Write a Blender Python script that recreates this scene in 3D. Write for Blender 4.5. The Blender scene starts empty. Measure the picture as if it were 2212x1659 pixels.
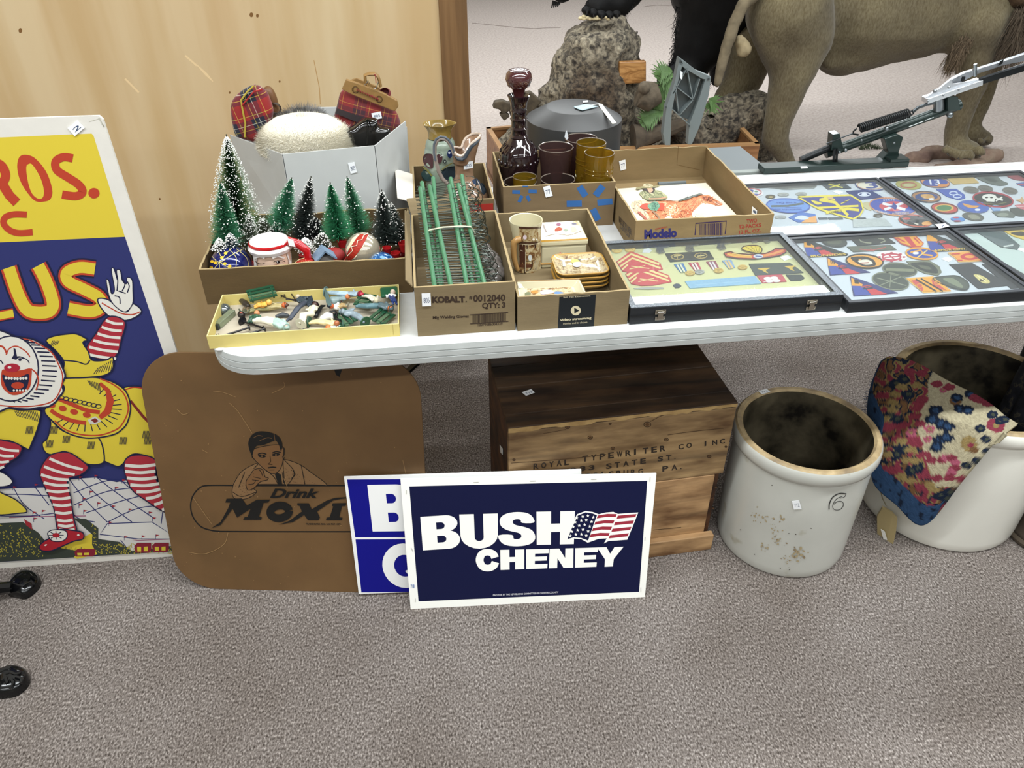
import bpy, bmesh, math, random
from mathutils import Vector, Matrix, noise
random.seed(7)
S = bpy.context.scene
COL = S.collection
V = Vector
# ------------------------------------------------------------------ camera
F_PX, PITCH, YAW, ROLL = 1668.874, 0.61665, 0.119698, -0.003515
CAM = V((0.0, -1.20941, 1.49354))
def _cam():
    cp, sp, c, s = math.cos(PITCH), math.sin(PITCH), math.cos(YAW), math.sin(YAW)
    fw = V((s*cp, c*cp, -sp)); r = V((c, -s, 0)); u = r.cross(fw)
    cr, sr = math.cos(ROLL), math.sin(ROLL)
    return cr*r+sr*u, -sr*r+cr*u, fw
CR, CU, CF = _cam()
cam = bpy.data.cameras.new('camera'); camo = bpy.data.objects.new('camera', cam); COL.objects.link(camo)
cam.sensor_fit = 'HORIZONTAL'; cam.sensor_width = 36.0; cam.lens = F_PX/2212*36
camo.matrix_world = Matrix(((CR.x, CU.x, -CF.x, CAM.x), (CR.y, CU.y, -CF.y, CAM.y), (CR.z, CU.z, -CF.z, CAM.z), (0, 0, 0, 1)))
cam.clip_start = 0.02; cam.clip_end = 60
S.camera = camo
# ------------------------------------------------------------------ light
S.view_settings.view_transform = 'Standard'; S.view_settings.look = 'None'
S.view_settings.gamma = 1; S.view_settings.use_curve_mapping = False
S.view_settings.exposure = 0.15
S.cycles.transparent_max_bounces = 32
w = bpy.data.worlds.new('world'); S.world = w; w.use_nodes = True
w.node_tree.nodes['Background'].inputs[0].default_value = (0.93, 0.94, 0.94, 1)
w.node_tree.nodes['Background'].inputs[1].default_value = 0.22
def area(name, loc, sx, sy, power, col=(0.95, 1.0, 1.02)):
    l = bpy.data.lights.new(name, 'AREA'); l.shape = 'RECTANGLE'; l.size = sx; l.size_y = sy; l.energy = power; l.color = col
    o = bpy.data.objects.new(name, l); COL.objects.link(o); o.location = loc
    return o
for x, y, l, e in ((.2, -4.4, 7, 40), (.6, -2.6, 7, 105), (.6, -.6, 7, 150), (.6, 1.3, 7, 112), (.6, 3.82, 5.0, 100), (2.1, 4.98, 3.3, 66), (2.0, 7.2, 7, 70)):
    area('ceiling_tube_light', (x, y, 2.95), l, .14, e)
# ------------------------------------------------------------------ pixel to place
def ray(x, y):
    return (CF + CR*((x-1106)/F_PX) - CU*((y-829.5)/F_PX))
def atz(x, y, z):
    d = ray(x, y); return CAM + d*((z-CAM.z)/d.z)
def aty(x, y, Y):
    d = ray(x, y); return CAM + d*((Y-CAM.y)/d.y)
def rp(r, pt):
    return r*(V(pt)-CAM).dot(CF)/F_PX
def crop(x0, y0, s):
    return lambda x, y: (x0+x/s, y0+y/s)
cA = crop(420, 120, 4.366); cB = crop(420, 440, 4.424); cC = crop(880, 230, 3.318); cD = crop(1020, 0, 3.456)
cE = crop(1500, 0, 3.107); cF = crop(0, 230, 2.91); cG = crop(0, 700, 3.016); cH = crop(1290, 280, 3.95)
cI = crop(1590, 340, 3.556); cJ = crop(320, 760, 3.072); cK = crop(1020, 740, 3.457); cL = crop(1520, 720, 3.016)
cM = crop(730, 1000, 3.16); cN = crop(0, 1180, 4.88); cO = crop(880, 230, 7.9); cP = crop(1060, 130, 5.72)
cQ = crop(1080, 440, 7.373); cR = crop(520, 600, 6.144); cS = crop(1560, 300, 7.373); cT = crop(430, 640, 7.373)
cX = lambda x, y: (x, y)
# ------------------------------------------------------------------ materials
def lin(h):
    if isinstance(h, str):
        h = h.lstrip('#'); c = [int(h[i:i+2], 16)/255 for i in (0, 2, 4)]
        return tuple((x/12.92 if x <= .04045 else ((x+.055)/1.055)**2.4) for x in c)+(1,)
    return tuple(h[:3])+(1,)
_M = {}
def nm(name):
    m = bpy.data.materials.new(name); m.use_nodes = True
    nt = m.node_tree; b = nt.nodes['Principled BSDF']
    return m, nt, b
def noise_node(nt, scale, detail=3, stretch=None, rough=.55):
    tc = nt.nodes.new('ShaderNodeTexCoord'); mp = nt.nodes.new('ShaderNodeMapping')
    nt.links.new(tc.outputs['Object'], mp.inputs[0])
    if stretch: mp.inputs['Scale'].default_value = stretch
    n = nt.nodes.new('ShaderNodeTexNoise'); n.inputs['Scale'].default_value = scale; n.inputs['Detail'].default_value = detail
    n.inputs['Roughness'].default_value = rough
    nt.links.new(mp.outputs[0], n.inputs['Vector'])
    return n, mp
def ramp(nt, src, stops):
    r = nt.nodes.new('ShaderNodeValToRGB'); el = r.color_ramp.elements
    while len(el) < len(stops): el.new(0.5)
    for e, (p, c) in zip(el, stops): e.position = p; e.color = lin(c)
    nt.links.new(src, r.inputs[0]); return r
def bump(nt, b, src, strength, dist=.002):
    bp = nt.nodes.new('ShaderNodeBump'); bp.inputs['Strength'].default_value = strength; bp.inputs['Distance'].default_value = dist
    nt.links.new(src, bp.inputs['Height']); nt.links.new(bp.outputs[0], b.inputs['Normal'])
def mat(color, rough=.55, metal=0, var=0, vs=30, bmp=0, bs=200, coat=0, emit=0, sheen=0, stretch=None, spec=.5):
    key = (str(color), rough, metal, var, vs, bmp, bs, coat, sheen, stretch, spec)
    if key in _M: return _M[key]
    m, nt, b = nm('finish'); c = lin(color)
    b.inputs['Base Color'].default_value = c; b.inputs['Roughness'].default_value = rough; b.inputs['Metallic'].default_value = metal
    b.inputs['Specular IOR Level'].default_value = spec
    if coat: b.inputs['Coat Weight'].default_value = coat; b.inputs['Coat Roughness'].default_value = .08
    if sheen: b.inputs['Sheen Weight'].default_value = sheen
    if var:
        n, _ = noise_node(nt, vs, 4, stretch)
        d = nt.nodes.new('ShaderNodeValToRGB'); e = d.color_ramp.elements
        e[0].position = .3; e[1].position = .7
        e[0].color = tuple(max(0, x*(1-var)) for x in c[:3])+(1,); e[1].color = tuple(min(1, x*(1+var)) for x in c[:3])+(1,)
        nt.links.new(n.outputs['Fac'], d.inputs[0]); nt.links.new(d.outputs[0], b.inputs['Base Color'])
    if bmp:
        n2, _ = noise_node(nt, bs, 3, stretch); bump(nt, b, n2.outputs['Fac'], bmp)
    _M[key] = m; return m
def ink(c, rough=.5):
    return mat(c, rough, spec=.25)
def ramp_mat(name, scale, stops, rough=.6, stretch=None, detail=5, bmp=.2, bscale=None, dist=.002, metal=0, distort=0, coat=0, second=None):
    if name in _M: return _M[name]
    m, nt, b = nm(name); b.inputs['Roughness'].default_value = rough; b.inputs['Metallic'].default_value = metal
    if coat: b.inputs['Coat Weight'].default_value = coat; b.inputs['Coat Roughness'].default_value = .1
    n, mp = noise_node(nt, scale, detail, stretch); n.inputs['Distortion'].default_value = distort
    r = ramp(nt, n.outputs['Fac'], stops); out = r.outputs[0]
    if second:  # (scale, stretch, stops) multiplied on top
        n2, _ = noise_node(nt, second[0], 4, second[1]); r2 = ramp(nt, n2.outputs['Fac'], second[2])
        mx = nt.nodes.new('ShaderNodeMixRGB'); mx.blend_type = 'MULTIPLY'; mx.inputs[0].default_value = 1
        nt.links.new(out, mx.inputs[1]); nt.links.new(r2.outputs[0], mx.inputs[2]); out = mx.outputs[0]
    nt.links.new(out, b.inputs['Base Color'])
    if bmp:
        if bscale: n = noise_node(nt, bscale, 4, stretch)[0]
        bump(nt, b, n.outputs['Fac'], bmp, dist)
    _M[name] = m; return m
def glass_mat(name, tint, gloss_rough=.03, ior=1.45, haze=0.0, hcol='#dfe6ea'):
    if name in _M: return _M[name]
    m = bpy.data.materials.new(name); m.use_nodes = True; nt = m.node_tree; nt.nodes.clear()
    o = nt.nodes.new('ShaderNodeOutputMaterial'); t = nt.nodes.new('ShaderNodeBsdfTransparent'); g = nt.nodes.new('ShaderNodeBsdfGlossy')
    lw = nt.nodes.new('ShaderNodeLayerWeight'); lw.inputs[0].default_value = .5; mx = nt.nodes.new('ShaderNodeMixShader')
    pw = nt.nodes.new('ShaderNodeMath'); pw.operation = 'POWER'; pw.inputs[1].default_value = 5; nt.links.new(lw.outputs['Facing'], pw.inputs[0])
    fr = nt.nodes.new('ShaderNodeMath'); fr.operation = 'MULTIPLY_ADD'; fr.inputs[1].default_value = .95; fr.inputs[2].default_value = .04; nt.links.new(pw.outputs[0], fr.inputs[0])
    t.inputs[0].default_value = lin(tint); g.inputs['Roughness'].default_value = gloss_rough
    base = t.outputs[0]
    if haze:
        d = nt.nodes.new('ShaderNodeBsdfDiffuse'); d.inputs[0].default_value = lin(hcol)
        m2 = nt.nodes.new('ShaderNodeMixShader'); m2.inputs[0].default_value = haze
        nt.links.new(t.outputs[0], m2.inputs[1]); nt.links.new(d.outputs[0], m2.inputs[2]); base = m2.outputs[0]
    nt.links.new(fr.outputs[0], mx.inputs[0]); nt.links.new(base, mx.inputs[1]); nt.links.new(g.outputs[0], mx.inputs[2])
    nt.links.new(mx.outputs[0], o.inputs[0]); _M[name] = m; return m
def plaid_mat(name, k, base, dark, rot=(0, 0, 0), line='#c9b54a', line2='#d8d8c8', axes=('X', 'Z')):
    if name in _M: return _M[name]
    m, nt, b = nm(name); b.inputs['Roughness'].default_value = .85; b.inputs['Sheen Weight'].default_value = .2
    tc = nt.nodes.new('ShaderNodeTexCoord'); mp = nt.nodes.new('ShaderNodeMapping'); mp.inputs['Rotation'].default_value = rot
    nt.links.new(tc.outputs['Object'], mp.inputs[0]); sx = nt.nodes.new('ShaderNodeSeparateXYZ'); nt.links.new(mp.outputs[0], sx.inputs[0])
    outs = []
    for ax in axes:
        mu = nt.nodes.new('ShaderNodeMath'); mu.operation = 'MULTIPLY'; mu.inputs[1].default_value = k; nt.links.new(sx.outputs[ax], mu.inputs[0])
        fr = nt.nodes.new('ShaderNodeMath'); fr.operation = 'FRACT'; nt.links.new(mu.outputs[0], fr.inputs[0])
        r = nt.nodes.new('ShaderNodeValToRGB'); r.color_ramp.interpolation = 'CONSTANT'; el = r.color_ramp.elements
        st = [(0, base), (.3, dark), (.42, line), (.44, dark), (.58, line2), (.60, dark), (.76, base), (.87, line), (.89, base)]
        while len(el) < len(st): el.new(.5)
        for e, (p, c) in zip(el, st): e.position = p; e.color = lin(c)
        nt.links.new(fr.outputs[0], r.inputs[0]); outs.append(r.outputs[0])
    mx = nt.nodes.new('ShaderNodeMixRGB'); mx.inputs[0].default_value = .5; mx.blend_type = 'MIX'; nt.links.new(outs[0], mx.inputs[1]); nt.links.new(outs[1], mx.inputs[2])
    nt.links.new(mx.outputs[0], b.inputs['Base Color']); _M[name] = m; return m
# ------------------------------------------------------------------ geometry
def frame_to(d):
    d = V(d).normalized(); a = V((0, 0, 1)) if abs(d.z) < .9 else V((1, 0, 0))
    x = a.cross(d).normalized(); return x, d.cross(x), d
class B:
    def __init__(s): s.v = []; s.f = []; s.m = []; s.c = 0
    def add(s, vs, fs, m=None, M=None):
        o = len(s.v); m = s.c if m is None else m
        s.v += [(M @ V(v) if M else V(v)) for v in vs]; s.f += [tuple(i+o for i in f) for f in fs]; s.m += [m]*len(fs); return s
    def box(s, c, size, rot=0, m=None, M=None):
        x, y, z = [k/2 for k in size]; R = Matrix.Rotation(rot, 3, 'Z') if not isinstance(rot, Matrix) else rot
        vs = [V(c)+R @ V((i*x, j*y, k*z)) for i in (-1, 1) for j in (-1, 1) for k in (-1, 1)]
        return s.add(vs, [(0, 1, 3, 2), (4, 6, 7, 5), (0, 4, 5, 1), (2, 3, 7, 6), (0, 2, 6, 4), (1, 5, 7, 3)], m, M)
    def bar(s, a, b, wd, th, up=(0, 0, 1), m=None):
        a, b = V(a), V(b); d = (b-a); x = d.cross(V(up)).normalized(); u = x.cross(d).normalized()
        vs = [p+x*i*wd/2+u*j*th/2 for p in (a, b) for i, j in ((-1, -1), (1, -1), (1, 1), (-1, 1))]
        return s.add(vs, [(3, 2, 1, 0), (4, 5, 6, 7), (0, 1, 5, 4), (1, 2, 6, 5), (2, 3, 7, 6), (3, 0, 4, 7)], m)
    def tube(s, pts, r, n=8, closed=False, m=None, caps=True, flat=1.0):
        pts = [V(p) for p in pts]; N = len(pts); rr = r if hasattr(r, '__len__') else [r]*N; o = len(s.v); mm = s.c if m is None else m
        px = None
        for i, p in enumerate(pts):
            a = pts[(i-1) % N] if closed or i else p; b = pts[(i+1) % N] if closed or i < N-1 else p
            d = (b-a).normalized() if (b-a).length else V((0, 0, 1))
            if px is None: x, y, _ = frame_to(d)
            else:
                x = (px-d*px.dot(d)); x = x.normalized() if x.length > 1e-6 else frame_to(d)[0]; y = d.cross(x)
            px = x
            for k in range(n):
                t = 2*math.pi*k/n; s.v.append(p+x*rr[i]*math.cos(t)+y*rr[i]*math.sin(t)*flat)
        for i in range(N if closed else N-1):
            for k in range(n):
                j = (i+1) % N; s.f.append((o+i*n+k, o+i*n+(k+1) % n, o+j*n+(k+1) % n, o+j*n+k)); s.m.append(mm)
        if caps and not closed:
            s.f.append(tuple(o+k for k in range(n))[::-1]); s.m.append(mm)
            s.f.append(tuple(o+(N-1)*n+k for k in range(n))); s.m.append(mm)
        return s
    def lathe(s, prof, c=(0, 0, 0), n=32, m=None, M=None, sy=1.0, wob=None, cap=False):
        o = len(s.v); mm = s.c if m is None else m; c = V(c)
        for i, (r, z) in enumerate(prof):
            for k in range(n):
                t = 2*math.pi*k/n; q = (wob(t, i, r) if wob else 1); v = V((r*q*math.cos(t), r*q*math.sin(t)*sy, z))
                s.v.append((M @ v if M else v)+c)
        for i in range(len(prof)-1):
            for k in range(n):
                s.f.append((o+i*n+k, o+i*n+(k+1) % n, o+(i+1)*n+(k+1) % n, o+(i+1)*n+k)); s.m.append(mm)
        if cap:
            s.f.append(tuple(o+k for k in range(n))[::-1]); s.m.append(mm); L = len(prof)-1
            s.f.append(tuple(o+L*n+k for k in range(n))); s.m.append(mm)
        return s
    def ball(s, c, r, n=12, m=None, M=None):
        if not hasattr(r, '__len__'): r = (r, r, r)
        pr = [(max(1e-4, math.sin(math.pi*i/n)), -math.cos(math.pi*i/n)) for i in range(n+1)]; c = V(c)
        S3 = Matrix.Diagonal(V(r)); MM = (M @ S3) if M else S3
        return s.lathe(pr, c, max(8, int(n*1.5)), m, MM)
    def prism(s, pts, d, m=None):
        """closed outline (3D points) thickened by vector d"""
        n = len(pts); pts = [V(p) for p in pts]; d = V(d)
        return s.add(pts+[p+d for p in pts], [tuple(range(n))[::-1], tuple(range(n, 2*n))]+[(i, (i+1) % n, n+(i+1) % n, n+i) for i in range(n)], m)
ORG = {}
BENCH = bpy.data.scenes.new('bench')
def link(o, parent=None, org=None):
    COL.objects.link(o); org = V(org if org is not None else (0, 0, 0))
    if parent is not None: o.parent = parent; org = ORG[parent.name]; o.location = (0, 0, 0)
    else: o.location = org
    ORG[o.name] = org; return o
def thing(name, label, cat, loc=(0, 0, 0), group=None, kind=None):
    o = bpy.data.objects.new(name, None); o.empty_display_size = .02
    o['label'] = label; o['category'] = cat
    if group: o['group'] = group
    if kind: o['kind'] = kind
    return link(o, None, loc)
def obj(name, b, mats, parent=None, smooth=False, bevel=0, label=None, cat=None, group=None, kind=None, seg=2, loc=None, angle=35):
    if not isinstance(mats, (list, tuple)): mats = [mats]
    if parent is None:
        if loc is None:
            zs = min(v.z for v in b.v); n = len(b.v); loc = V((sum(v.x for v in b.v)/n, sum(v.y for v in b.v)/n, zs))
        org = V(loc)
    else: org = ORG[parent.name]
    me = bpy.data.meshes.new(name); me.from_pydata([tuple(v-org) for v in b.v], [], b.f)
    for m in mats: me.materials.append(m)
    me.polygons.foreach_set('material_index', [min(i, len(mats)-1) for i in b.m])
    bm = bmesh.new(); bm.from_mesh(me); bmesh.ops.remove_doubles(bm, verts=bm.verts, dist=1e-6) if len(b.v) < 60000 else None
    bmesh.ops.recalc_face_normals(bm, faces=bm.faces) if len(b.v) < 60000 and not getattr(b, 'flat', False) else None
    bm.to_mesh(me); bm.free()
    if smooth:
        me.polygons.foreach_set('use_smooth', [True]*len(me.polygons)); me.set_sharp_from_angle(angle=math.radians(angle))
    o = bpy.data.objects.new(name, me); link(o, parent, org)
    if bevel:
        md = o.modifiers.new('bevel', 'BEVEL'); md.width = bevel; md.segments = seg; md.limit_method = 'ANGLE'; md.angle_limit = math.radians(40)
    if label: o['label'] = label
    if cat: o['category'] = cat
    if group: o['group'] = group
    if kind: o['kind'] = kind
    return o
def struct(name, b, m, **k): return obj(name, b, m, kind='structure', **k)
def dup(root, loc, rotz=0, label=None, group=None, scale=None):
    r = root.copy(); COL.objects.link(r); r.location = loc; r.rotation_euler = (root.rotation_euler.x, root.rotation_euler.y, rotz)
    if scale: r.scale = (scale,)*3
    if label: r['label'] = label
    if group: r['group'] = group
    for ch in root.children:
        c = ch.copy(); COL.objects.link(c); c.parent = r
        for g in ch.children:
            d = g.copy(); COL.objects.link(d); d.parent = c
    ORG[r.name] = V(loc)
    return r
def organic(name, caps, m, parent=None, voxel=.01, smooth=6, disp=0, dscale=5, post=None, **k):
    """one continuous surface grown from tapered limbs (p1, r1, p2, r2)"""
    b = B()
    for p1, r1, p2, r2 in caps:
        p1, p2 = V(p1), V(p2); d = p2-p1; L = d.length
        if L < 1e-5: b.ball(p1, r1, 12); continue
        pts = []; rr = []
        for i in range(7): a = math.pi/2*(1-i/6); pts.append(p1-d.normalized()*math.sin(a)*r1); rr.append(max(1e-4, r1*math.cos(a)))
        for i in range(1, 7): a = math.pi/2*(i/6); pts.append(p2+d.normalized()*math.sin(a)*r2); rr.append(max(1e-4, r2*math.cos(a)))
        b.tube(pts, rr, 16)
    o = obj(name, b, m, parent, **k)
    md = o.modifiers.new('r', 'REMESH'); md.mode = 'VOXEL'; md.voxel_size = voxel
    if smooth: sm = o.modifiers.new('s', 'SMOOTH'); sm.iterations = smooth; sm.factor = .6
    BENCH.collection.objects.link(o); BENCH.view_layers[0].update(); dg = BENCH.view_layers[0].depsgraph; me = bpy.data.meshes.new_from_object(o.evaluated_get(dg)); o.modifiers.clear(); o.data = me; BENCH.collection.objects.unlink(o)
    org = ORG[o.name] if parent is None else ORG[parent.name]
    if disp or post:
        for v in me.vertices:
            co = v.co+org; n = v.normal
            if disp: v.co += n*(noise.fractal(co*dscale, .9, 2.1, 5)*disp)
            if post: v.co = post(v.co+org)-org
    if len(me.materials) == 0: me.materials.append(m)
    me.polygons.foreach_set('use_smooth', [True]*len(me.polygons)); return o
# ------------------------------------------------------------------ flat print on a plane
def catmull(pts, closed=True, k=5):
    n = len(pts); out = []
    for i in range(n if closed else n-1):
        p = [pts[(i+j) % n] if closed else pts[min(max(i+j, 0), n-1)] for j in (-1, 0, 1, 2)]
        for q in range(k):
            t = q/k
            out.append(tuple(.5*((2*p[1][a])+(-p[0][a]+p[2][a])*t+(2*p[0][a]-5*p[1][a]+4*p[2][a]-p[3][a])*t*t+(-p[0][a]+3*p[1][a]-3*p[2][a]+p[3][a])*t**3) for a in (0, 1)))
    if not closed: out.append(tuple(pts[-1]))
    return out
def ribbon(pts, w):
    L = []; R = []; n = len(pts); ww = w if hasattr(w, '__len__') else [w]*n
    for i in range(n):
        a = pts[max(0, i-1)]; b = pts[min(n-1, i+1)]; dx, dy = b[0]-a[0], b[1]-a[1]; l = math.hypot(dx, dy) or 1
        nx, ny = -dy/l*ww[i]/2, dx/l*ww[i]/2; L.append((pts[i][0]+nx, pts[i][1]+ny)); R.append((pts[i][0]-nx, pts[i][1]-ny))
    return L, R
def ellipse(cx, cy, rx, ry, rot=0, n=24, a0=0, a1=2*math.pi):
    c, s = math.cos(rot), math.sin(rot); full = abs(a1-a0-2*math.pi) < 1e-6; out = []
    for i in range(n+(0 if full else 1)):
        t = a0+(a1-a0)*i/n; x, y = rx*math.cos(t), ry*math.sin(t); out.append((cx+x*c-y*s, cy+x*s+y*c))
    return out
class Plane:
    def __init__(s, o, pu, pv):
        s.o = V(o); s.u = (V(pu)-s.o).normalized(); n = s.u.cross(V(pv)-s.o).normalized(); s.v = n.cross(s.u); s.n = n
        if s.n.dot(CAM-s.o) < 0: s.n = -s.n
    def hit(s, x, y, off=0):
        o = s.o+s.n*off; d = ray(x, y); t = (o-CAM).dot(s.n)/d.dot(s.n); return CAM+d*t
    def loc(s, a, b, off=0): return s.o+s.u*a+s.v*b+s.n*off
class Print:
    """flat ink on a real plane; outlines are read off the photograph and laid down on that plane"""
    def __init__(s, pl, cr=cX, eps=.00012, base=1):
        s.pl = pl; s.cr = cr; s.b = B(); s.b.flat = True; s.mats = []; s.eps = eps; s.L = base; s.k = 0
    def mi(s, c):
        s.k += 1; m = c if isinstance(c, bpy.types.Material) else ink(c)
        if m not in s.mats: s.mats.append(m)
        return s.mats.index(m)
    def P(s, x, y): 
        px = s.cr(x, y); return s.pl.hit(px[0], px[1], s.eps*s.L+(s.k % 12)*8e-6)
    def poly(s, pts, c, smooth=False):
        if smooth: pts = catmull(pts, True)
        vs = [s.P(*p) for p in pts]; s.b.add(vs, [tuple(range(len(vs)))], s.mi(c)); return s
    def line(s, pts, w, c, smooth=False, closed=False):
        if closed: pts = list(pts)+[pts[0]]
        if smooth: pts = catmull(pts, False)
        L, R = ribbon(pts, w if not hasattr(w, '__len__') or len(w) == len(pts) else [w[0]+(w[-1]-w[0])*i/(len(pts)-1) for i in range(len(pts))])
        vs = [s.P(*p) for p in L]+[s.P(*p) for p in R]; n = len(L)
        s.b.add(vs, [(i, i+1, n+i+1, n+i) for i in range(n-1)], s.mi(c)); return s
    def ell(s, cx, cy, rx, ry, c, rot=0, n=24): return s.poly(ellipse(cx, cy, rx, ry, rot, n), c)
    def ring(s, cx, cy, rx, ry, w, c, rot=0):
        e = ellipse(cx, cy, rx, ry, rot, 28); return s.line(e, w, c, closed=True)
    def up(s, k=1): s.L += k; return s
    def band(s, A, C, c, n=12, m=5):
        """strip between two traced edges, cut small enough to follow a round wall"""
        at = lambda P_, t: (lambda i, f: (P_[i][0]+(P_[i+1][0]-P_[i][0])*f, P_[i][1]+(P_[i+1][1]-P_[i][1])*f))(min(int(t*(len(P_)-1)), len(P_)-2), t*(len(P_)-1)-min(int(t*(len(P_)-1)), len(P_)-2))
        g = [[tuple(at(A, i/n)[k]+(at(C, i/n)[k]-at(A, i/n)[k])*j/m for k in (0, 1)) for j in range(m+1)] for i in range(n+1)]
        for i in range(n):
            for j in range(m): s.k = 0; s.poly([g[i][j], g[i+1][j], g[i+1][j+1], g[i][j+1]], c)
        s.up(); return s
    def hatch(s, pts, cols, n, ln, w, ang=0, jit=.5, seed=1):
        """short brush strokes scattered inside an outline"""
        rn = random.Random(seed); P_ = catmull(pts, True, 3); xs = [p[0] for p in P_]; ys = [p[1] for p in P_]; m = len(P_); k = 0
        while k < n:
            x, y = rn.uniform(min(xs), max(xs)), rn.uniform(min(ys), max(ys)); c = False; k += .34
            for i in range(m):
                (x1, y1), (x2, y2) = P_[i], P_[i-1]
                if (y1 > y) != (y2 > y) and x < (x2-x1)*(y-y1)/(y2-y1)+x1: c = not c
            if c: a = ang+rn.gauss(0, jit); l = ln*rn.uniform(.5, 1.2)/2; s.line([(x-l*math.cos(a), y-l*math.sin(a)), (x, y+rn.uniform(-1, 1)), (x+l*math.cos(a), y+l*math.sin(a))], w*rn.uniform(.6, 1.3), rn.choice(cols)); k += .66
        s.up(); return s
    def blob(s, pts, fill, edge=None, w=6, smooth=True):
        p = catmull(pts, True) if smooth else list(pts); s.poly(p, fill)
        if edge: s.up(); s.line(p, w, edge, closed=True)
        s.up(); return s
    def text(s, t, tl, tr, bl, c, bold=0.0, shear=0):
        vs, fs = text_mesh(t, bold, shear); n = []
        for (x, y) in vs:
            n.append(s.P(tl[0]+(tr[0]-tl[0])*x+(bl[0]-tl[0])*(1-y), tl[1]+(tr[1]-tl[1])*x+(bl[1]-tl[1])*(1-y)))
        s.b.add(n, fs, s.mi(c)); return s
    def glyph(s, ch, tl, tr, bl, br, c, bg):
        def q(p):
            x, y = p; return tuple(tl[k]*(1-x)*(1-y)+tr[k]*x*(1-y)+bl[k]*(1-x)*y+br[k]*x*y for k in (0, 1))
        gl = GL[ch]; hole = False
        for sg, pts in gl:
            if sg == '-' and not hole: s.up(); hole = True
            if sg == 'r':
                L, R = ribbon(*pts); n = len(L); vs = [s.P(*q(p)) for p in L+R]
                s.b.add(vs, [(i, i+1, n+i+1, n+i) for i in range(n-1)], s.mi(c))
            else: s.poly([q(p) for p in pts], bg if sg == '-' else c)
        if hole: s.L -= 1
        return s
    def done(s, name, parent, label=None, **k):
        return obj(name, s.b, s.mats, parent, label=label, **k)
_T = {}
def text_mesh(t, bold=0.0, shear=0):
    if (t, bold, shear) in _T: return _T[(t, bold, shear)]
    cu = bpy.data.curves.new('t', 'FONT'); cu.body = t; cu.offset = bold; cu.shear = shear; cu.resolution_u = 3
    o = bpy.data.objects.new('t', cu); BENCH.collection.objects.link(o); BENCH.view_layers[0].update(); dg = BENCH.view_layers[0].depsgraph
    me = bpy.data.meshes.new_from_object(o.evaluated_get(dg)); vs = [v.co.copy() for v in me.vertices]; fs = [tuple(p.vertices) for p in me.polygons]
    bpy.data.objects.remove(o); bpy.data.meshes.remove(me); bpy.data.curves.remove(cu)
    x0, x1 = min(v.x for v in vs), max(v.x for v in vs); y0, y1 = min(v.y for v in vs), max(v.y for v in vs)
    r = ([((v.x-x0)/(x1-x0), (v.y-y0)/(y1-y0)) for v in vs], fs); _T[(t, bold, shear)] = r; return r
def arc(cx, cy, rx, ry, a0, a1, n=10):
    return [(cx+rx*math.cos(math.radians(a0+(a1-a0)*i/n)), cy+ry*math.sin(math.radians(a0+(a1-a0)*i/n))) for i in range(n+1)]
GL = {
 'B': [('+', [(0, 0), (.6, 0)]+arc(.66, .24, .3, .24, -90, 70)+arc(.7, .73, .3, .27, -70, 90)+[(0, 1)]), ('-', [(.4, .2)]+arc(.52, .3, .1, .1, -90, 90)+[(.4, .4)]), ('-', [(.4, .6)]+arc(.54, .7, .1, .1, -90, 90)+[(.4, .8)])],
 'U': [('+', [(0, 0), (1, 0), (1, .6)]+arc(.5, .62, .5, .38, 0, 180)+[(0, .6)]), ('-', [(.38, -.01), (.62, -.01), (.62, .62)]+arc(.5, .68, .12, .1, 0, 180)+[(.38, .62)])],
 'S': [('+', catmull([(.96, .32), (.93, .16), (.78, .04), (.5, 0), (.22, .04), (.06, .15), (.03, .30), (.10, .44), (.28, .54), (.52, .605), (.61, .68), (.59, .76), (.5, .79), (.40, .77), (.36, .665), (.0, .665), (.04, .84), (.2, .96), (.5, 1.0), (.8, .96), (.96, .84), (.98, .69), (.9, .54), (.72, .45), (.48, .385), (.39, .32), (.40, .24), (.5, .21), (.6, .235), (.64, .32)], True, 3))],
 'H': [('+', [(0, 0), (.38, 0), (.38, 1), (0, 1)]), ('+', [(.62, 0), (1, 0), (1, 1), (.62, 1)]), ('+', [(.38, .37), (.62, .37), (.62, .62), (.38, .62)])],
 'C': [('r', (catmull([(.8, .4), (.72, .22), (.52, .14), (.3, .22), (.2, .5), (.3, .78), (.52, .86), (.72, .78), (.81, .6)], False), .3))],
 'E': [('+', [(0, 0), (.4, 0), (.4, 1), (0, 1)]), ('+', [(.4, 0), (1, 0), (1, .23), (.4, .23)]), ('+', [(.4, .39), (.95, .39), (.95, .6), (.4, .6)]), ('+', [(.4, .77), (1, .77), (1, 1), (.4, 1)])],
 'N': [('+', [(0, 0), (.4, 0), (.66, .5), (.66, 0), (1, 0), (1, 1), (.6, 1), (.34, .5), (.34, 1), (0, 1)])],
 'Y': [('+', [(0, 0), (.36, 0), (.52, .34), (.66, 0), (1, 0), (.69, .62), (.69, 1), (.33, 1), (.33, .62)])],
 'Q': [('r', (arc(.5, .5, .36, .38, 0, 360, 28), .26)), ('+', [(.5, .62), (.66, .55), (1.02, .95), (.85, 1.05)])],
}
def px_poly(pl, pts, cr=cX, off=0): return [pl.hit(*cr(*p), off) for p in pts]
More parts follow.
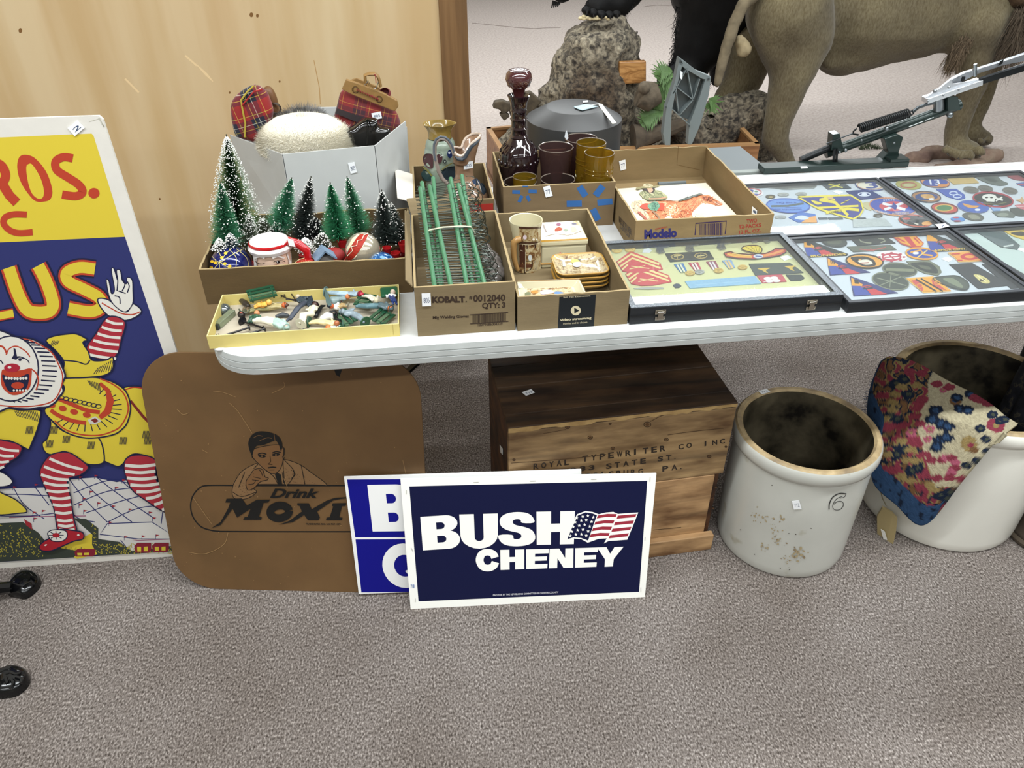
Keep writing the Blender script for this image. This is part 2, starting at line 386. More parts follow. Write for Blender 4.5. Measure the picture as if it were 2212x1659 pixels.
def sticker(parent, pl, pts, cr=cX, num='805', tc='#41506e', off=.0012, label='white price sticker'):
    """small white tag: a thin slip of paper with a printed number"""
    c = px_poly(pl, pts, cr, off); b = B(); b.prism(c, pl.n*.0006)
    o = obj('price_sticker', b, mat('#f2f4f6', .5), parent, label=label)
    if num:
        p = Print(pl, cr, base=1); p.eps = off+.0009
        tl, tr, br, bl = pts
        f = lambda a, b_: tuple(tl[k]*(1-a)*(1-b_)+tr[k]*a*(1-b_)+br[k]*a*b_+bl[k]*(1-a)*b_ for k in (0, 1))
        p.text(num, f(.2, .35), f(.85, .35), f(.2, .75), tc); p.done('printed_number', o)
    return o
# ================================================================== the room
T = .735
carpet, nt, b_ = nm('carpet'); b_.inputs['Roughness'].default_value = .95; b_.inputs['Specular IOR Level'].default_value = .1
n1, mp1 = noise_node(nt, 270, 3, (1.0, .6, 1)); r1 = ramp(nt, n1.outputs['Fac'], [(.3, '#403934'), (.45, '#706863'), (.57, '#8a827d'), (.70, '#b8b0aa')])
n2, mp2 = noise_node(nt, 3.0, 4); r2 = ramp(nt, n2.outputs['Fac'], [(.3, '#dcd8d4'), (.7, '#ffffff')])
mx = nt.nodes.new('ShaderNodeMixRGB'); mx.blend_type = 'MULTIPLY'; mx.inputs[0].default_value = 1
nt.links.new(r1.outputs[0], mx.inputs[1]); nt.links.new(r2.outputs[0], mx.inputs[2]); nt.links.new(mx.outputs[0], b_.inputs['Base Color'])
bump(nt, b_, n1.outputs['Fac'], .7, .004)
carpet_far = ramp_mat('far_floor', 60, [(.3, '#9b9089'), (.5, '#aca19a'), (.7, '#bab0a9')], .9, None, 3, .06, 60, .001)
b = B(); b.add([(-4, -6, 0), (9, -6, 0), (9, 1.9, 0), (-4, 1.9, 0)], [(0, 1, 2, 3)]); struct('floor', b, carpet, loc=(0, 0, 0))
b = B(); b.add([(-4, 1.9, 0), (9, 1.9, 0), (9, 14, 0), (-4, 14, 0)], [(0, 1, 2, 3)]); struct('floor', b, carpet_far, loc=(0, 0, 0))
# carpet seams and the cracks of the hard floor
seam = mat('#7d736c', .95); b = B()
b.bar(atz(1905, 745, .0006), atz(1955, 775, .0006), .004, .001); b.bar(atz(2010, 712, .0006), atz(2040, 738, .0006), .004, .001)
struct('trim_1', b, seam)
def crackline(n, pts, wd):
    b = B(); 
    for i in range(len(pts)-1): b.bar(atz(*pts[i], .001), atz(*pts[i+1], .001), wd, .002)
    struct(n, b, mat('#7a6f68', .9))
crackline('trim_2', [cD(0, 172), cD(90, 180), cD(180, 190), cD(330, 205), cD(460, 214), cD(560, 208), cD(660, 206)], .014)
crackline('trim_3', [cD(1290, 48), cD(1380, 38), cD(1470, 42), cD(1555, 38)], .01)
struct('ceiling', B().add([(-4, -6, 3), (9, -6, 3), (9, 14, 3), (-4, 14, 3)], [(0, 1, 2, 3)]), mat('#d8d6d0', .9), loc=(2, 5, 3))
wm_ = mat('#b9b2a6', .9)
struct('wall_far', B().box((2.5, 14.05, 1.5), (13.2, .1, 3)), wm_, loc=(2.5, 14.05, 0)); struct('wall_right', B().box((9.05, 5, 1.5), (.1, 20, 3)), wm_, loc=(9.05, 4, 0)); struct('wall_left', B().box((-4.05, 4, 1.5), (.1, 20.2, 3)), wm_, loc=(-4.05, 4, 0)); struct('wall_front', B().box((2.5, -6.05, 1.5), (13.2, .1, 3)), wm_, loc=(2.5, -6.05, 0))
ply = ramp_mat('plywood', 1.5, [(.3, '#c2a67b'), (.5, '#cbb088'), (.7, '#d2bc96')], .42, (1.2, 1, .14), 6, .04, 30, .001, second=(9, (1, 1, .09), [(.35, '#f0e8da'), (.6, '#ffffff')]), distort=.8)
b = B(); b.box((-1.9, 1.105, 1.4), (3.97, .05, 2.8)); struct('wall_back', b, ply, loc=(-1.9, 1.105, 0))
oak = ramp_mat('oak', 6, [(.3, '#5b4227'), (.5, '#775735'), (.7, '#8a6943')], .5, (6, 6, .25), 6, .15, 60, .001)
b = B(); b.box((.118, 1.10, 1.4), (.076, .06, 2.8)); struct('trim_4', b, oak, bevel=.003, loc=(.118, 1.10, 0))
# pale scuffs and knots in the plywood
pw = Plane((-1.9, 1.08, 0), (-1, 1.08, 0), (-1.9, 1.08, 1))
p = Print(pw); p.base = 1
for pts in ([(425, 140), (445, 160), (460, 176)], [(400, 120), (425, 142)], [(270, 170), (300, 200)]): p.line(pts, [2, 6, 2][:len(pts)] if len(pts) == 3 else 4, '#e3c79a')
for x, y, r in ((44, 66, 4), (543, 32, 4), (556, 34, 3), (604, 176, 2), (496, 200, 2), (80, 380, 3), (345, 430, 2)): p.ell(x, y, r, r*1.3, '#7d5a34')
p.line([(678, 130), (690, 190), (692, 226)], 1.5, '#b58f5c'); p.done('trim_5', None, kind='structure')
# ================================================================== folding table
TX0, TX1, TD = -.412, 2.03, .762
def table():
    t = thing('folding_table', 'long white plastic folding table with rounded corners and ridged edge', 'table', (.6, .38, 0))
    def outline(ins, z):
        r = .095-ins; x0, x1, y0, y1 = TX0+ins, TX1-ins, ins, TD-ins; o = []
        for cx, cy, a in ((x0+r, y0+r, 180), (x1-r, y0+r, 270), (x1-r, y1-r, 0), (x0+r, y1-r, 90)):
            o += [(cx+r*math.cos(math.radians(a+k*9)), cy+r*math.sin(math.radians(a+k*9)), z) for k in range(11)]
        return o
    prof = [(.03, T), (.012, T), (.005, T-.001), (.0015, T-.0045), (.0, T-.016), (.002, T-.0165), (.002, T-.0185), (0, T-.019), (0, T-.029), (.002, T-.0295), (.002, T-.0315), (0, T-.032), (.001, T-.043), (.006, T-.047), (.04, T-.047)]
    b = B(); n = 44
    for i, (ins, z) in enumerate(prof): b.v += [V(q) for q in outline(ins, z)]
    for i in range(len(prof)-1):
        for k in range(n): b.f.append((i*n+k, i*n+(k+1) % n, (i+1)*n+(k+1) % n, (i+1)*n+k)); b.m.append(0)
    b.f.append(tuple(range(n))[::-1]); b.m.append(0); b.f.append(tuple((len(prof)-1)*n+k for k in range(n))); b.m.append(0)
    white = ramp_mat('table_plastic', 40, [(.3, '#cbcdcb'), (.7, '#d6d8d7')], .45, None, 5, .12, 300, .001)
    side = ramp_mat('table_side_shaded', 25, [(.3, '#b4b8b6'), (.7, '#c0c4c2')], .5, None, 5, .12, 300, .001)  # same plastic in a darker tone: shade of the edge put into the colour
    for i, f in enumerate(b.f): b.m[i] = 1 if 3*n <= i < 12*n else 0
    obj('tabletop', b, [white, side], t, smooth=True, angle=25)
    steel = mat('#23272a', .4, .6)
    # worn chips along the front lip
    b = B(); rnd = random.Random(3)
    for i in range(26):
        x = -.33+rnd.random()*.6; b.ball((x, .004, T-.003-rnd.random()*.004), (.004+rnd.random()*.006, .002, .0015), 5)
    b.ball((-.385, .035, T-.002), (.012, .008, .003), 6); b.ball((-.365, .028, T-.004), (.008, .005, .003), 6)
    obj('worn_lip', b, mat('#d9dbda', .5), t, label='scuffed chipped front lip', smooth=True, kind='stuff')
    for x in (-.2, 1.83):
        for y in (.17, .6):
            b = B(); b.tube([(x, y, 0), (x, y, T-.05)], .014, 12); obj('leg', b, steel, t, smooth=True)
        for z_, r_ in ((T-.06, .012), (.3, .01)): b = B(); b.tube([(x, .17, z_), (x, .6, z_)], r_, 10); obj('cross_bar', b, steel, t, smooth=True)
        s = 1 if x < 0 else -1
        b = B(); b.bar((x, .38, .3), (x+s*.42, .38, T-.055), .022, .006); obj('brace', b, steel, t)
    b = B(); b.bar((-.09, .2, .60), (.0, .05, T-.05), .014, .006); obj('locking_bar', b, steel, t)
table()
# ================================================================== open boxes
def cardboard(col, name, v=.1):
    return mat(col, .85, var=v, vs=9, bmp=.12, bs=120, stretch=(1, 1, 3.5), spec=.2)
def open_box(name, label, x0, x1, y0, y1, h, m, group=None, th=.004, z=T, hb=None, hl=None, hr=None, skew=(0, 0), jag=0, rim=None, seed=1, cat='box'):
    hb = hb or h; hl = hl or h; hr = hr or h
    t = thing(name, label, cat, ((x0+x1)/2, (y0+y1)/2, z), group); dx, dy = skew; rnd = random.Random(seed)
    def wall(a, bb, ha, hbb, inw):
        a, bb = V(a), V(bb); b = B(); n = 14 if jag else 1; d = V(inw)*th; bot = []; top = []
        for i in range(n+1):
            q = a.lerp(bb, i/n); hh = ha+(hbb-ha)*i/n+(rnd.uniform(-jag, jag) if jag and 0 < i < n else 0); bot.append(q); top.append(q+V((dx, dy, hh)))
        b.prism(bot+top[::-1], d); obj('side_panel', b, [m], t)
        if rim:
            b = B(); up = V((0, 0, .0008))
            for i in range(n): b.prism([top[i], top[i+1], top[i+1]+d, top[i]+d], up)
            obj('cut_edge', b, rim, t, kind='stuff' if jag else None)
    wall((x0, y0, z), (x1, y0, z), h, h, (0, 1, 0)); wall((x1, y1, z), (x0, y1, z), hb, hb, (0, -1, 0))
    wall((x0, y1-th, z), (x0, y0+th, z), hl, hl, (1, 0, 0)); wall((x1, y0+th, z), (x1, y1-th, z), hr, hr, (-1, 0, 0))
    b = B(); b.box(((x0+x1)/2, (y0+y1)/2, z+.0015), (x1-x0-.001, y1-y0-.001, .003)); obj('bottom_panel', b, m, t)
    return t
CB = cardboard('#807054', 'a'); CB2 = cardboard('#77644a', 'b'); CB3 = cardboard('#6e5c42', 'c'); RIM = mat('#a08c66', .9)
# box of Christmas things
xb = open_box('christmas_box', 'shallow open brown cardboard box of bottle-brush trees and Christmas ornaments', -.44, -.033, .2, .455, .077, cardboard('#5c4a30', 'd'), jag=.0025, rim=RIM, seed=4)
# small yellow tray
yb = open_box('card_tray', 'shallow pale yellow card tray full of painted toy figures', -.404, -.06, .032, .187, .026, mat('#d2c074', .6, var=.04), th=.002, rim=mat('#dccf90', .6))
b = B(); b.add([(-.402, .034, T+.0036), (-.062, .034, T+.0036), (-.062, .185, T+.0036), (-.402, .185, T+.0036)], [(0, 1, 2, 3)])
obj('tray_lining', b, mat('#b3a996', .8, var=.05), yb, label='grey card lining')
p = Print(Plane((-.4, .03, T+.0038), (0, .03, T+.0038), (-.4, .2, T+.0038)), cT)
p.line([(315, 590), (322, 638)], 12, '#1b1a18'); p.line([(290, 598), (270, 622), (240, 630)], 10, '#1b1a18'); p.line([(205, 630), (225, 642)], 8, '#1b1a18'); p.done('marker_writing', yb)
p = Print(Plane((-.4, .0318, T), (0, .0318, T), (-.4, .0318, T+.1)), cB); p.line([(1893, 1150), (1903, 1252)], 4, '#b7a45c'); p.done('lap_seam', yb)
# glove carton
kb = open_box('glove_carton', 'open brown carton printed with a glove maker name holding green wire racks', -.027, .155, .026, .355, .102, CB, jag=.0, rim=RIM)
pk = Plane((-.027, .0258, T), (.155, .0258, T), (-.027, .0258, T+.1)); p = Print(pk, cC)
k = '#3c2f26'
p.text('KOBALT', (175, 1362), (412, 1358), (178, 1410), k, .06); p.text('.', (416, 1395), (427, 1394), (416, 1405), k, .02)
p.text('#', (443, 1358), (466, 1357), (443, 1385), k, .03); p.text('0012040', (472, 1352), (702, 1345), (472, 1402), k, .035)
p.text('QTY: 3', (535, 1408), (703, 1402), (535, 1455), k, .035)
p.text('Mig Welding Gloves', (182, 1503), (440, 1492), (182, 1530), k, .03)
p.line([(450, 1494), (722, 1476)], 6, k); p.line([(450, 1558), (724, 1540)], 6, k)
rnd = random.Random(5); x = 468
while x < 705:
    ww = rnd.choice((2, 3, 4, 6)); y = 1494-(x-450)*.066; p.poly([(x, y), (x+ww, y), (x+ww, y+62), (x, y+62)], k); x += ww+rnd.choice((2, 3, 4))
p.text('10079686004339', (505, 1556), (682, 1546), (505, 1576), k, .02); p.done('printed_lettering', kb, kind='stuff', label='dark brown printed lettering and barcode')
sticker(kb, pk, [(102, 1340), (165, 1338), (170, 1428), (106, 1432)], cC, '805')
b = B(); b.prism([(-.027, .36, T+.1), (.06, .36, T+.1), (.06, .42, T+.115), (-.035, .41, T+.115)], (0, 0, .002)); obj('side_flap', b, CB, kb)
b = B(); b.prism([(-.03, .03, T+.102), (-.03, .355, T+.102), (-.04, .355, T+.112), (-.042, .05, T+.106)], (0.001, 0, .002)); obj('side_flap', b, CB, kb)
# parcel box with black tape
vb = open_box('parcel_box', 'shallow open brown parcel box with black tape strip holding pottery', .159, .369, .022, .41, .072, CB, jag=.0012, rim=RIM, seed=9)
pv = Plane((.159, .0218, T), (.369, .0218, T), (.159, .0218, T+.1)); p = Print(pv, cC)
p.poly([(1090, 1366), (1352, 1346), (1336, 1578), (1078, 1592)], '#1d2124'); p.up()
p.ell(1207, 1463, 36, 34, '#d3c8a6'); p.text('fast, free & convenient', (1118, 1362), (1312, 1350), (1118, 1376), '#b9ae92', .02)
p.text('video streaming', (1093, 1522), (1318, 1506), (1095, 1544), '#d3c8a6', .03); p.text('movies and tv shows', (1116, 1550), (1290, 1538), (1116, 1564), '#a79d84', .02)
p.up(); p.poly([(1196, 1442), (1232, 1462), (1197, 1484)], '#1d2124'); p.done('tape_strip', vb, label='black tape strip with white play sign and lettering')
# tumbler box with blue spark marks
wb = open_box('glassware_box', 'brown cardboard box with blue spark shapes full of coloured glassware', .184, .446, .476, .72, .106, CB2, rim=RIM)
pw_ = Plane((.184, .4758, T), (.446, .4758, T), (.184, .4758, T+.1)); p = Print(pw_, cC); bl = '#37659f'
for pts, w0 in ([(752, 612), (808, 614)], 26), ([(868, 608), (928, 610)], 26), ([(822, 640), (800, 686)], 24), ([(858, 640), (876, 678)], 24), ([(1142, 698), (1250, 696)], 44), ([(1362, 690), (1470, 680)], 44), ([(1232, 574), (1278, 644)], 48), ([(1402, 570), (1348, 640)], 48), ([(1330, 735), (1368, 815)], 46), ([(845, 568), (845, 578)], 40):
    L, R = ribbon(pts, w0); a = pts[0]; bb = pts[1]; p.poly([L[0], L[1], R[1], R[0]], bl)
p.done('spark_print', wb, kind='stuff', label='blue painted spark shapes'); sticker(wb, pw_, [(972, 578), (1020, 566), (1042, 640), (992, 652)], cC, '77')
# beer tray with art prints
mb = open_box('print_tray', 'open brown beer carton tray holding art prints', .452, .762, .305, .755, .082, cardboard('#877250', 'e'), jag=.0015, rim=RIM, hb=.085, seed=11)
pm = Plane((.452, .3048, T), (.762, .3048, T), (.452, .3048, T+.1)); p = Print(pm, cH)
p.text('Modelo', (402, 855), (680, 838), (402, 935), '#2c2a63', .06); p.text('CERVEZA', (492, 845), (600, 822), (494, 858), '#a04437', .02)
p.line([(835, 900), (842, 800), (1105, 780), (1092, 890)], 9, '#33244c'); p.text('TWO', (1275, 765), (1362, 757), (1277, 800), '#96362f', .03)
p.text('12-PACKS', (1215, 812), (1398, 798), (1217, 845), '#96362f', .03); p.text('12 FL. OZ.', (1210, 860), (1395, 846), (1212, 890), '#96362f', .02)
x = 875
while x < 1065:
    ww = rnd.choice((3, 5, 8)); p.poly([(x, 806-(x-875)*.05), (x+ww, 806-(x-875)*.05), (x+ww, 900), (x, 900)], '#33244c'); x += ww+rnd.choice((3, 4, 6))
p.done('printed_lettering', mb, kind='stuff', label='navy and red printed lettering and barcode')
pl2 = Plane((.4518, .7, T), (.4518, .3, T), (.4518, .7, T+.1)); p = Print(pl2, cH)
p.text('IMPORTED BEER', (185, 735), (292, 850), (185, 790), '#4a3a28', .03); p.text('CERVEZA', (195, 790), (280, 885), (195, 840), '#4a3a28', .03); p.done('printed_lettering', mb, kind='stuff')
pb = Plane((.45, .7548, T), (.76, .7508, T), (.45, .7508, T+.1)); sticker(mb, Plane((.45, .751, T), (.76, .751, T), (.45, .751, T+.1)), [(186, 268), (240, 256), (248, 336), (200, 350)], cH, '77')
p = Print(Plane((.45, .7509, T), (.76, .7509, T), (.45, .7509, T+.1)), cH); p.line([(694, 138), (680, 300), (880, 345)], 4, '#6b5233'); p.done('flap_crease', mb)
sticker(mb, Plane((.7578, .3, T), (.7578, .7, T), (.7578, .3, T+.1)), [(1325, 655), (1365, 690), (1362, 728), (1320, 716)], cH, '1')
# stack of prints inside, top sheet shows a mounted rider
pz = T+.024
for k in range(4):
    b = B(); o = .002*k; z = T+.0045+k*.005
    b.prism([(.458+o, .312, z), (.748-o, .312+o, z), (.735, .665-o, z), (.47, .64+o, z)], (0, 0, .0045 if k < 3 else .002))
    sh = obj('art_print', b, mat('#d2c8b0' if k < 3 else '#dad2be', .7), None, label=('art print of a rider on a chestnut horse, topmost of its stack' if k == 3 else ('lowest cream sheet in the carton tray stack', 'second cream sheet from the bottom of the print stack', 'cream sheet just under the rider print')[k]), cat='print', group='art prints in the carton tray')
pp = Plane((.45, .3, T+.0216), (.8, .3, T+.0216), (.45, .7, T+.0216)); p = Print(pp, cH, eps=.00015)
hs = [(420, 640), (520, 612), (600, 604), (700, 612), (770, 590), (830, 565), (885, 556), (960, 565), (1000, 592), (1060, 622), (1068, 640), (1030, 648), (960, 632), (900, 626), (850, 668), (815, 700), (800, 760), (740, 784), (690, 780), (640, 745), (590, 735), (545, 785), (480, 785), (440, 730)]
p.blob([(285, 640), (330, 610), (420, 600), (470, 640), (450, 720), (470, 790), (420, 790), (370, 740), (320, 705)], '#cdb99a').hatch([(285, 640), (330, 610), (420, 600), (450, 720), (420, 780), (320, 705)], ['#b79a78', '#e3d6bd', '#93806a', '#c8a98a'], 90, 34, 5, .7)
p.blob(hs, '#cf7f55').hatch(hs, ['#dd9468', '#bb6a44', '#e6a983', '#c5744c', '#a85a3a'], 300, 40, 6, -.45)
p.hatch([(600, 650), (660, 640), (700, 690), (640, 735), (600, 710)], ['#eab894', '#e3a47c', '#f0cbb0'], 60, 26, 5, .6, seed=4).hatch([(690, 700), (800, 650), (815, 700), (740, 780), (690, 770)], ['#9c5233', '#b5613d', '#8a452b'], 60, 26, 5, 1.2, seed=5)
p.hatch([(900, 575), (960, 572), (1000, 600), (960, 612), (905, 600)], ['#8f4528', '#a85636', '#713522'], 60, 18, 5, .3, seed=6).hatch([(1010, 600), (1066, 628), (1040, 644), (1000, 625)], ['#d9a88c', '#e3c0a8', '#b08070'], 30, 14, 5, .4)
p.blob([(365, 655), (410, 628), (470, 640), (480, 668), (430, 680), (390, 676)], '#bb4a36').blob([(490, 640), (560, 625), (575, 665), (560, 690), (500, 684)], '#b9462f').blob([(430, 645), (500, 612), (535, 650), (505, 690), (455, 684)], '#5f8a70').hatch([(430, 645), (500, 612), (535, 650), (505, 690), (455, 684)], ['#3f6a55', '#86ab90', '#2f4f46'], 30, 22, 4, .8)
p.line([(350, 700), (400, 745), (440, 792)], 18, '#a85a4a', True).line([(470, 690), (520, 740), (540, 790)], 16, '#8c6f56', True).hatch([(240, 650), (280, 660), (300, 740), (250, 745)], ['#8fa6b3', '#b9c7cf', '#6d8796'], 40, 40, 4, 1.3, .25)
p.blob([(360, 545), (400, 520), (460, 520), (530, 520), (590, 560), (600, 580), (560, 592), (500, 580), (450, 604), (410, 590)], '#8b8d66').hatch([(360, 545), (460, 515), (530, 520), (600, 580), (500, 580), (410, 590)], ['#6f7350', '#a8a880', '#565a40', '#bdb994'], 90, 30, 4.5, .7)
p.blob([(420, 600), (480, 572), (560, 575), (590, 592), (480, 606)], '#6d7154').line([(440, 590), (520, 588), (590, 578)], 9, '#c08a6c', True).line([(500, 600), (640, 604), (770, 598)], 5, '#5b4a3a', True)
p.blob([(385, 500), (420, 475), (480, 492), (492, 518), (470, 540), (425, 530)], '#38302d').blob([(428, 500), (468, 500), (474, 524), (446, 536)], '#cfa084').line([(440, 508), (462, 506)], 3, '#4a2f28').line([(446, 524), (464, 522)], 3, '#9c5a4a')
p.blob([(330, 498), (360, 490), (400, 480), (450, 484), (500, 478), (532, 470), (520, 484), (450, 500), (390, 500), (345, 512)], '#8f8860').blob([(392, 484), (402, 464), (440, 460), (470, 470), (474, 484), (430, 490)], '#c4b894').hatch([(392, 484), (402, 464), (440, 460), (474, 484)], ['#a39a72', '#dcd3b4', '#7f7856'], 20, 16, 3)
p.line([(700, 606), (760, 585), (830, 562), (880, 548)], 13, '#5a625c', True).hatch([(700, 606), (760, 575), (830, 555), (885, 545), (870, 565), (760, 600)], ['#38403e', '#74807a', '#4c5551'], 50, 22, 4, -.4).poly([(878, 552), (884, 540), (912, 560)], '#54413a').line([(905, 570), (960, 600), (1000, 628)], 3, '#5a3428', True).line([(985, 590), (1020, 612), (1008, 640)], 3, '#5a3428', True).ell(948, 585, 5, 3, '#1d1512')
p.hatch([(800, 740), (850, 745), (870, 765), (810, 770)], ['#93a07a', '#7b8a68', '#b0b896'], 30, 16, 4).line([(840, 712), (880, 742), (940, 735), (1020, 740)], 3, '#d09a7c', True).line([(860, 725), (900, 715), (940, 722)], 3, '#d09a7c', True).line([(820, 715), (850, 725)], 3, '#d09a7c')
p.done('painted_rider', sh, label='ochre horse with rider in a wide hat')
# small box behind the glove carton, for the vase and pitcher
sb = open_box('pottery_box', 'small open red-edged brown box holding a pitcher and a vase', -.02, .158, .425, .66, .1, CB3, rim=RIM)
b = B(); b.box((.07, .4235, T+.06), (.17, .002, .06)); obj('red_label', b, mat('#9c2a22', .5), sb, label='red printed band')
b = B(); b.prism([(-.02, .425, T+.1), (-.02, .6, T+.1), (-.06, .6, T+.115), (-.055, .43, T+.11)], (0, 0, .002)); obj('side_flap', b, mat('#d8d2c6', .7), sb, label='white folded flap')
# white card box with flaps
def white_box():
    t = thing('white_card_box', 'open white card box with raised flaps holding a fur hat and tartan bags', 'box', (-.2, .66, T)); wm = mat('#c0c2c0', .5, var=.02)
    x0, x1, y0, y1 = -.312, -.1, .5, .765; h = .2
    FL, FR = aty(*cA(825, 930), y0), aty(*cA(1705, 848), y0)
    def quad(pts, n, nrm=(0, .0025, 0)): b = B(); b.prism(pts, nrm); obj(n, b, wm, t, bevel=.0006)
    quad([(FL.x, y0, T), (FR.x, y0, T), FR, FL], 'front_panel')
    LT = aty(*cA(330, 745), .70); quad([(FL.x, y0, T), FL, LT, (LT.x+.01, .70, T)], 'side_panel', (.0025, 0, 0))
    RT = aty(*cA(1995, 615), .66); RB = aty(*cA(2045, 1350), .66); quad([(FR.x, y0, T), FR, RT, V((RB.x, .66, T))], 'side_panel', (-.0025, 0, 0))
    b = B(); b.prism([(LT.x+.01, .76, T), (RB.x, .76, T), (RT.x, .76, .90), (LT.x, .76, .90)], (0, .003, 0)); obj('back_panel', b, wm, t)
    a1, a2 = aty(*cA(1160, 485), .775), aty(*cA(1700, 475), .775); quad([(a1.x, .772, .85), (a2.x, .772, .85), (a2.x, .772, a2.z), (a1.x, .772, a1.z)], 'back_flap')
    b = B(); b.prism([(FL.x, y0, T), (FR.x, y0, T), (RB.x, .66, T), (RB.x, .76, T), (LT.x+.01, .76, T), (LT.x+.01, .7, T)], (0, 0, .003)); obj('bottom_panel', b, wm, t)
    sticker(t, Plane((0, y0-.0003, T), (1, y0-.0003, T), (0, y0-.0003, 1)), [(1448, 1015), (1508, 1004), (1534, 1100), (1474, 1115)], cA, '805')
white_box()
# ================================================================== circus poster
def circus():
    pl = Plane((-1.119, .250, 0), (-.54, .232, 0), (-.549, .252, 1.094))
    t = thing('circus_poster', 'tall white-bordered yellow and navy circus poster with clown, standing at the left', 'poster', (-.85, .24, 0))
    c = [pl.hit(*q) for q in ((-60, 259.5), (0, 257), (150, 252), (213, 250), (222, 258), (300, 500), (388, 780), (515, 1192), (385, 1201), (200, 1215), (0, 1228), (-60, 1232))]
    L = pl.loc(-.26, 0); TL = pl.loc(-.26, 1.097)
    c = [TL]+c[1:-1]+[L]
    b = B(); b.prism(c, -pl.n*.006); obj('board', b, mat('#dcd8cf', .6, var=.03), t)
    Yc, N, R, W, K = '#d6c03e', '#2f3468', '#b5412c', '#dedbd2', '#22243f'
    p = Print(pl, cX)
    rb = (493, 1184)
    p.poly([(-160, 303), (0, 297), (197.6, 288.5), (202, 293), (270, 512.5), (0, 525), (-160, 531)], Yc)
    p.poly([(-160, 529), (0, 523.5), (270, 511.5), rb, (381, 1190.7), (0, 1214), (-160, 1224)], N); p.up()
    p.cr = cF
    p.line([(620, 70), (655, 130), (640, 110)], 8, '#b9b6a8').line([(560, 95), (630, 75)], 4, '#c4c1b2')
    p.blob([(108, 370), (122, 318), (160, 303), (220, 325), (290, 410), (328, 520), (318, 580), (275, 598), (215, 590), (150, 510), (118, 440)], R)
    p.blob([(165, 385), (180, 362), (205, 368), (250, 440), (275, 520), (270, 570), (240, 580), (200, 545), (175, 470)], Yc)
    p.line([(457, 326), (400, 318), (350, 345), (358, 400), (430, 448), (498, 495), (520, 540), (480, 566), (390, 553)], [60, 50, 50, 55, 60, 60, 55, 46, 60], R) if 0 else p.line(catmull([(457, 326), (400, 318), (350, 345), (358, 400), (430, 448), (498, 495), (518, 540), (475, 564), (390, 553)], False), 52, R)
    p.ell(590, 545, 35, 33, R); p.line(catmull([(-90, 340), (0, 365), (35, 430), (10, 480), (-60, 490)], False), 58, R).line([(10, 480), (60, 560), (105, 605)], 60, R)
    p.line(catmull([(168, 680), (90, 678), (35, 695), (18, 730), (55, 775), (120, 795), (205, 792)], False), [42, 40, 42, 50, 48, 40, 34], R) if 0 else p.line(catmull([(168, 680), (90, 678), (35, 695), (22, 735), (60, 778), (120, 796), (205, 790)], False), 40, R)
    for wd, c_ in ((128, K), (104, R), (76, Yc)):
        p.line(catmull([(55, 1012), (110, 1170), (165, 1272), (230, 1296), (310, 1286), (332, 1230), (290, 1100), (240, 1000)], False), wd, c_).line([(-60, 1330), (30, 1310), (85, 1300)], wd*.6, c_)
        p.line(catmull([(597, 1022), (500, 1012), (420, 1045), (430, 1100), (530, 1150), (620, 1200), (640, 1255), (570, 1290), (430, 1268)], False), wd*.92, c_); p.up()
    p.blob([(615, 1210), (680, 1215), (745, 1270), (800, 1290), (835, 1240), (890, 1285), (850, 1325), (780, 1345), (690, 1320), (635, 1265)], W, K, 8)
    p.line([(640, 1235), (700, 1270), (760, 1300), (830, 1308), (880, 1290)], 7, R, True); p.up()
    p.blob([(668, 1095), (685, 1100), (700, 1175), (720, 1150), (700, 1030), (716, 1020), (738, 1090), (733, 1030), (756, 1033), (768, 1092), (795, 1115), (800, 1075), (830, 1090), (835, 1160), (833, 1240), (790, 1290), (735, 1265), (690, 1205)], W, K, 6)
    for l in ([(735, 1160), (740, 1100), (735, 1060)], [(768, 1160), (785, 1120), (770, 1085)], [(800, 1170), (812, 1130), (800, 1100)], [(720, 1190), (750, 1200), (755, 1240)], [(745, 1160), (790, 1175)]): p.line(l, 7, K, True)
    p.up(); sl = [(680, 1322), (785, 1352), (762, 1470), (740, 1550), (690, 1592), (590, 1578), (540, 1525), (600, 1430)]
    p.blob(sl, '#a8303c', K, 8)
    for i in range(6):
        y0 = 1352+i*42; x0 = 665-i*26; x1 = 775-i*9; p.line([(x0, y0-8), ((x0+x1)/2, y0+12), (x1, y0+14+i*2)], 17, W, True)
    # --- lower half, read off a second crop
    p.cr = cG; p.up()
    p.blob([(300, 110), (345, 80), (430, 66), (500, 65), (570, 103), (540, 120), (575, 180), (600, 235), (690, 235), (735, 215), (735, 290), (690, 330), (600, 345), (420, 350), (412, 300), (415, 240), (360, 170)], Yc, K, 9)
    p.line([(412, 236), (500, 245), (560, 262), (585, 235)], 8, K, True); [p.line([(322+i*12, 150-i*4), (345+i*10, 108)], 4, K) for i in range(5)]; [p.line([(610+i*16, 325-i*3), (640+i*14, 285-i*8)], 4, K) for i in range(8)]
    # tents and crowd
    p.blob([(-60, 1080), (100, 1070), (300, 1065), (470, 1010), (620, 1000), (760, 1030), (860, 1010), (960, 1060), (1080, 1010), (1130, 1240), (1190, 1400), (1190, 1480), (600, 1500), (-60, 1545)], '#cdcac6', None, smooth=False)
    for l in ([(450, 1010), (560, 1150), (700, 1290)], [(520, 1000), (650, 1130), (860, 1290)], [(620, 990), (760, 1100), (1010, 1270)], [(800, 1030), (900, 1110), (1100, 1240)], [(480, 1100), (700, 1020), (850, 1040)], [(480, 1180), (700, 1090), (960, 1060)], [(560, 1230), (800, 1150), (1080, 1080)], [(700, 1290), (900, 1200), (1100, 1180)], [(90, 1070), (160, 1180), (290, 1270)], [(230, 1065), (320, 1180)], [(0, 1110), (160, 1110), (330, 1120)], [(0, 1250), (200, 1250), (370, 1230)], [(440, 1010), (480, 1240), (620, 1290)], [(1080, 1070), (1050, 1300)]): p.line(l, 6, N, True)
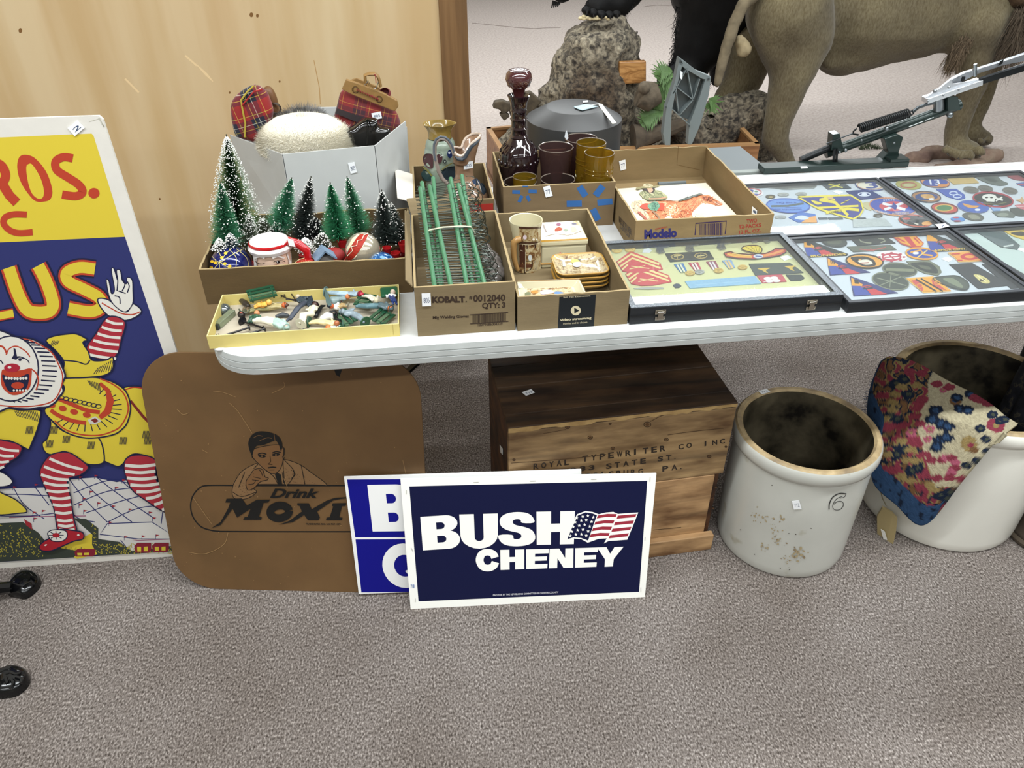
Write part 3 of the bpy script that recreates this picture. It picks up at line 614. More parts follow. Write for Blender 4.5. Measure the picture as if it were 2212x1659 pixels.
    p.line([(60, 1260), (200, 1255), (560, 1250)], 5, '#8d3a63').up()
    p.poly([(700, 1300), (990, 1290), (1160, 1400), (650, 1410)], '#d8d5cf').line([(700, 1300), (990, 1290), (1160, 1400), (900, 1400), (650, 1370), (700, 1300)], 6, N).line([(700, 1300), (820, 1450)], 5, N).line([(690, 1380), (900, 1410), (1140, 1400)], 4, '#8d3a63').up()
    for x, y in ((620, 985), (520, 995), (800, 1015), (755, 1065), (590, 1090), (545, 1135), (640, 1165), (735, 1185), (845, 1205), (975, 1225), (520, 1175), (90, 1060), (230, 1045), (220, 1225), (280, 1215), (225, 1265), (715, 1290), (1000, 1262), (815, 1385), (930, 1380), (1020, 1375), (550, 1215)):
        p.line([(x-6, y-4), (x-6, y+24)], 3, N); p.poly([(x-4, y-4), (x+20, y), (x-4, y+10)], '#9c2c35')
    dk = '#3a4038'; p.up()
    p.poly([(-60, 1300), (150, 1290), (250, 1360), (300, 1420), (400, 1460), (520, 1480), (480, 1520), (-60, 1552)], dk).poly([(480, 1265), (560, 1270), (640, 1330), (640, 1400), (780, 1420), (860, 1480), (1150, 1440), (1160, 1479), (640, 1510), (600, 1440), (600, 1370)], dk)
    p.poly([(300, 1440), (540, 1390), (600, 1360), (640, 1500), (500, 1530), (440, 1490), (300, 1470)], Yc).up()
    rn = random.Random(2)
    for i in range(360):
        x = rn.uniform(-20, 280) if i % 2 else rn.uniform(600, 1140); y = rn.uniform(1310, 1520) if i % 2 else rn.uniform(1300 if x < 640 else 1430, 1495)
        if i % 2 and y < 1300+(x/280)*60: continue
        a = rn.uniform(0, 3.1); p.line([(x-5*math.cos(a), y-5*math.sin(a)), (x+6*math.cos(a), y+6*math.sin(a))], 4, '#b3a53c')
    for i in range(26): x = 270+i*11; p.line([(x, 1505), (x+6, 1470-(i % 3)*8)], 4, dk)
    p.up()
    for x0, y0, x1, y1 in ((875, 1425, 985, 1490), (990, 1425, 1100, 1485), (485, 1465, 620, 1515)):
        p.poly([(x0, y0+20), (x0+20, y0), (x1, y0), (x1, y1-15), (x1-15, y1), (x0+8, y1)], '#842334').up()
        w_ = (x1-x0)*.24; p.poly([(x0+18, y0+26), (x0+18+w_, y0+26), (x0+18+w_, y1-8), (x0+20, y1-8)], Yc).poly([(x0+62, y0+26), (x0+62+w_, y0+24), (x0+62+w_, y1-10), (x0+62, y1-10)], Yc); p.up(-1)
    p.poly([(155, 1270), (205, 1300), (210, 1340), (170, 1310)], '#9c2c35'); p.up(2)
    # body and skirt
    p.blob([(-60, 545), (120, 560), (250, 560), (262, 600), (240, 690), (200, 790), (185, 815), (150, 800), (60, 760), (-60, 750)], Yc, K, 8)
    for i in range(14): p.line([(95+i*11, 565), (115+i*11, 600+i*3)], 4, K)
    p.up(); p.blob([(800, 430), (860, 405), (940, 415), (985, 455), (1040, 560), (1060, 900), (960, 860), (860, 850), (790, 920), (740, 920), (640, 860), (620, 740), (780, 690), (850, 560)], Yc, K, 9)
    p.line([(808, 432), (870, 412), (940, 425), (975, 460)], 8, R, True).line([(850, 500), (930, 600), (1010, 680), (1050, 720)], [16, 18, 18, 18], '#7b2b2a')
    p.up(); p.blob([(300, 590), (330, 640), (310, 740), (275, 780), (300, 840), (360, 850), (420, 830), (500, 870), (560, 910), (640, 915), (680, 880), (640, 740), (500, 720), (400, 690)], Yc, K, 9)
    p.up(); p.blob([(400, 360), (540, 350), (640, 350), (740, 380), (820, 440), (850, 540), (830, 640), (790, 690), (740, 720), (640, 740), (540, 740), (430, 705), (350, 640), (290, 560), (380, 480), (420, 420)], Yc, K, 9)
    p.line([(355, 630), (430, 690), (530, 720), (640, 725), (730, 700), (790, 660), (835, 560), (810, 460), (740, 395), (650, 355)], 9, R, True)
    for i in range(17):
        a = math.radians(-58+i*12.5); cx, cy = 560, 545; p.line([(cx+165*math.cos(a), cy+105*math.sin(a)), (cx+235*math.cos(a), cy+155*math.sin(a))], 6, K)
    p.up(); p.line([(375, 485), (460, 520), (560, 560), (650, 575)], 26, R, True).line([(330, 560), (380, 595), (470, 630), (560, 645)], 26, R, True); p.line([(650, 385), (700, 430), (720, 500), (700, 570), (650, 610)], [20, 30, 48, 46, 30], R) ; p.up()
    for x, y in ((335, 528), (408, 550), (482, 572), (565, 592)): p.ell(x, y, 26, 18, R, .2)
    p.poly([(570, 625), (620, 600), (662, 632), (620, 655), (585, 650)], '#c9c6bd').up().poly([(592, 625), (620, 612), (643, 632), (616, 645)], '#7b2b2a')
    for i in range(9): x = 400+i*30; p.ring(x, 480+i*7, 18, 12, 5, K)
    for bx, by in ((430, 750), (590, 790), (320, 780), (800, 760), (350, 690), (190, 690), (950, 720), (960, 760)):
        for i in range(6): p.line([(bx-22+i*8, by+24), (bx-14+i*8, by-24)], 4, K)
    for i in range(8): p.line([(570+i*11, 365+i*3), (590+i*9, 400+i*6)], 4, K)
    # ruff
    p.up(); rf = [(-60, 70), (105, 82), (150, 88), (200, 95), (250, 115), (290, 140), (330, 165), (360, 205), (385, 240), (410, 290), (425, 340), (405, 390), (412, 440), (385, 475), (360, 510), (310, 540), (250, 545), (190, 555), (120, 552), (60, 545), (-60, 540)]
    p.blob(rf, W, K, 12); p.line([(110, 92), (190, 104), (280, 145), (340, 190), (380, 260), (408, 340), (392, 430), (345, 500), (250, 530), (120, 538), (0, 530)], 8, R, True)
    for i in range(22):
        a = math.radians(-82+i*9.2); p.line([(95+185*math.cos(a), 300+205*math.sin(a)), (110+275*math.cos(a), 305+222*math.sin(a))], [5, 12], K) if 0 else p.line([(95+182*math.cos(a), 300+202*math.sin(a)), (110+262*math.cos(a), 305+205*math.sin(a))], 9, K)
    p.up(); p.ell(70, 290, 180, 212, W); p.up(); p.ring(70, 290, 180, 212, 9, K)
    p.line([(40, 200), (60, 160), (110, 145), (170, 180), (195, 215)], 8, R, True).line([(45, 195), (20, 150), (-30, 140)], 12, R, True).line([(200, 290), (235, 320), (250, 370), (235, 430)], 9, R, True)
    p.poly([(88, 155), (100, 160), (112, 215), (170, 225), (110, 235), (75, 225), (90, 200)], K).up(); p.ell(128, 232, 20, 10, W).up(); p.ell(130, 232, 11, 9, K); p.line([(85, 225), (125, 212), (175, 232), (190, 255)], 6, K, True).line([(-20, 240), (5, 238), (20, 260)], 8, K)
    p.blob([(10, 310), (30, 295), (80, 305), (140, 300), (200, 290), (205, 340), (190, 420), (120, 460), (60, 455), (10, 400)], R)
    p.blob([(15, 330), (60, 345), (130, 345), (185, 325), (185, 380), (165, 425), (110, 440), (60, 440), (30, 390)], K)
    for i in range(8): p.ell(38+i*19, 356-abs(4-i)*1, 8, 10, W); p.ell(90+(i % 5)*20, 433, 7, 7, W)
    p.ell(115, 400, 42, 22, R); p.ell(78, 285, 52, 28, '#a8283a').up(); p.ell(62, 282, 12, 8, W)
    # striped legs and shoes
    p.up(); St = '#a8303c'
    def leg(o, n, a, bb, ww=16):
        p.blob(o, St, K, 8)
        for i in range(n):
            f = (i+.5)/n; q = lambda s_: tuple(s_[int(f*(len(s_)-1))][k]*(1-(f*(len(s_)-1)) % 1)+s_[min(len(s_)-1, int(f*(len(s_)-1))+1)][k]*((f*(len(s_)-1)) % 1) for k in (0, 1))
            x0, x1 = q(a), q(bb); p.line([x0, ((x0[0]+x1[0])/2, (x0[1]+x1[1])/2+9), x1], ww, W, True)
        p.up()
    leg([(350, 845), (440, 835), (520, 880), (575, 935), (520, 985), (440, 1015), (460, 1130), (480, 1260), (495, 1360), (385, 1360), (350, 1200), (290, 1060), (258, 965), (300, 880)], 11, [(340, 850), (262, 965), (300, 1080), (345, 1180), (375, 1290), (385, 1350)], [(565, 930), (450, 1005), (452, 1080), (465, 1180), (475, 1290), (490, 1350)], 18)
    leg([(810, 900), (850, 860), (940, 855), (1015, 890), (1010, 980), (1040, 1060), (1090, 1120), (1180, 1260), (1060, 1220), (950, 1150), (860, 1080), (815, 980)], 8, [(815, 900), (815, 980), (860, 1070), (980, 1160), (1080, 1230)], [(1015, 895), (1012, 980), (1045, 1060), (1085, 1110), (1130, 1180)], 20)
    leg([(-60, 770), (60, 765), (140, 800), (120, 860), (60, 900), (0, 950), (-60, 980)], 4, [(-40, 770), (-50, 960)], [(140, 810), (10, 945)], 16)
    p.blob([(-60, 960), (20, 970), (80, 1020), (60, 1050), (0, 1060), (-60, 1050)], W, K, 7).blob([(-60, 1080), (30, 1110), (110, 1150), (175, 1215), (130, 1232), (-60, 1232)], Yc, K, 8)
    p.blob([(255, 1450), (280, 1420), (330, 1390), (380, 1340), (480, 1345), (540, 1360), (540, 1400), (480, 1415), (400, 1450), (330, 1478), (270, 1475)], '#a82430', K, 8)
    p.blob([(310, 1370), (330, 1345), (380, 1340), (430, 1350), (435, 1390), (400, 1415), (340, 1412)], W, K, 6); p.ell(365, 1376, 24, 15, '#a82430'); [p.line([(365+22*math.cos(a), 1376+14*math.sin(a)), (365+50*math.cos(a), 1376+28*math.sin(a))], 5, K) for a in [k*.78 for k in range(8)]]
    p.up(); p.ell(298, 1440, 9, 5, W, -.4).ell(510, 1375, 8, 6, W)
    p.done('printed_artwork', t, label='clown in yellow ruffled suit, tents and red and yellow lettering')
    sticker(t, pl, [(425, 135), (485, 87), (533, 133), (470, 187)], cF, '2')
circus()
# ================================================================== drink advertising board
def moxie():
    pl = Plane((-.598, .12, 0), (-.223, .062, 0), (-.515, .21, .6))
    t = thing('advertising_board', 'tan rounded fibreboard drink sign with pointing man, leaning below the table end', 'sign', (-.35, .12, 0))
    x0, x1, y0, y1, r = -.062, .557, .0, .628, .10; o = []
    for cx, cy, a in ((x0+r, y0+r+.0, 180), (x1-r, y0+r, 270), (x1-r, y1-r, 0), (x0+r, y1-r, 90)):
        for k in range(13): q = math.radians(a+k*7.5); o.append((cx+r*math.cos(q), cy+r*math.sin(q)))
    o = [(a+(.022*(bb/.6)*(1 if a < .2 else 0)), bb) for a, bb in o]
    fib = ramp_mat('fibreboard', 5, [(.3, '#5e4527'), (.5, '#694d2d'), (.75, '#745734')], .55, None, 6, .05, 150, .0005)
    b = B(); b.prism([pl.loc(*q) for q in o], -pl.n*.005); obj('board', b, fib, t, bevel=.001)
    p = Print(pl, cJ, base=2); K = '#1c1b1a'
    L = catmull([(620, 888), (400, 887), (340, 905), (295, 960), (282, 1030), (300, 1100), (350, 1160), (420, 1185), (480, 1192)], False)
    p.line([(1900, 888), (620, 888)]+L[1:]+[(900, 1194), (1900, 1194)], 9, K); p.up()
    # figure
    sk = '#765536'
    p.blob([(600, 820), (640, 780), (720, 740), (800, 730), (900, 715), (1000, 745), (1080, 800), (1185, 882), (1100, 882), (700, 882), (720, 930), (650, 975), (570, 970), (560, 900)], '#806243', K, 4)
    p.blob([(690, 690), (715, 640), (880, 620), (895, 700), (885, 760), (850, 805), (800, 800), (740, 750)], sk, K, 4)
    p.blob([(665, 600), (690, 550), (740, 528), (810, 535), (865, 560), (890, 610), (882, 660), (868, 620), (845, 590), (800, 605), (760, 620), (720, 625), (700, 655), (690, 690), (672, 650)], K)
    for l in ([(700, 570), (730, 555), (760, 560)], [(740, 590), (790, 570), (820, 575)], [(835, 545), (842, 590)]): p.line(l, 5, '#5e442c', True)
    p.ell(755, 692, 26, 10, K, .1).ell(848, 682, 26, 10, K, -.1); p.up(); p.ell(755, 693, 7, 5, '#7b5c3c').ell(848, 684, 7, 5, '#7b5c3c')
    p.line([(728, 680), (755, 672), (785, 680)], 7, K, True).line([(822, 672), (850, 662), (880, 668)], 7, K, True).line([(808, 690), (812, 730), (795, 745), (825, 748)], 4, '#3c2b1c', True).line([(795, 770), (825, 765), (850, 768)], 8, K, True).line([(805, 785), (838, 783)], 3, K)
    p.line([(885, 640), (903, 640), (903, 680), (890, 700)], 4, K, True).line([(690, 670), (690, 700), (705, 712)], 4, K, True)
    p.poly([(840, 812), (880, 812), (890, 884), (865, 884)], K).poly([(848, 800), (870, 806), (862, 832), (846, 822)], K)
    for l in ([(760, 770), (830, 825), (862, 880)], [(905, 720), (970, 800), (930, 880)], [(960, 790), (975, 815), (950, 840)], [(890, 800), (900, 870)], [(1015, 750), (1040, 880)], [(640, 800), (600, 900)], [(735, 740), (700, 775)], [(560, 930), (620, 960), (720, 930)], [(905, 700), (895, 740), (905, 880)]): p.line(l, 4, K, True)
    p.up(); p.blob([(650, 860), (680, 815), (700, 785), (735, 775), (760, 785), (775, 830), (795, 835), (790, 850), (745, 862), (700, 905), (660, 915)], sk, K, 4)
    for l in ([(700, 830), (745, 840)], [(690, 850), (735, 855)], [(735, 780), (750, 800), (760, 825)], [(665, 880), (700, 875), (715, 850)]): p.line(l, 4, K, True)
    rn = random.Random(8)
    for i in range(230):
        x, y = rn.uniform(575, 1120), rn.uniform(770, 965)
        if (x < 700 and y > 800) or (x > 905 and y < 880 and y > 740+(x-905)*.6): p.line([(x, y), (x+4, y+3)], 2, '#3c2b1c')
    p.up(); p.text('Drink', (808, 908), (1136, 908), (808, 970), K, .035, .35)
    # lettering of the brand word
    p.poly([(520, 975), (620, 972), (655, 1020), (720, 982), (810, 980), (795, 1000), (765, 1003), (735, 1095), (755, 1098), (748, 1115), (630, 1115), (640, 1097), (660, 1095), (680, 1040), (590, 1100), (560, 1040), (520, 1095), (480, 1150), (420, 1170), (480, 1130), (530, 1040), (545, 1000), (512, 1000)], K)
    p.line(ellipse(872, 1062, 62, 42, -.12, 28), 52, K, closed=True)
    p.poly([(990, 1005), (1065, 1005), (1085, 1045), (1180, 990), (1240, 968), (1310, 965), (1420, 975), (1310, 972), (1230, 985), (1120, 1060), (1140, 1100), (1130, 1117), (1060, 1117), (1035, 1082), (960, 1130), (865, 1148), (940, 1120), (1020, 1060), (1005, 1022), (990, 1020)], K)
    for x in (1180, 1350): p.poly([(x+45, 1005), (x+135, 1003), (x+128, 1022), (x+105, 1025), (x+88, 1098), (x+110, 1100), (x+104, 1117), (x, 1117), (x+4, 1100), (x+25, 1097), (x+48, 1026), (x+40, 1022)], K)
    p.text('TRADE MARK REG. U.S. PAT. OFF.', (1045, 1136), (1280, 1138), (1045, 1148), K, .02)
    p.done('printed_artwork', t, label='black printed pointing man and drink lettering in a long oval')
    # scuffs
    p = Print(pl, cJ, base=9); s = '#9b7b53'
    for l in ([(430, 260), (500, 270), (580, 300)], [(540, 340), (600, 400), (690, 540)], [(900, 200), (900, 235), (820, 275)], [(300, 970), (420, 1140)], [(270, 1330), (380, 1340), (500, 1280), (530, 1200)], [(190, 380), (230, 415), (270, 405)], [(360, 650), (395, 670)], [(1690, 720), (1710, 810)], [(900, 840), (925, 900)]): p.line(l, 3, s, True)
    rn = random.Random(1)
    for i in range(70): p.ell(rn.uniform(60, 1750), rn.uniform(150, 1560), rn.uniform(1.5, 4), rn.uniform(1.5, 4), s, n=7)
    p.done('scuff_marks', t, kind='stuff')
moxie()
# ================================================================== two political signs
def signs():
    pl = Plane((-.223, .048, 0), (.3, .016, 0), (-.219, .097, .339))
    t = thing('campaign_sign', 'royal blue and white campaign sign half hidden behind the navy one', 'sign', (-.05, .05, 0))
    c = [pl.hit(743, 1031), pl.loc(.53, .338), pl.loc(.535, 0), pl.hit(775, 1283)]
    b = B(); b.prism(c, -pl.n*.0045); W = '#f2f2f0'; obj('board', b, mat(W, .5), t)
    p = Print(pl, cM); U = '#0b0d80'
    p.poly([(62, 113), (430, 110), (1800, 100), (1800, 500), (118, 508)], U).poly([(120, 522), (1800, 515), (1800, 870), (160, 884)], U).up()
    p.glyph('B', (200, 150), (500, 145), (237, 468), (530, 465), W, U); p.glyph('Q', (288, 555), (600, 550), (312, 852), (620, 850), W, U)
    p.done('printed_artwork', t, label='white letters on two royal blue fields')
    pl = Plane((-.099, -.003, 0), (.46, -.037, 0), (-.093, .08, .341))
    t = thing('campaign_sign', 'navy campaign sign with white border and small waving flag, leaning on the crate', 'sign', (.18, 0, 0)); W = '#f8f7f0'; N = '#0b1138'
    b = B(); b.prism([pl.hit(865, 1034.5), pl.hit(1418, 1022.5), pl.hit(1393, 1290), pl.hit(887, 1316)], -pl.n*.0035); obj('board', b, mat(W, .5), t)
    p = Print(pl, cM)
    p.poly([(487, 160), (2112, 122), (2056, 880), (550, 945)], N).up()
    for ch, q in (('B', ((562, 368), (822, 352), (580, 597), (838, 580))), ('U', ((828, 352), (1090, 345), (842, 588), (1092, 582))), ('S', ((1096, 338), (1346, 332), (1098, 572), (1352, 566))), ('H', ((1355, 333), (1618, 328), (1357, 560), (1610, 554)))): p.glyph(ch, *q, W, N)
    for ch, q in (('C', ((928, 590), (1106, 586), (936, 742), (1110, 736))), ('H', ((1108, 594), (1272, 590), (1110, 731), (1272, 725))), ('E', ((1284, 590), (1440, 586), (1286, 725), (1428, 719))), ('N', ((1445, 586), (1608, 582), (1440, 719), (1606, 714))), ('E', ((1620, 582), (1775, 577), (1618, 714), (1764, 709))), ('Y', ((1768, 577), (1950, 572), (1768, 711), (1925, 705)))): p.glyph(ch, *q, W, N)
    p.up(2); fl = [(1555, 530), (1590, 440), (1632, 350), (1690, 328), (1740, 335), (1780, 350), (1830, 338), (1880, 334), (1912, 348), (1960, 344), (2050, 338), (2010, 440), (1975, 524), (1900, 530), (1850, 532), (1815, 550), (1835, 515), (1780, 518), (1705, 545), (1660, 520), (1610, 516)]
    p.poly(fl, W).up(); p.poly([(1566, 520), (1600, 438), (1638, 358), (1690, 338), (1740, 345), (1768, 358), (1745, 420), (1708, 530), (1660, 512), (1610, 508)], N)
    red = '#9c2f3e'; f = lambda a, bb, t_: (a[0]+(bb[0]-a[0])*t_, a[1]+(bb[1]-a[1])*t_)
    for i in range(4):
        t0 = i/4+.02; t1 = t0+.12; A, Bb = (1775, 355), (1710, 528); C1, D1 = (1905, 345), (1840, 518); E1, F1 = (1912, 356), (1840, 535); G1, H1 = (2040, 345), (1970, 520)
        p.poly([f(A, Bb, t0), tuple(v-(6 if k else 0) for k, v in enumerate(f(f(A, C1, .5), f(Bb, D1, .5), t0))), f(C1, D1, t0), f(C1, D1, t1), tuple(v-(6 if k else 0) for k, v in enumerate(f(f(A, C1, .5), f(Bb, D1, .5), t1))), f(A, Bb, t1)], red)
        p.poly([f(E1, F1, t0), f(G1, H1, t0), f(G1, H1, t1), f(E1, F1, t1)], red)
    p.up()
    def star(x, y, r): p.poly([(x+(r if k % 2 == 0 else r*.42)*math.sin(k*math.pi/5), y-(r if k % 2 == 0 else r*.42)*math.cos(k*math.pi/5)) for k in range(10)], W)
    for x, y in ((1630, 376), (1671, 365), (1706, 360), (1743, 371), (1620, 404), (1661, 393), (1695, 389), (1731, 401), (1607, 436), (1647, 427), (1684, 422), (1719, 433), (1596, 468), (1636, 459), (1673, 454), (1708, 466), (1586, 498), (1624, 488), (1662, 487), (1695, 495)): star(x, y, 12)
    p.text('PAID FOR BY THE REPUBLICAN COMMITTEE OF CHESTER COUNTY', (1058, 897), (1505, 877), (1058, 909), '#c9c9cf', .02)
    p.done('printed_artwork', t, label='white names and waving flag on navy ground')
    p = Print(pl, cM, base=8); g = '#b5b3aa'
    for l in ([(467, 185), (466, 215)], [(2132, 95), (2130, 128)], [(925, 133), (960, 131)], [(1310, 124), (1350, 123)], [(1728, 112), (1765, 111)], [(500, 580), (512, 605)], [(2098, 505), (2096, 530)], [(528, 925), (528, 950)], [(2068, 850), (2068, 880)]): p.line(l, 4, g)
    p.text('718', (497, 830), (522, 830), (497, 855), '#5b7ab0', .02); p.done('staples', t, kind='stuff')
signs()
# ================================================================== typewriter crate
def crate():
    t = thing('wooden_crate', 'old brown wooden typewriter crate with stencilled lettering under the table', 'crate', (.4, .2, 0))
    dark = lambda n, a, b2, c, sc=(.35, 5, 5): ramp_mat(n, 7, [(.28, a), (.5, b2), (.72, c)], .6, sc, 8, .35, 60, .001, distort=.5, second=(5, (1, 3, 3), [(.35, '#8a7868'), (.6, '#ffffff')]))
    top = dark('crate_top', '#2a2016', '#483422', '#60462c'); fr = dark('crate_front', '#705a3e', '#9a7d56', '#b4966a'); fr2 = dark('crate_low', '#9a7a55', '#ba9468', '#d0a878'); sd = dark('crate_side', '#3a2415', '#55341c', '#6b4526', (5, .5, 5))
    A = V((.147, .082, 0)); U = (V((.667, .108, 0))-A).normalized(); D = V((-U.y, U.x, 0)); Wd = .522; H = .455; dp = .30
    P = lambda a, d, z: A+U*a+D*d+V((0, 0, z))
    def plank(a0, a1, d0, d1, z0, z1, m, n='plank', lab=None, bev=.002):
        b = B(); b.prism([P(a0, d0, z0), P(a1, d0, z0), P(a1, d1, z0), P(a0, d1, z0)], (0, 0, z1-z0)); return obj(n, b, m, t, bevel=bev, label=lab)
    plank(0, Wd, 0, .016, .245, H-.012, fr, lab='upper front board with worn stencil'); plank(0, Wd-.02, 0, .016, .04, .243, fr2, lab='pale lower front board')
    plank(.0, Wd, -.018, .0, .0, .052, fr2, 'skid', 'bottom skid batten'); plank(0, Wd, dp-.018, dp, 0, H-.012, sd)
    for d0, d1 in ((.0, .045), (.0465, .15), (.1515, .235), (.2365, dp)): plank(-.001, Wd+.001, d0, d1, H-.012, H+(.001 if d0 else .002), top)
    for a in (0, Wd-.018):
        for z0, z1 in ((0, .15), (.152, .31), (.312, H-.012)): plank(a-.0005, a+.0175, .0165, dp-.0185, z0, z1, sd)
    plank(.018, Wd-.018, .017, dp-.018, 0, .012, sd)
    # pale broken edge along the front of the lid
    rn = random.Random(4); b = B(); n = 40; lo = [P(Wd*i/n, -.0012, H-.011+rn.uniform(-.003, .004)) for i in range(n+1)]; hi = [P(Wd*i/n, -.0012, H-.0005) for i in range(n+1)]
    b.prism(lo+hi[::-1], D*.0006); obj('splintered_edge', b, ramp_mat('splinter', 30, [(.3, '#9c7d4e'), (.7, '#c4a56f')], .8), t, label='pale splintered top edge')
    pf = Plane(P(0, -.0003, 0), P(.5, -.0003, 0), P(0, -.0003, .4)); p = Print(pf, cK); k = '#332b25'
    def stencil(s, a, c, h):
        n = len(s)
        for i, ch in enumerate(s):
            x = a[0]+(c[0]-a[0])*i/(n-1); y = a[1]+(c[1]-a[1])*i/(n-1); w_ = abs(c[0]-a[0])/(n-1)*.66
            if ch == '.': p.ell(x+4, y+h-4, 5, 4, k); continue
            p.text(ch, (x, y), (x+w_*(.35 if ch in 'I.' else 1), y-w_*.14), (x, y+h), k, .03)
    stencil('ROYAL', (458, 905), (688, 875), 42); stencil('TYPEWRITER', (822, 848), (1402, 772), 44); stencil('CO', (1540, 762), (1600, 752), 38); stencil('INC', (1735, 740), (1850, 722), 36)
    stencil('233', (735, 935), (870, 918), 36); stencil('STATE', (1000, 905), (1255, 868), 40); stencil('ST.', (1385, 852), (1510, 832), 38); stencil('HARRISBURG', (745, 985), (1240, 945), 40); stencil('PA.', (1420, 925), (1555, 905), 40)
    for x, y, r in ((712, 632, 16), (882, 708, 17), (1308, 612, 26), (1050, 790, 14), (1450, 725, 15), (1770, 850, 14), (1030, 607, 9), (1895, 778, 8), (312, 876, 10), (1820, 1082, 8), (1800, 1238, 8)): p.ring(x, y, r, r*.7, 5, '#3b2a1c'); p.ell(x, y, r*.6, r*.42, '#5d422a')
    for l in ([(1330, 590), (1420, 545), (1520, 520)], [(1460, 690), (1640, 665), (1880, 640)], [(290, 900), (700, 870), (1000, 835)], [(1350, 1400), (1560, 1380)], [(530, 680), (700, 650)]): p.line(l, 4, '#4a3624', True)
    p.done('stencil_lettering', t, kind='stuff', label='black stencilled company name and address')
    sticker(t, Plane(P(0, 0, H+.0015), P(1, 0, H+.0015), P(0, 1, H+.0015)), [(370, 372), (440, 348), (468, 374), (402, 398)], cK, '712')
    sticker(t, Plane(P(-.0008, 0, 0), P(-.0008, 1, 0), P(-.0008, 0, 1)), [(206, 762), (228, 790), (228, 838), (212, 820)], cK, None)
crate()
# ================================================================== stoneware crocks
def glaze(name, a, b2, stain=True):
    return ramp_mat(name, 4, [(.3, a), (.7, b2)], .22, (1, 1, 1), 4, .03, 40, .0005, second=(7, None, [(.30, '#c9bda0'), (.38, '#ffffff')]) if stain else None)
inner_m = ramp_mat('crock_inside', 9, [(.38, '#15120e'), (.46, '#3f392c'), (.7, '#6b624e')], .45, None, 6, .1, 60, .001)
clay = ramp_mat('raw_clay_rim', 25, [(.3, '#85735a'), (.5, '#a8926c'), (.7, '#c4ad84')], .6, None, 6, .15, 90, .0006)
def crock(name, label, c, r, h, m, tilt=0):
    t = thing(name, label, 'crock', c)
    b = B(); b.lathe([(r*.90, 0), (r*.97, .004), (r*.985, .012), (r*.99, .03), (r, h*.5), (r, h-.048), (r*.995, h-.044), (r*1.035, h-.038), (r*1.055, h-.028), (r*1.055, h-.016), (r*1.04, h-.006), (r*1.025, h-.003)], c, 64, cap=False)
    obj('body', b, m, t, smooth=True, angle=50)
    b = B(); b.lathe([(r*1.026, h-.003), (r*1.0, h+.001), (r*.95, h+.001), (r*.915, h-.004)], c, 64); obj('rim', b, clay, t, smooth=True, label='unglazed buff rim')
    b = B(); b.lathe([(r*.915, h-.004), (r*.90, h-.03), (r*.885, h*.5), (r*.87, .03), (r*.8, .018), (.001, .016)], c, 64); obj('inside', b, inner_m, t, smooth=True, label='dark stained inside')
    b = B(); b.lathe([(.001, .0), (r*.9, 0), (r*.9, .003)], c, 48); obj('foot', b, mat('#5d564b', .8), t)
    return t
c1 = V((.865, .128, 0)); crk = crock('stoneware_crock', 'smaller grey-white stoneware crock marked 6, with worn tan rim', c1, .162, .352, glaze('glaze_grey', '#b8b8b0', '#c8c8c0'))
class Cyl:
    """ink wrapped on the side of a crock: rays meet the round wall"""
    def __init__(s, c, r): s.c = V(c); s.r = r; s.n = V((0, 0, 0))
    def hit(s, x, y, off=0):
        d = ray(x, y); o = CAM-s.c; r = s.r+off; A = d.x**2+d.y**2; Bq = 2*(o.x*d.x+o.y*d.y); C_ = o.x**2+o.y**2-r*r
        q = max(0, Bq*Bq-4*A*C_); return CAM+d*((-Bq-math.sqrt(q))/(2*A))
cy = Cyl(c1, .1625); p = Print(cy, cL, eps=.0002)
for w0, o in ((7, [(930, 1046), (885, 1044), (842, 1068), (820, 1110), (818, 1148)]), (4, [(905, 1062), (868, 1078), (845, 1112), (843, 1138), (862, 1152), (893, 1146), (912, 1118), (900, 1096), (872, 1096), (850, 1114)]), (3, [(930, 1046), (918, 1066), (890, 1074)])): p.line(o, w0, '#3a3a38', True)
p.done('printed_number', crk, label='black number 6')
p = Print(cy, cL, eps=.0002); st = '#a89878'; st2 = '#8d7c62'; rn = random.Random(6)
for cx_, cy_, n, sp, r0 in ((620, 1440, 34, 55, 13), (480, 1350, 20, 40, 9), (430, 1240, 26, 70, 8), (330, 1190, 14, 45, 7), (520, 1205, 10, 22, 10), (400, 1390, 14, 30, 8), (560, 1480, 12, 60, 6)):
    for i in range(n):
        x, y, r = cx_+rn.gauss(0, sp*.5), cy_+rn.gauss(0, sp*.45), rn.uniform(2, r0)
        p.ell(x, y, r, r*.6, st if rn.random() < .8 else st2, rn.uniform(-1, 1), 8)
for x, y in ((240, 1280), (500, 1530), (560, 1540), (600, 1310), (555, 1305), (700, 1270), (330, 1440), (445, 990)): p.ell(x, y, 4, 3, '#3d352c', n=8)
p.done('glaze_stains', crk, label='tan rust stains in the glaze', kind='stuff')
sticker(crk, Plane(cy.hit(*cL(600, 1115))+V((0, 0, 0)), cy.hit(*cL(636, 1115)), cy.hit(*cL(600, 1090))), [(575, 1092), (622, 1088), (638, 1143), (588, 1147)], cL, '712', off=.002)
sticker(crk, Plane((c1.x, c1.y, .3535), (1, c1.y, .3535), (c1.x, 1, .3535)), [(356, 376), (411, 363), (434, 382), (378, 398)], cL, '712')
c2 = V((1.335, .19, 0)); crk2 = crock('stoneware_crock', 'larger white stoneware crock with a floral rug hung over its rim', c2, .200, .392, glaze('glaze_white', '#dcdad0', '#e6e4da', False))
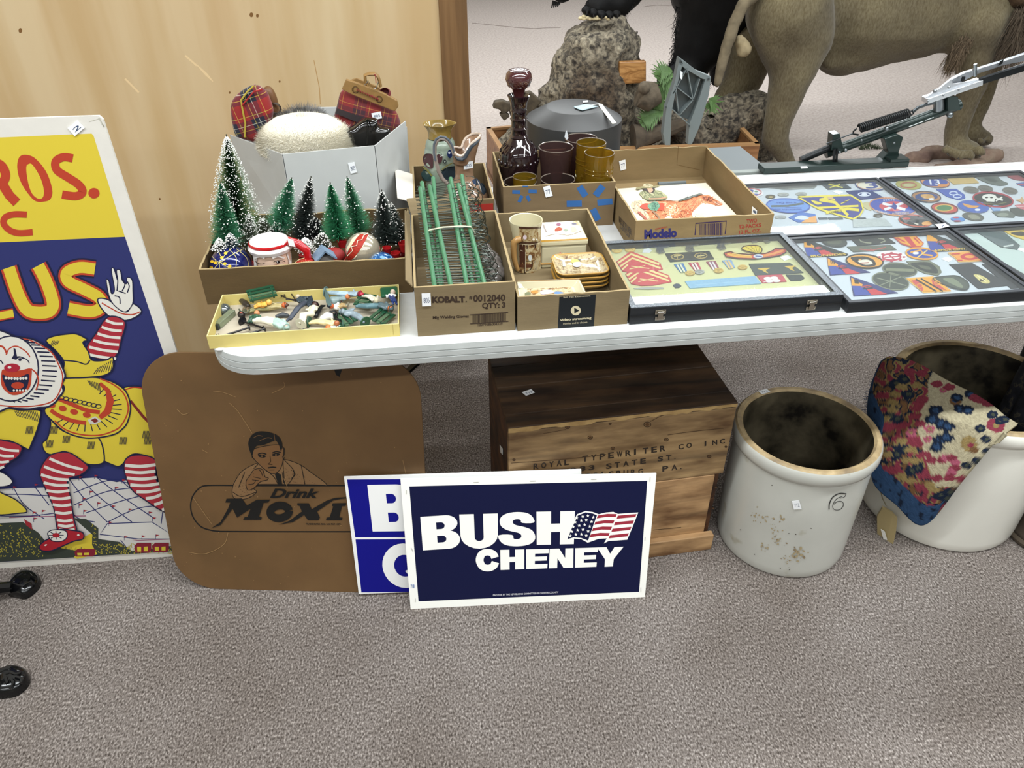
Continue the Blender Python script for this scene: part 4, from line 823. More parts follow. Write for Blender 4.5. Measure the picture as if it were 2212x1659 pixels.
# ------------------------------------------------------------------ rug over the big crock
def rug():
    # an angular sheet that crosses the rim and hangs down outside; hem traced from the photograph
    top = [cL(1330, 165), cL(1420, 205), cL(1530, 270), cL(1650, 335), cL(1780, 400), cL(1890, 470), cL(1960, 530), cL(2045, 585)]
    hem = [cL(1140, 215), cL(1060, 490), cL(1120, 700), cL(1095, 960), cL(1250, 1120), cL(1440, 1250), cL(1700, 950), cL(1960, 640)]
    lift = [.408, .41, .41, .408, .406, .403, .400, .398]
    nu, nv = 110, 110; vs = []; px = []
    def sm(P, u): 
        q = catmull(P, False, 12); f = u*(len(q)-1); i = min(int(f), len(q)-2); return V(q[i]).lerp(V(q[i+1]), f-i)
    hemD = [.02, .05, .08, .075, .06, .05, .04, .02]
    topP = [atz(*q, z) for q, z in zip(top, lift)]
    hemP = []
    for (x, y), d in zip(hem, hemD):
        r = .208+d; cc = Cyl(c2, r); hemP.append(cc.hit(x, y))
    def sm3(P, u):
        n = len(P)-1; f = u*n; i = min(int(f), n-1); t = f-i; p_ = [P[max(0, min(n, i+j))] for j in (-1, 0, 1, 2)]
        return .5*((2*p_[1])+(p_[2]-p_[0])*t+(2*p_[0]-5*p_[1]+4*p_[2]-p_[3])*t*t+(3*p_[1]-p_[0]-3*p_[2]+p_[3])*t**3)
    b = B()
    for i in range(nu+1):
        u = i/nu; a = sm3(topP, u); h = sm3(hemP, u); A2 = V((a.x-c2.x, a.y-c2.y)); D2 = V((h.x-a.x, h.y-a.y)); qa, qb, qc = D2.dot(D2), 2*A2.dot(D2), A2.dot(A2)-.2165**2
        dsc = max(0, qb*qb-4*qa*qc); s_ = min(.9, max(.03, (-qb+math.sqrt(dsc))/(2*qa))); rim = a.lerp(h, s_); rim.z = .4025
        l1, l2 = (rim-a).length, (h-rim).length; vr = min(.6, max(.08, l1/(l1+l2)))
        for j in range(nv+1):
            v = j/nv
            if v < vr: q = a.lerp(rim, v/vr)
            else:
                w2 = (v-vr)/(1-vr); q = rim.lerp(h, w2); out = V((q.x-c2.x, q.y-c2.y, 0)).normalized(); q = q+out*(.022*math.sin(math.pi*w2)*min(1, l2/.15))
            out = V((q.x-c2.x, q.y-c2.y, 0)).normalized(); q = q+out*noise.noise(q*9)*.004
            vs.append(q)
            # photograph-space position of this patch of the rug, used only to lay out the woven pattern
            w_ = (q-CAM); zc = w_.dot(CF); px.append((((1106+F_PX*w_.dot(CR)/zc)-1520)*3.016, ((829.5-F_PX*w_.dot(CU)/zc)-720)*3.016, u, v))
    b.v = vs; b.flat = True
    for i in range(nu):
        for j in range(nv): k = i*(nv+1)+j; b.f.append((k, k+1, k+nv+2, k+nv+1)); b.m.append(0)
    CR_, NV, BL, RD, PK, BR, OC, OL = [lin(c) for c in ('#a89f84', '#1e2636', '#304766', '#7b3542', '#9c5265', '#6b4f36', '#87744c', '#43473c')]
    feats = []  # cx, cy, rx, ry, colour
    F = lambda x, y, rx, ry, c: feats.append((x, y, rx, ry, c))
    for x, y in ((1510, 500), (1490, 560), (1550, 590), (1590, 610), (1545, 690), (1520, 740), (1580, 680)): F(x, y, 48, 34, NV); F(x, y, 22, 16, BL)
    for x, y in ((1640, 440), (1670, 490), (1720, 500), (1740, 395), (1650, 420)): F(x, y, 42, 28, NV if x != 1640 else BR); F(x, y, 20, 13, BL)
    for x, y, r in ((1905, 600, 62), (1560, 370, 24), (1470, 625, 34), (1350, 650, 36), (1460, 690, 30)): F(x, y, r, r*.75, PK if r < 50 else RD); F(x, y, r*.35, r*.3, OC)
    for x, y in ((1815, 430), (1850, 450), (1780, 420)): F(x, y, 52, 28, RD)
    F(1730, 720, 55, 50, OC); F(1740, 730, 20, 18, RD); F(1760, 760, 30, 20, BR)
    for x, y in ((1840, 690), (1800, 620), (1880, 530), (1930, 570), (1960, 560), (1710, 860), (1780, 830), (1850, 770)): F(x, y, 36, 26, NV); F(x+6, y, 14, 10, OL)
    for a_ in range(6): F(1590+50*math.cos(a_*.7-2.4), 860+50*math.sin(a_*.7-2.4), 34, 24, PK if a_ % 2 else RD)
    for x, y in ((1410, 590), (1390, 720), (1440, 790), (1330, 700), (1380, 540), (1400, 460), (1430, 430), (1480, 830), (1520, 945), (1600, 940), (1680, 950), (1420, 1010), (1410, 1080), (1470, 1130), (1260, 690), (1200, 620), (1300, 600), (1340, 250), (1420, 260), (1520, 330), (1600, 350), (1260, 900), (1220, 890)): F(x, y, 40, 24, RD)
    for x, y in ((1250, 790), (1300, 760), (1390, 880), (1350, 900), (1260, 560), (1210, 540), (1330, 400), (1300, 300), (1250, 330), (1540, 1060), (1600, 1040), (1580, 1080)): F(x, y, 44, 32, NV); F(x+8, y-4, 18, 12, OL)
    for x, y in ((1230, 500), (1180, 560), (1320, 830), (1290, 700), (1340, 760), (1290, 930), (1350, 960), (1470, 990), (1500, 1020), (1290, 350), (1390, 340), (1250, 400), (1230, 450), (1370, 830), (1200, 790)): F(x, y, 38, 20, OC)
    b_cols = []
    for (x, y, u, v) in px:
        wob = 24*noise.noise(V((x*.012, y*.012, 3))); edge = min(v*1.0, 1)
        # distance bands measured from the outer hem
        field = (x*.62-y*.05 > 1290*.62+20+wob) if y < 500 else (x-1480+(y-560)*-.32 > -60+wob)
        c = CR_ if (x > 1390+abs(y-600)*.28+wob and (y-1000) < (x-1600)*.0+0) else OL
        if c == OL:
            q = noise.noise(V((x*.021, y*.021, 9))); c = RD if q > .12 else (OC if q > -.02 else (NV if q > -.2 else BR))
        for cx_, cy_, rx, ry, cc in feats:
            dd = ((x-cx_)/rx)**2+((y-cy_)/ry)**2
            if dd < 1+.5*noise.noise(V((x*.05, y*.05, cx_*.1))): c = cc
        hemd = (1-v)*(1 if u < .78 else 3)
        if u < .76 and (hemd < (.17 if .42 < u else .34-.3*u)+wob*.0008): c = BL if noise.noise(V((x*.03, y*.03, 1))) > -.35 else NV
        k = .82+.36*random.random(); b_cols.append((c[0]*k, c[1]*k, c[2]*k, 1))
    m, nt, bb = nm('rug_wool'); bb.inputs['Roughness'].default_value = .95; bb.inputs['Specular IOR Level'].default_value = .05
    at = nt.nodes.new('ShaderNodeVertexColor'); at.layer_name = 'dye'; nt.links.new(at.outputs[0], bb.inputs['Base Color']); n_, _ = noise_node(nt, 450, 2); bump(nt, bb, n_.outputs['Fac'], .6, .003)
    o = obj('floral_rug', b, m, None, smooth=True, label='cream floral rug with blue border hanging over the big crock rim', cat='rug')
    ca = o.data.color_attributes.new('dye', 'FLOAT_COLOR', 'POINT')
    for i, c in enumerate(b_cols[:len(o.data.vertices)]): ca.data[i].color = c
    md = o.modifiers.new('t', 'SOLIDIFY'); md.thickness = .008; md.offset = -1
    # frayed threads along the left edge
    b = B(); rn = random.Random(3)
    for i in range(60):
        q = sm3(hemP, rn.uniform(0, .35)); b.tube([q, q+V((rn.uniform(-.012, -.002), rn.uniform(-.006, .006), rn.uniform(-.006, .006)))], .0006, 4)
    obj('frayed_fringe', b, mat('#26355a', .95), o, kind='stuff')
rug()
# dark patterned rug rolled up and standing in the big crock
dr = ramp_mat('dark_rug', 34, [(.42, '#0e0f16'), (.56, '#1c1d27'), (.60, '#4c4638'), (.66, '#14151d'), (.72, '#565041')], .95, None, 4, .4, 200, .003)
b = B(); rc = V((1.468, .185, 0))
pts = [V((rc.x, rc.y+.02, .03)), V((rc.x+.02, rc.y+.02, .2)), V((rc.x+.045, rc.y+.02, .4)), V((rc.x+.075, rc.y+.03, .5))]
b.tube(pts, [.048, .05, .058, .055], 24)
for k in range(3): b.tube([p_+V((-.03+.02*k, -.035, 0)) for p_ in pts], [.022, .026, .034, .03], 14)
obj('rolled_rug', b, dr, None, smooth=True, label='dark rolled rug standing in the big crock at the right edge', cat='rug')
# little bag with a tag hanging off the rug corner
t = thing('plastic_tag_bag', 'small yellowed plastic bag holding a tag, hanging under the rug corner', 'bag', Cyl(c2, .235).hit(*cL(1195, 1250)))
cb = Cyl(c2, .232); b = B(); b.prism([cb.hit(*cL(*q)) for q in ((1165, 1120), (1230, 1160), (1262, 1195), (1250, 1290), (1228, 1385), (1190, 1350), (1130, 1300), (1128, 1180))], (-.004, -.008, 0)); obj('bag', b, mat('#a8966a', .3, coat=.6), t, bevel=.001, label='yellowed folded plastic')
b = B(); b.prism([Cyl(c2, .243).hit(*cL(*q)) for q in ((1155, 1275), (1180, 1290), (1196, 1345), (1172, 1340))], (-.001, -.001, 0)); obj('tag', b, mat('#e4e2da', .6), t)
b = B(); b.tube([cb.hit(*cL(1190, 1125)), cb.hit(*cL(1165, 1075)), Cyl(c2, .24).hit(*cL(1150, 1020))], .0012, 6); obj('string', b, mat('#7d7358', .8), t)
# foot of a dark pot cut by the right edge
t = thing('iron_pot', 'dark iron pot foot at the right edge beside the big crock', 'pot', (1.53, .035, 0)); b = B(); b.lathe([(.001, 0), (.07, 0), (.074, .01), (.07, .03), (.06, .045), (.058, .12), (.075, .16), (.078, .2), (.07, .2), (.05, .13), (.001, .12)], (1.53, .03, 0), 40); obj('body', b, mat('#453c33', .5, .3, bmp=.2, bs=60), t, smooth=True)
b = B(); b.lathe([(.0765, .004), (.08, .014), (.0765, .024)], (1.53, .03, 0), 40); obj('foot_ring', b, mat('#5c5246', .45, .3), t, smooth=True)
# black cast iron feet at the left
def iron():
    t = thing('cast_iron_stand', 'black cast-iron stand with ornate leaf-shaped feet at the left edge', 'stand', (-1.25, .02, 0)); ir = mat('#0c0d0f', .22, .3, bmp=.25, bs=35, coat=.4)
    for (pts, hub) in ((cN, 0),):
        for outl, sc, legp in (([(95, 385), (130, 330), (180, 285), (240, 258), (310, 255), (370, 275), (412, 315), (410, 370), (370, 430), (310, 480), (240, 515), (150, 500), (60, 470)], [[(120, 375), (170, 320), (240, 280)], [(250, 300), (300, 290), (340, 330), (380, 340)], [(200, 400), (260, 340), (310, 360)], [(250, 440), (300, 400), (330, 390)]], [(-1.27, .10, .10), (-1.15, .135, .05), (-1.045, .155, .03)]),
                                ([(-60, 1330), (20, 1290), (90, 1262), (160, 1258), (230, 1275), (280, 1310), (295, 1370), (275, 1430), (220, 1490), (140, 1540), (40, 1560), (-60, 1550)], [[(0, 1330), (60, 1300), (110, 1290)], [(60, 1350), (110, 1330), (160, 1350), (220, 1340)], [(20, 1420), (60, 1390), (80, 1450)], [(120, 1400), (140, 1450), (110, 1500)], [(170, 1380), (230, 1400), (230, 1440)]], [(-1.25, -.0, .16), (-1.12, -.05, .09), (-1.015, -.09, .03)])):
            o = [atz(*cN(*q), .016) for q in catmull(outl, True, 3)]; b = B(); c_ = sum(o, V())/len(o)
            ring0 = [V((q.x, q.y, 0)) for q in o]; r1_ = o; r2_ = [c_.lerp(q, .82)+V((0, 0, .01)) for q in o]; r3_ = [c_.lerp(q, .4)+V((0, 0, .014)) for q in o]
            n = len(o); b.v = ring0+r1_+r2_+r3_
            for k in range(3):
                for i in range(n): b.f.append((k*n+i, k*n+(i+1) % n, (k+1)*n+(i+1) % n, (k+1)*n+i)); b.m.append(0)
            b.f.append(tuple(3*n+i for i in range(n))); b.m.append(0); f = obj('foot', b, ir, t, smooth=True, angle=60)
            b = B()
            for l in sc: b.tube([atz(*cN(*q), .029) for q in catmull(l, False, 4)], .004, 6)
            for q in (outl[0], outl[2], outl[4], outl[6]): b.ball(c_.lerp(atz(*cN(*q), .03), .62), .006, 6)
            obj('leaf_scroll', b, ir, f, smooth=True, kind='stuff')
            b = B(); b.tube([V(q) for q in legp], [.022, .019, .014], 8); obj('leg', b, ir, t, smooth=True, angle=30)
    b = B(); b.tube([(-1.27, .10, .10), (-1.3, .05, .3), (-1.27, .02, .45)], .02, 10); b.tube([(-1.25, 0, .16), (-1.3, .03, .3)], .02, 10); b.box((-1.3, .03, .46), (.2, .3, .03)); obj('column', b, ir, t, smooth=True)
iron()
# ================================================================== Christmas box contents
XZ = T+.003
def in_front(px, z0=None, Y=None, cr=cB): x, y = cr(*px); return aty(x, y, Y)
def brush_tree(label, tip, base, halfw, Y, col, snow, n=1500, seed=0, lean_y=0, group='bottle-brush trees', grey='#c9c9c4', snown=None):
    """bottle-brush tree: twisted wire, thousands of bristles, flocked tips, turned foot"""
    bx, by = base; tx, ty = tip
    pb = aty(bx, by, Y); pt = aty(tx, ty, Y+lean_y); H = (pt-pb).length; ax = (pt-pb)/H; R = rp(halfw, pb); rn = random.Random(seed)
    t = thing('bottle_brush_tree', label, 'ornament tree', (pb.x, pb.y, XZ), group)
    n = n*2; snow = snow*.42; R *= 1.25; x, y, _ = frame_to(ax); b = B(); tips = []
    for i in range(n):
        f = i/n; s = f**.8; r = R*(1-s)**.85+.002; a = i*2.39996+rn.uniform(-.3, .3); L = r*rn.uniform(.8, 1.1)
        o = pb+ax*(H*s*.97); d = (x*math.cos(a)+y*math.sin(a)); e = o+d*L+ax*(L*.3); w_ = d.cross(ax)*.0011
        k = len(b.v); b.v += [o-w_, o+w_, e]; b.f.append((k, k+1, k+2)); b.m.append(0); tips.append(e)
    b.flat = True; obj('bristles', b, mat(col, .7, var=.3, vs=80), t, kind='stuff')
    b = B()
    for i in range(int(n*snow)):
        e = tips[rn.randrange(len(tips))]*1.0; s_ = rn.uniform(.0006, .0017)
        k = len(b.v); b.v += [e+V(q)*s_ for q in ((1, 0, 0), (-1, 0, 0), (0, 1, 0), (0, -1, 0), (0, 0, 1), (0, 0, -1))]
        b.f += [tuple(k+j for j in q) for q in ((0, 2, 4), (2, 1, 4), (1, 3, 4), (3, 0, 4), (2, 0, 5), (1, 2, 5), (3, 1, 5), (0, 3, 5))]; b.m += [0]*8
    b.flat = True; obj('snow_flock', b, mat('#eeeee8', .8), t, kind='stuff', label='white flocked snow specks')
    b = B(); b.tube([V((pb.x, pb.y, XZ+.002)), pb, pt], .0012, 6); obj('wire_stem', b, mat('#55584f', .4, .7), t)
    b = B(); b.lathe([(.001, 0), (.012, 0), (.013, .004), (.009, .008), (.011, .014), (.004, .016), (.001, .016)], (pb.x, pb.y, XZ), 14); obj('foot', b, mat('#a01f24', .4), t, smooth=True)
    return t
G1, G2, DK, GY = '#2f7a52', '#449a70', '#313d38', '#4d5a4c'
brush_tree('tallest green flocked bottle-brush tree at the left of the Christmas box', cA(300, 742), cA(420, 1700), 47, .37, '#4a8a55', .9, 2600, 1, .02)
brush_tree('green flocked tree in front of the tallest one', cA(248, 1190), cA(310, 1800), 31, .31, '#3d8a60', .16, 1700, 2)
brush_tree('green tree leaning right, left of the black-green one', cA(918, 1150), cA(800, 1650), 30, .37, G2, .16, 1500, 3)
brush_tree('tall black-green tree in the middle of the box, with snowy tip', cA(1100, 1140), cA(1005, 1740), 29, .37, DK, .14, 1700, 4)
brush_tree('plain bright green tree in front of the white card box', cA(1280, 1195), cA(1362, 1740), 31, .34, '#339664', .05, 1800, 5)
brush_tree('green flocked tree behind and right of the plain bright green one', cA(1438, 1140), cA(1560, 1680), 28, .40, '#439468', .14, 1500, 6)
brush_tree('dark grey-green flocked tree at the right of the box', cA(1765, 1265), cA(1810, 1790), 30, .35, '#38453f', .16, 1700, 7)
brush_tree('dark tree at the right end of the Christmas box', cA(1850, 1385), cA(1935, 1790), 24, .37, '#303c37', .16, 1400, 8)
brush_tree('small frosted grey-green tree behind the Santa mug', cA(515, 1480), cA(530, 1830), 20, .35, '#7c8a72', .5, 900, 9)
brush_tree('small dull olive tree behind the Santa mug', cB(655, 140), cB(665, 310), 22, .37, '#7a8468', .25, 900, 10)
brush_tree('tiny snow-topped tree behind the blue ball, at the far left', cB(238, 335), cB(245, 470), 13, .26, '#5b6353', .8, 500, 11)
brush_tree('tiny blue-grey tree behind the blue ball', cB(340, 285), cB(355, 420), 14, .27, '#38525a', .4, 500, 12)
brush_tree('small dark tree just right of the Santa mug hat', cB(775, 180), cB(800, 320), 18, .36, '#2e332e', .25, 700, 13)
brush_tree('squat black tree in the middle of the box', cB(1160, 130), cB(1150, 350), 26, .36, '#171c1a', .2, 900, 14)
brush_tree('small frosted tree above the little house', cB(1225, 275), cB(1215, 460), 20, .31, '#5b604f', .45, 800, 15)
brush_tree('white frosted pom-pom like tree right of the Santa mug', cB(1065, 330), cB(1050, 470), 17, .29, '#8a8f7c', 1.2, 700, 16)
def ornament(name, label, c_px, r_px, Y, m, cr=cB, cat='ornament', sc=(1, 1, 1)):
    c = aty(*cr(*c_px), Y); r = rp(r_px/4.424, c); c.z = max(c.z, XZ+r*sc[2])
    t = thing(name, label, cat, (c.x, c.y, c.z-r)); b = B(); b.ball(c, tuple(r*k for k in sc), 28); obj('ball', b, m, t, smooth=True); return t, c, r
class Sph:
    def __init__(s, c, r): s.c = V(c); s.r = r
    def hit(s, x, y, off=0):
        d = ray(x, y).normalized(); o = CAM-s.c; bq = o.dot(d); q = bq*bq-(o.length_squared-(s.r+off)**2)
        return CAM+d*(-bq-math.sqrt(max(q, 0)))
BLU = mat('#131f66', .12, .35, coat=1)
t, c, r = ornament('glass_ball', 'dark blue glass ball ornament with yellow dots and gold lines', (355, 600), 198, .262, BLU)
cf = lambda cx, cy: None
off = (cB(355, 600)); 
p = Print(Sph(c, r), cB, eps=.0005); yl = '#e0b52a'
for x, y in ((298, 473), (262, 515), (200, 565), (168, 552), (290, 573), (337, 597), (237, 630), (160, 610)): p.ell(x, y, 17, 14, yl)
for l in ([(165, 500), (240, 560), (340, 500), (470, 430)], [(240, 560), (300, 480), (360, 420)], [(240, 560), (380, 640)], [(240, 560), (240, 650)], [(240, 560), (170, 640)], [(330, 430), (400, 520), (390, 640)], [(400, 430), (500, 520), (520, 630)], [(250, 500), (225, 430)]): p.line(l, 5, '#cfc27a', True)
p.done('gold_decoration', t, label='yellow dots and thin gold lines')
t, c, r = ornament('glass_ball', 'silver glass ball ornament with red and white zigzag band', (1610, 440), 165, .258, mat('#d9cfb8', .16, .65, coat=.6)); p = Print(Sph(c, r), cB, eps=.0005)
p.L = 2; p.band([(1446, 520), (1462, 470), (1500, 400), (1540, 340), (1585, 292)], [(1478, 556), (1530, 512), (1590, 430), (1635, 350), (1664, 290)], '#a02a1c').band([(1450, 440), (1478, 385), (1510, 330), (1560, 290)], [(1462, 458), (1500, 400), (1540, 340), (1580, 290)], '#d6ccac'); p.up()
p.line([(1460, 500), (1510, 450), (1500, 410), (1550, 400), (1560, 350), (1600, 345), (1620, 300), (1660, 280)], 7, '#e9dcc0').line([(1460, 555), (1530, 520), (1610, 410), (1665, 300)], 7, '#e9dcc0').line([(1640, 560), (1740, 520), (1800, 420)], 9, '#9c8c6c', True); p.done('painted_band', t)
t, c, r = ornament('glass_ball', 'bright blue glass ball ornament half hidden by the box front', (1785, 620), 160, .24, mat('#1d63a8', .15, .45, coat=1)); p = Print(Sph(c, r), cB, eps=.0005)
p.line([(1580, 590), (1610, 540), (1660, 490), (1720, 475), (1760, 478)], 6, '#d9dde0', True).ell(1830, 510, 60, 18, '#6fa0c8'); p.done('painted_band', t)
t, c, r = ornament('glass_ball', 'red and gold striped ball ornament right of the Santa mug', (1075, 655), 140, .241, mat('#b02a1e', .25, .2, coat=.8)); p = Print(Sph(c, r), cB, eps=.0005)
for i in range(8): p.line([(1020+i*22, 545+abs(i-3)*4), (1050+i*20, 575+i*3), (1040+i*26, 600)], 7, '#d9b46a', True)
p.line([(940, 590), (990, 540), (1080, 515), (1160, 520), (1210, 570)], 6, '#e5cf9a', True); p.done('gold_stripes', t)
for lb, q, r_, Y in (('red plastic cup foot under the bright green tree', (1410, 375), 46, .33), ('red plastic cup foot below the silver ball, right side', (1840, 450), 42, .3), ('red plastic cup at the right end of the box', (2005, 410), 52, .33), ('red plastic cup lying beside the bright blue ball', (1925, 500), 44, .28)):
    c = aty(*cB(*q), Y); r = rp(r_/4.424, c); h = r*1.7; z = XZ if lb.startswith('never') else c.z-h/2
    b = B(); b.lathe([(.001, 0), (r*.78, 0), (r*.82, h*.2), (r*1.0, h*.8), (r*1.04, h*.82), (r*1.04, h), (r*.95, h), (r*.9, h*.5), (.001, h*.3)], (c.x, c.y, z), 20); obj('plastic_cup', b, mat('#a3191d', .35), None, smooth=True, label=lb, cat='cup', group='red plastic cups among the ornaments')
c = aty(*cB(1330, 500), .285); b = B(); b.ball(c, (.024, .022, .017), 16); obj('red_pouch', b, mat('#8f1d1c', .6), None, smooth=True, label='rounded red pouch beside the little house', cat='pouch')
# little house
c = aty(*cB(1245, 520), .25); t = thing('miniature_house', 'tiny grey stone house with slate-blue snowy roof', 'miniature house', (c.x, c.y, c.z-.018))
b = B(); b.box((c.x, c.y, c.z-.004), (.03, .026, .024), .3); obj('walls', b, mat('#6d6a66', .8), t)
for s in (-1, 1):
    R = Matrix.Rotation(.3, 3, 'Z') @ Matrix.Rotation(s*.75, 3, 'Y'); b = B(); b.box(c+Matrix.Rotation(.3, 3, 'Z') @ V((s*.010, 0, .012)), (.030, .034, .003), R); obj('roof_slope', b, mat('#7289a0', .6, var=.2, vs=200), t)
b = B(); b.box(c+V((-.002, -.014, -.006)), (.008, .002, .014), .3); obj('door', b, mat('#7d2a22', .6), t)
# Santa mug
def santa():
    Y = .262; c = aty(*cB(712, 350), Y); r = rp(200/4.424, c); top = c.z; t = thing('santa_mug', 'winking Santa face mug with red hat brim and red handle', 'mug', (c.x, c.y, XZ))
    w_, fl, rd = mat('#ece7e4', .15, coat=.6), mat('#e9c8b0', .2, coat=.5), mat('#b5161d', .15, coat=.8)
    f = lambda px_y: aty(cB(715, px_y)[0], cB(715, px_y)[1], Y-r*.95).z
    zb = top-.007; zc = min(f(490), zb-.012)
    b = B(); b.lathe([(.001, XZ), (r*.55, XZ), (r*.68, XZ+.006), (r*.82, zc-.05), (r*.90, zc-.015), (r*.88, zc)], (c.x, c.y, 0), 40, sy=.92); obj('face', b, fl, t, smooth=True, label='flesh-coloured face')
    b = B(); b.lathe([(r*.88, zc-.003), (r*1.0, zc), (r*1.06, zc+.007), (r*1.05, zb-.004), (r*.96, zb+.001)], (c.x, c.y, 0), 40, sy=.92, wob=lambda a, i, q: 1+.012*math.sin(a*9)); obj('hat_brim', b, w_, t, smooth=True, label='white fur brim')
    b = B(); b.lathe([(r*.96, zb), (r*.99, zb+.003), (r*.96, zb+.006), (r*.90, zb+.0075)], (c.x, c.y, 0), 40, sy=.92); obj('hat', b, rd, t, smooth=True, label='red hat band')
    b = B(); b.lathe([(r*.93, zb+.0065), (r*.88, zb+.0095), (r*.82, zb+.006), (r*.76, zc-.03), (.001, zc-.04)], (c.x, c.y, 0), 40, sy=.92); obj('inside', b, w_, t, smooth=True)
    b = B(); R = V((r*.92, -.01, 0)); c0 = V((c.x, c.y, 0)); b.tube([c0+R+V((0, 0, zb+.008)), c0+R+V((.02, -.004, zb+.002)), c0+R+V((.034, -.006, zb-.012)), c0+R+V((.034, -.006, zb-.034)), c0+R+V((.01, 0, zb-.05))], [.009, .009, .0085, .008, .006], 14); obj('handle', b, rd, t, smooth=True)
    p = Print(Sph((c.x, c.y, zc-.035), r*1.0), cB, eps=.0004); k = '#241c1c'
    class El:
        def hit(s, x, y, off=0):
            cc = Cyl((c.x, c.y, 0), r*.90+off); return cc.hit(x, y)
    p = Print(El(), cB, eps=.0006)
    p.line([(580, 548), (610, 572), (650, 576), (672, 568)], 5, k, True).line([(755, 560), (790, 545), (840, 545), (865, 555)], 6, k, True).ell(800, 560, 18, 13, k).ell(793, 556, 5, 4, '#f4f4f4')
    p.line([(570, 522), (620, 508), (670, 520)], 14, '#e9e4de', True).line([(745, 520), (800, 505), (860, 520)], 14, '#e9e4de', True)
    p.poly([(560, 480), (600, 490), (590, 560), (600, 620), (570, 610)], '#e6e2dd').poly([(880, 480), (925, 470), (930, 600), (905, 620), (900, 540)], '#e6e2dd').line([(760, 580), (820, 585)], 4, '#cf8f78'); p.done('painted_face', t)
    sticker(t, Plane(c+V((r*.4, -r, .0)), c+V((r*1.2, -r*.9, 0)), c+V((r*.4, -r, .02))), [(885, 330), (945, 345), (965, 412), (905, 400)], cB, None)
santa()
# ================================================================== toy figures in the tray
def bench(label, a, bb, w_px, z, cr=cR):
    pa, pb = atz(*cr(*a), z), atz(*cr(*bb), z); d = (pb-pa); L = d.length; d.normalize(); s = V((-d.y, d.x, 0)); t = thing('toy_bench', label, 'toy bench', (pa+pb)/2-V((0, 0, .006)), 'toy park benches'); gm = mat('#1c4a33', .35, coat=.3)
    for k in range(4):
        o = s*(-.009+k*.006)+V((0, 0, .0015*k)); b = B(); b.bar(pa+o*1.5, pb+o*1.5, .0068, .0026); obj('slat', b, gm if k != 1 else mat('#4d6a4e', .4), t)
    for q in (pa+d*.006, pb-d*.006):
        b = B(); b.bar(q-s*.016, q+s*.016+V((0, 0, .006)), .003, .004); b.bar(q-s*.01, q-s*.01-V((0, 0, .007)), .003, .003, up=(1, 0, 0)); obj('leg', b, gm, t)
def figure(label, head, hip, feet, coat, legs, z, headc='#c06a48', hat=None, cr=cR, arm=None, base=None, wide=1, prone=0, skirt=False, cat='toy figure', knees=None):
    """lead toy figure: one body grown over its own pose, plus painted head, legs and base"""
    H, P_, F_ = atz(*cr(*head), z+.004), atz(*cr(*hip), z), atz(*cr(*feet), z-.001); t = thing('toy_figure', label, cat, (P_.x, P_.y, z-.006), 'painted lead toy figures')
    ax = (H-P_); L = max(ax.length, .012); ax.normalize(); s = ax.cross(V((0, 0, 1))).normalized(); r = .0057*wide
    sh = H-ax*.007
    caps = [(P_, r*1.05, sh-ax*.002, r*.95), (sh+s*.006, r*.5, sh-s*.006, r*.5)]
    e1 = sh+s*.008-ax*.008+V((0, 0, .004)); e2 = sh-s*.008-ax*.008
    caps += [(sh+s*.006, r*.48, e1, r*.42), (sh-s*.006, r*.48, e2, r*.42), (e1, r*.42, (e1+P_)/2+s*.006+V((0, 0, .003)), r*.34), (e2, r*.42, (e2+P_)/2-s*.006+V((0, 0, .004)), r*.34)]
    if skirt: caps += [(P_, r*1.2, F_.lerp(P_, .3), r*1.9)]
    organic('body', caps, mat(coat, .4, var=.12, vs=120, coat=.2), t, voxel=.0011, smooth=2)
    K1 = (P_+F_)/2+V((0, 0, .003)); K1 = atz(*cr(*knees), z+.006) if knees else K1
    organic('legs', [(P_+s*.003, r*.75, K1+s*.0035, r*.6), (P_-s*.003, r*.75, K1-s*.0035, r*.6), (K1+s*.0035, r*.6, F_+s*.004, r*.42), (K1-s*.0035, r*.6, F_-s*.003, r*.42), (F_+s*.004, r*.45, F_+s*.004+V((0, -.003, .002)), r*.4), (F_-s*.003, r*.45, F_-s*.003+V((0, -.003, .002)), r*.4)], mat(legs, .4, var=.12, vs=120), t, voxel=.0011, smooth=2)
    b = B(); b.ball(H, (.0053, .0053, .0058), 10); b.ball(H+V((0, -.0046, 0)), .0012, 5); obj('head', b, mat(headc, .4), t, smooth=True)
    if hat: b = B(); b.ball(H+ax*.0032, (.0052, .0052, .0036), 10); b.lathe([(.003, 0), (.0075, .0005), (.003, .001)], H+ax*.002, 12, M=ax.to_track_quat('Z', 'Y').to_matrix()); obj('hat', b, mat(hat, .5), t, smooth=True)
    if base: b = B(); b.lathe([(.001, -.001), (.011, -.001), (.0115, 0), (.011, .0012), (.001, .0012)], F_+(F_-P_).normalized()*.003, 20, M=(F_-P_).normalized().to_track_quat('Z', 'Y').to_matrix()); obj('base', b, mat(base, .4), t, smooth=True)
    return t
Z0 = T+.012
bench('green toy bench lying at the back left of the yellow tray', (100, 265), (460, 185), 60, T+.031)
bench('green toy bench at the front right corner of the tray', (1790, 610), (1960, 470), 60, Z0)
bench('dark green toy bench lying left of the blue-grey prone figure', (1290, 480), (1450, 640), 60, Z0-.002)
bench('green toy bench standing behind the silver-blue lying figure', (1540, 300), (1760, 330), 60, Z0+.004)
figure('toy figure in tan coat with orange face lying near the green bench', (580, 365), (360, 400), (100, 445), '#a99a6a', '#8d8a5c', Z0, '#c8622f', '#4a2b22')
figure('toy figure in yellow-orange dress lying beside the dark toy animal', (375, 325), (290, 365), (190, 385), '#e0a844', '#dfa245', Z0+.008, '#e3b057', cat='toy figure', wide=.9)
figure('pale blue coated toy figure sprawled at the front of the tray', (600, 655), (480, 600), (210, 560), '#a9c4ba', '#e0dccb', Z0+.008, '#b9a08e', '#8ea59b', wide=1.7, knees=(330, 560))
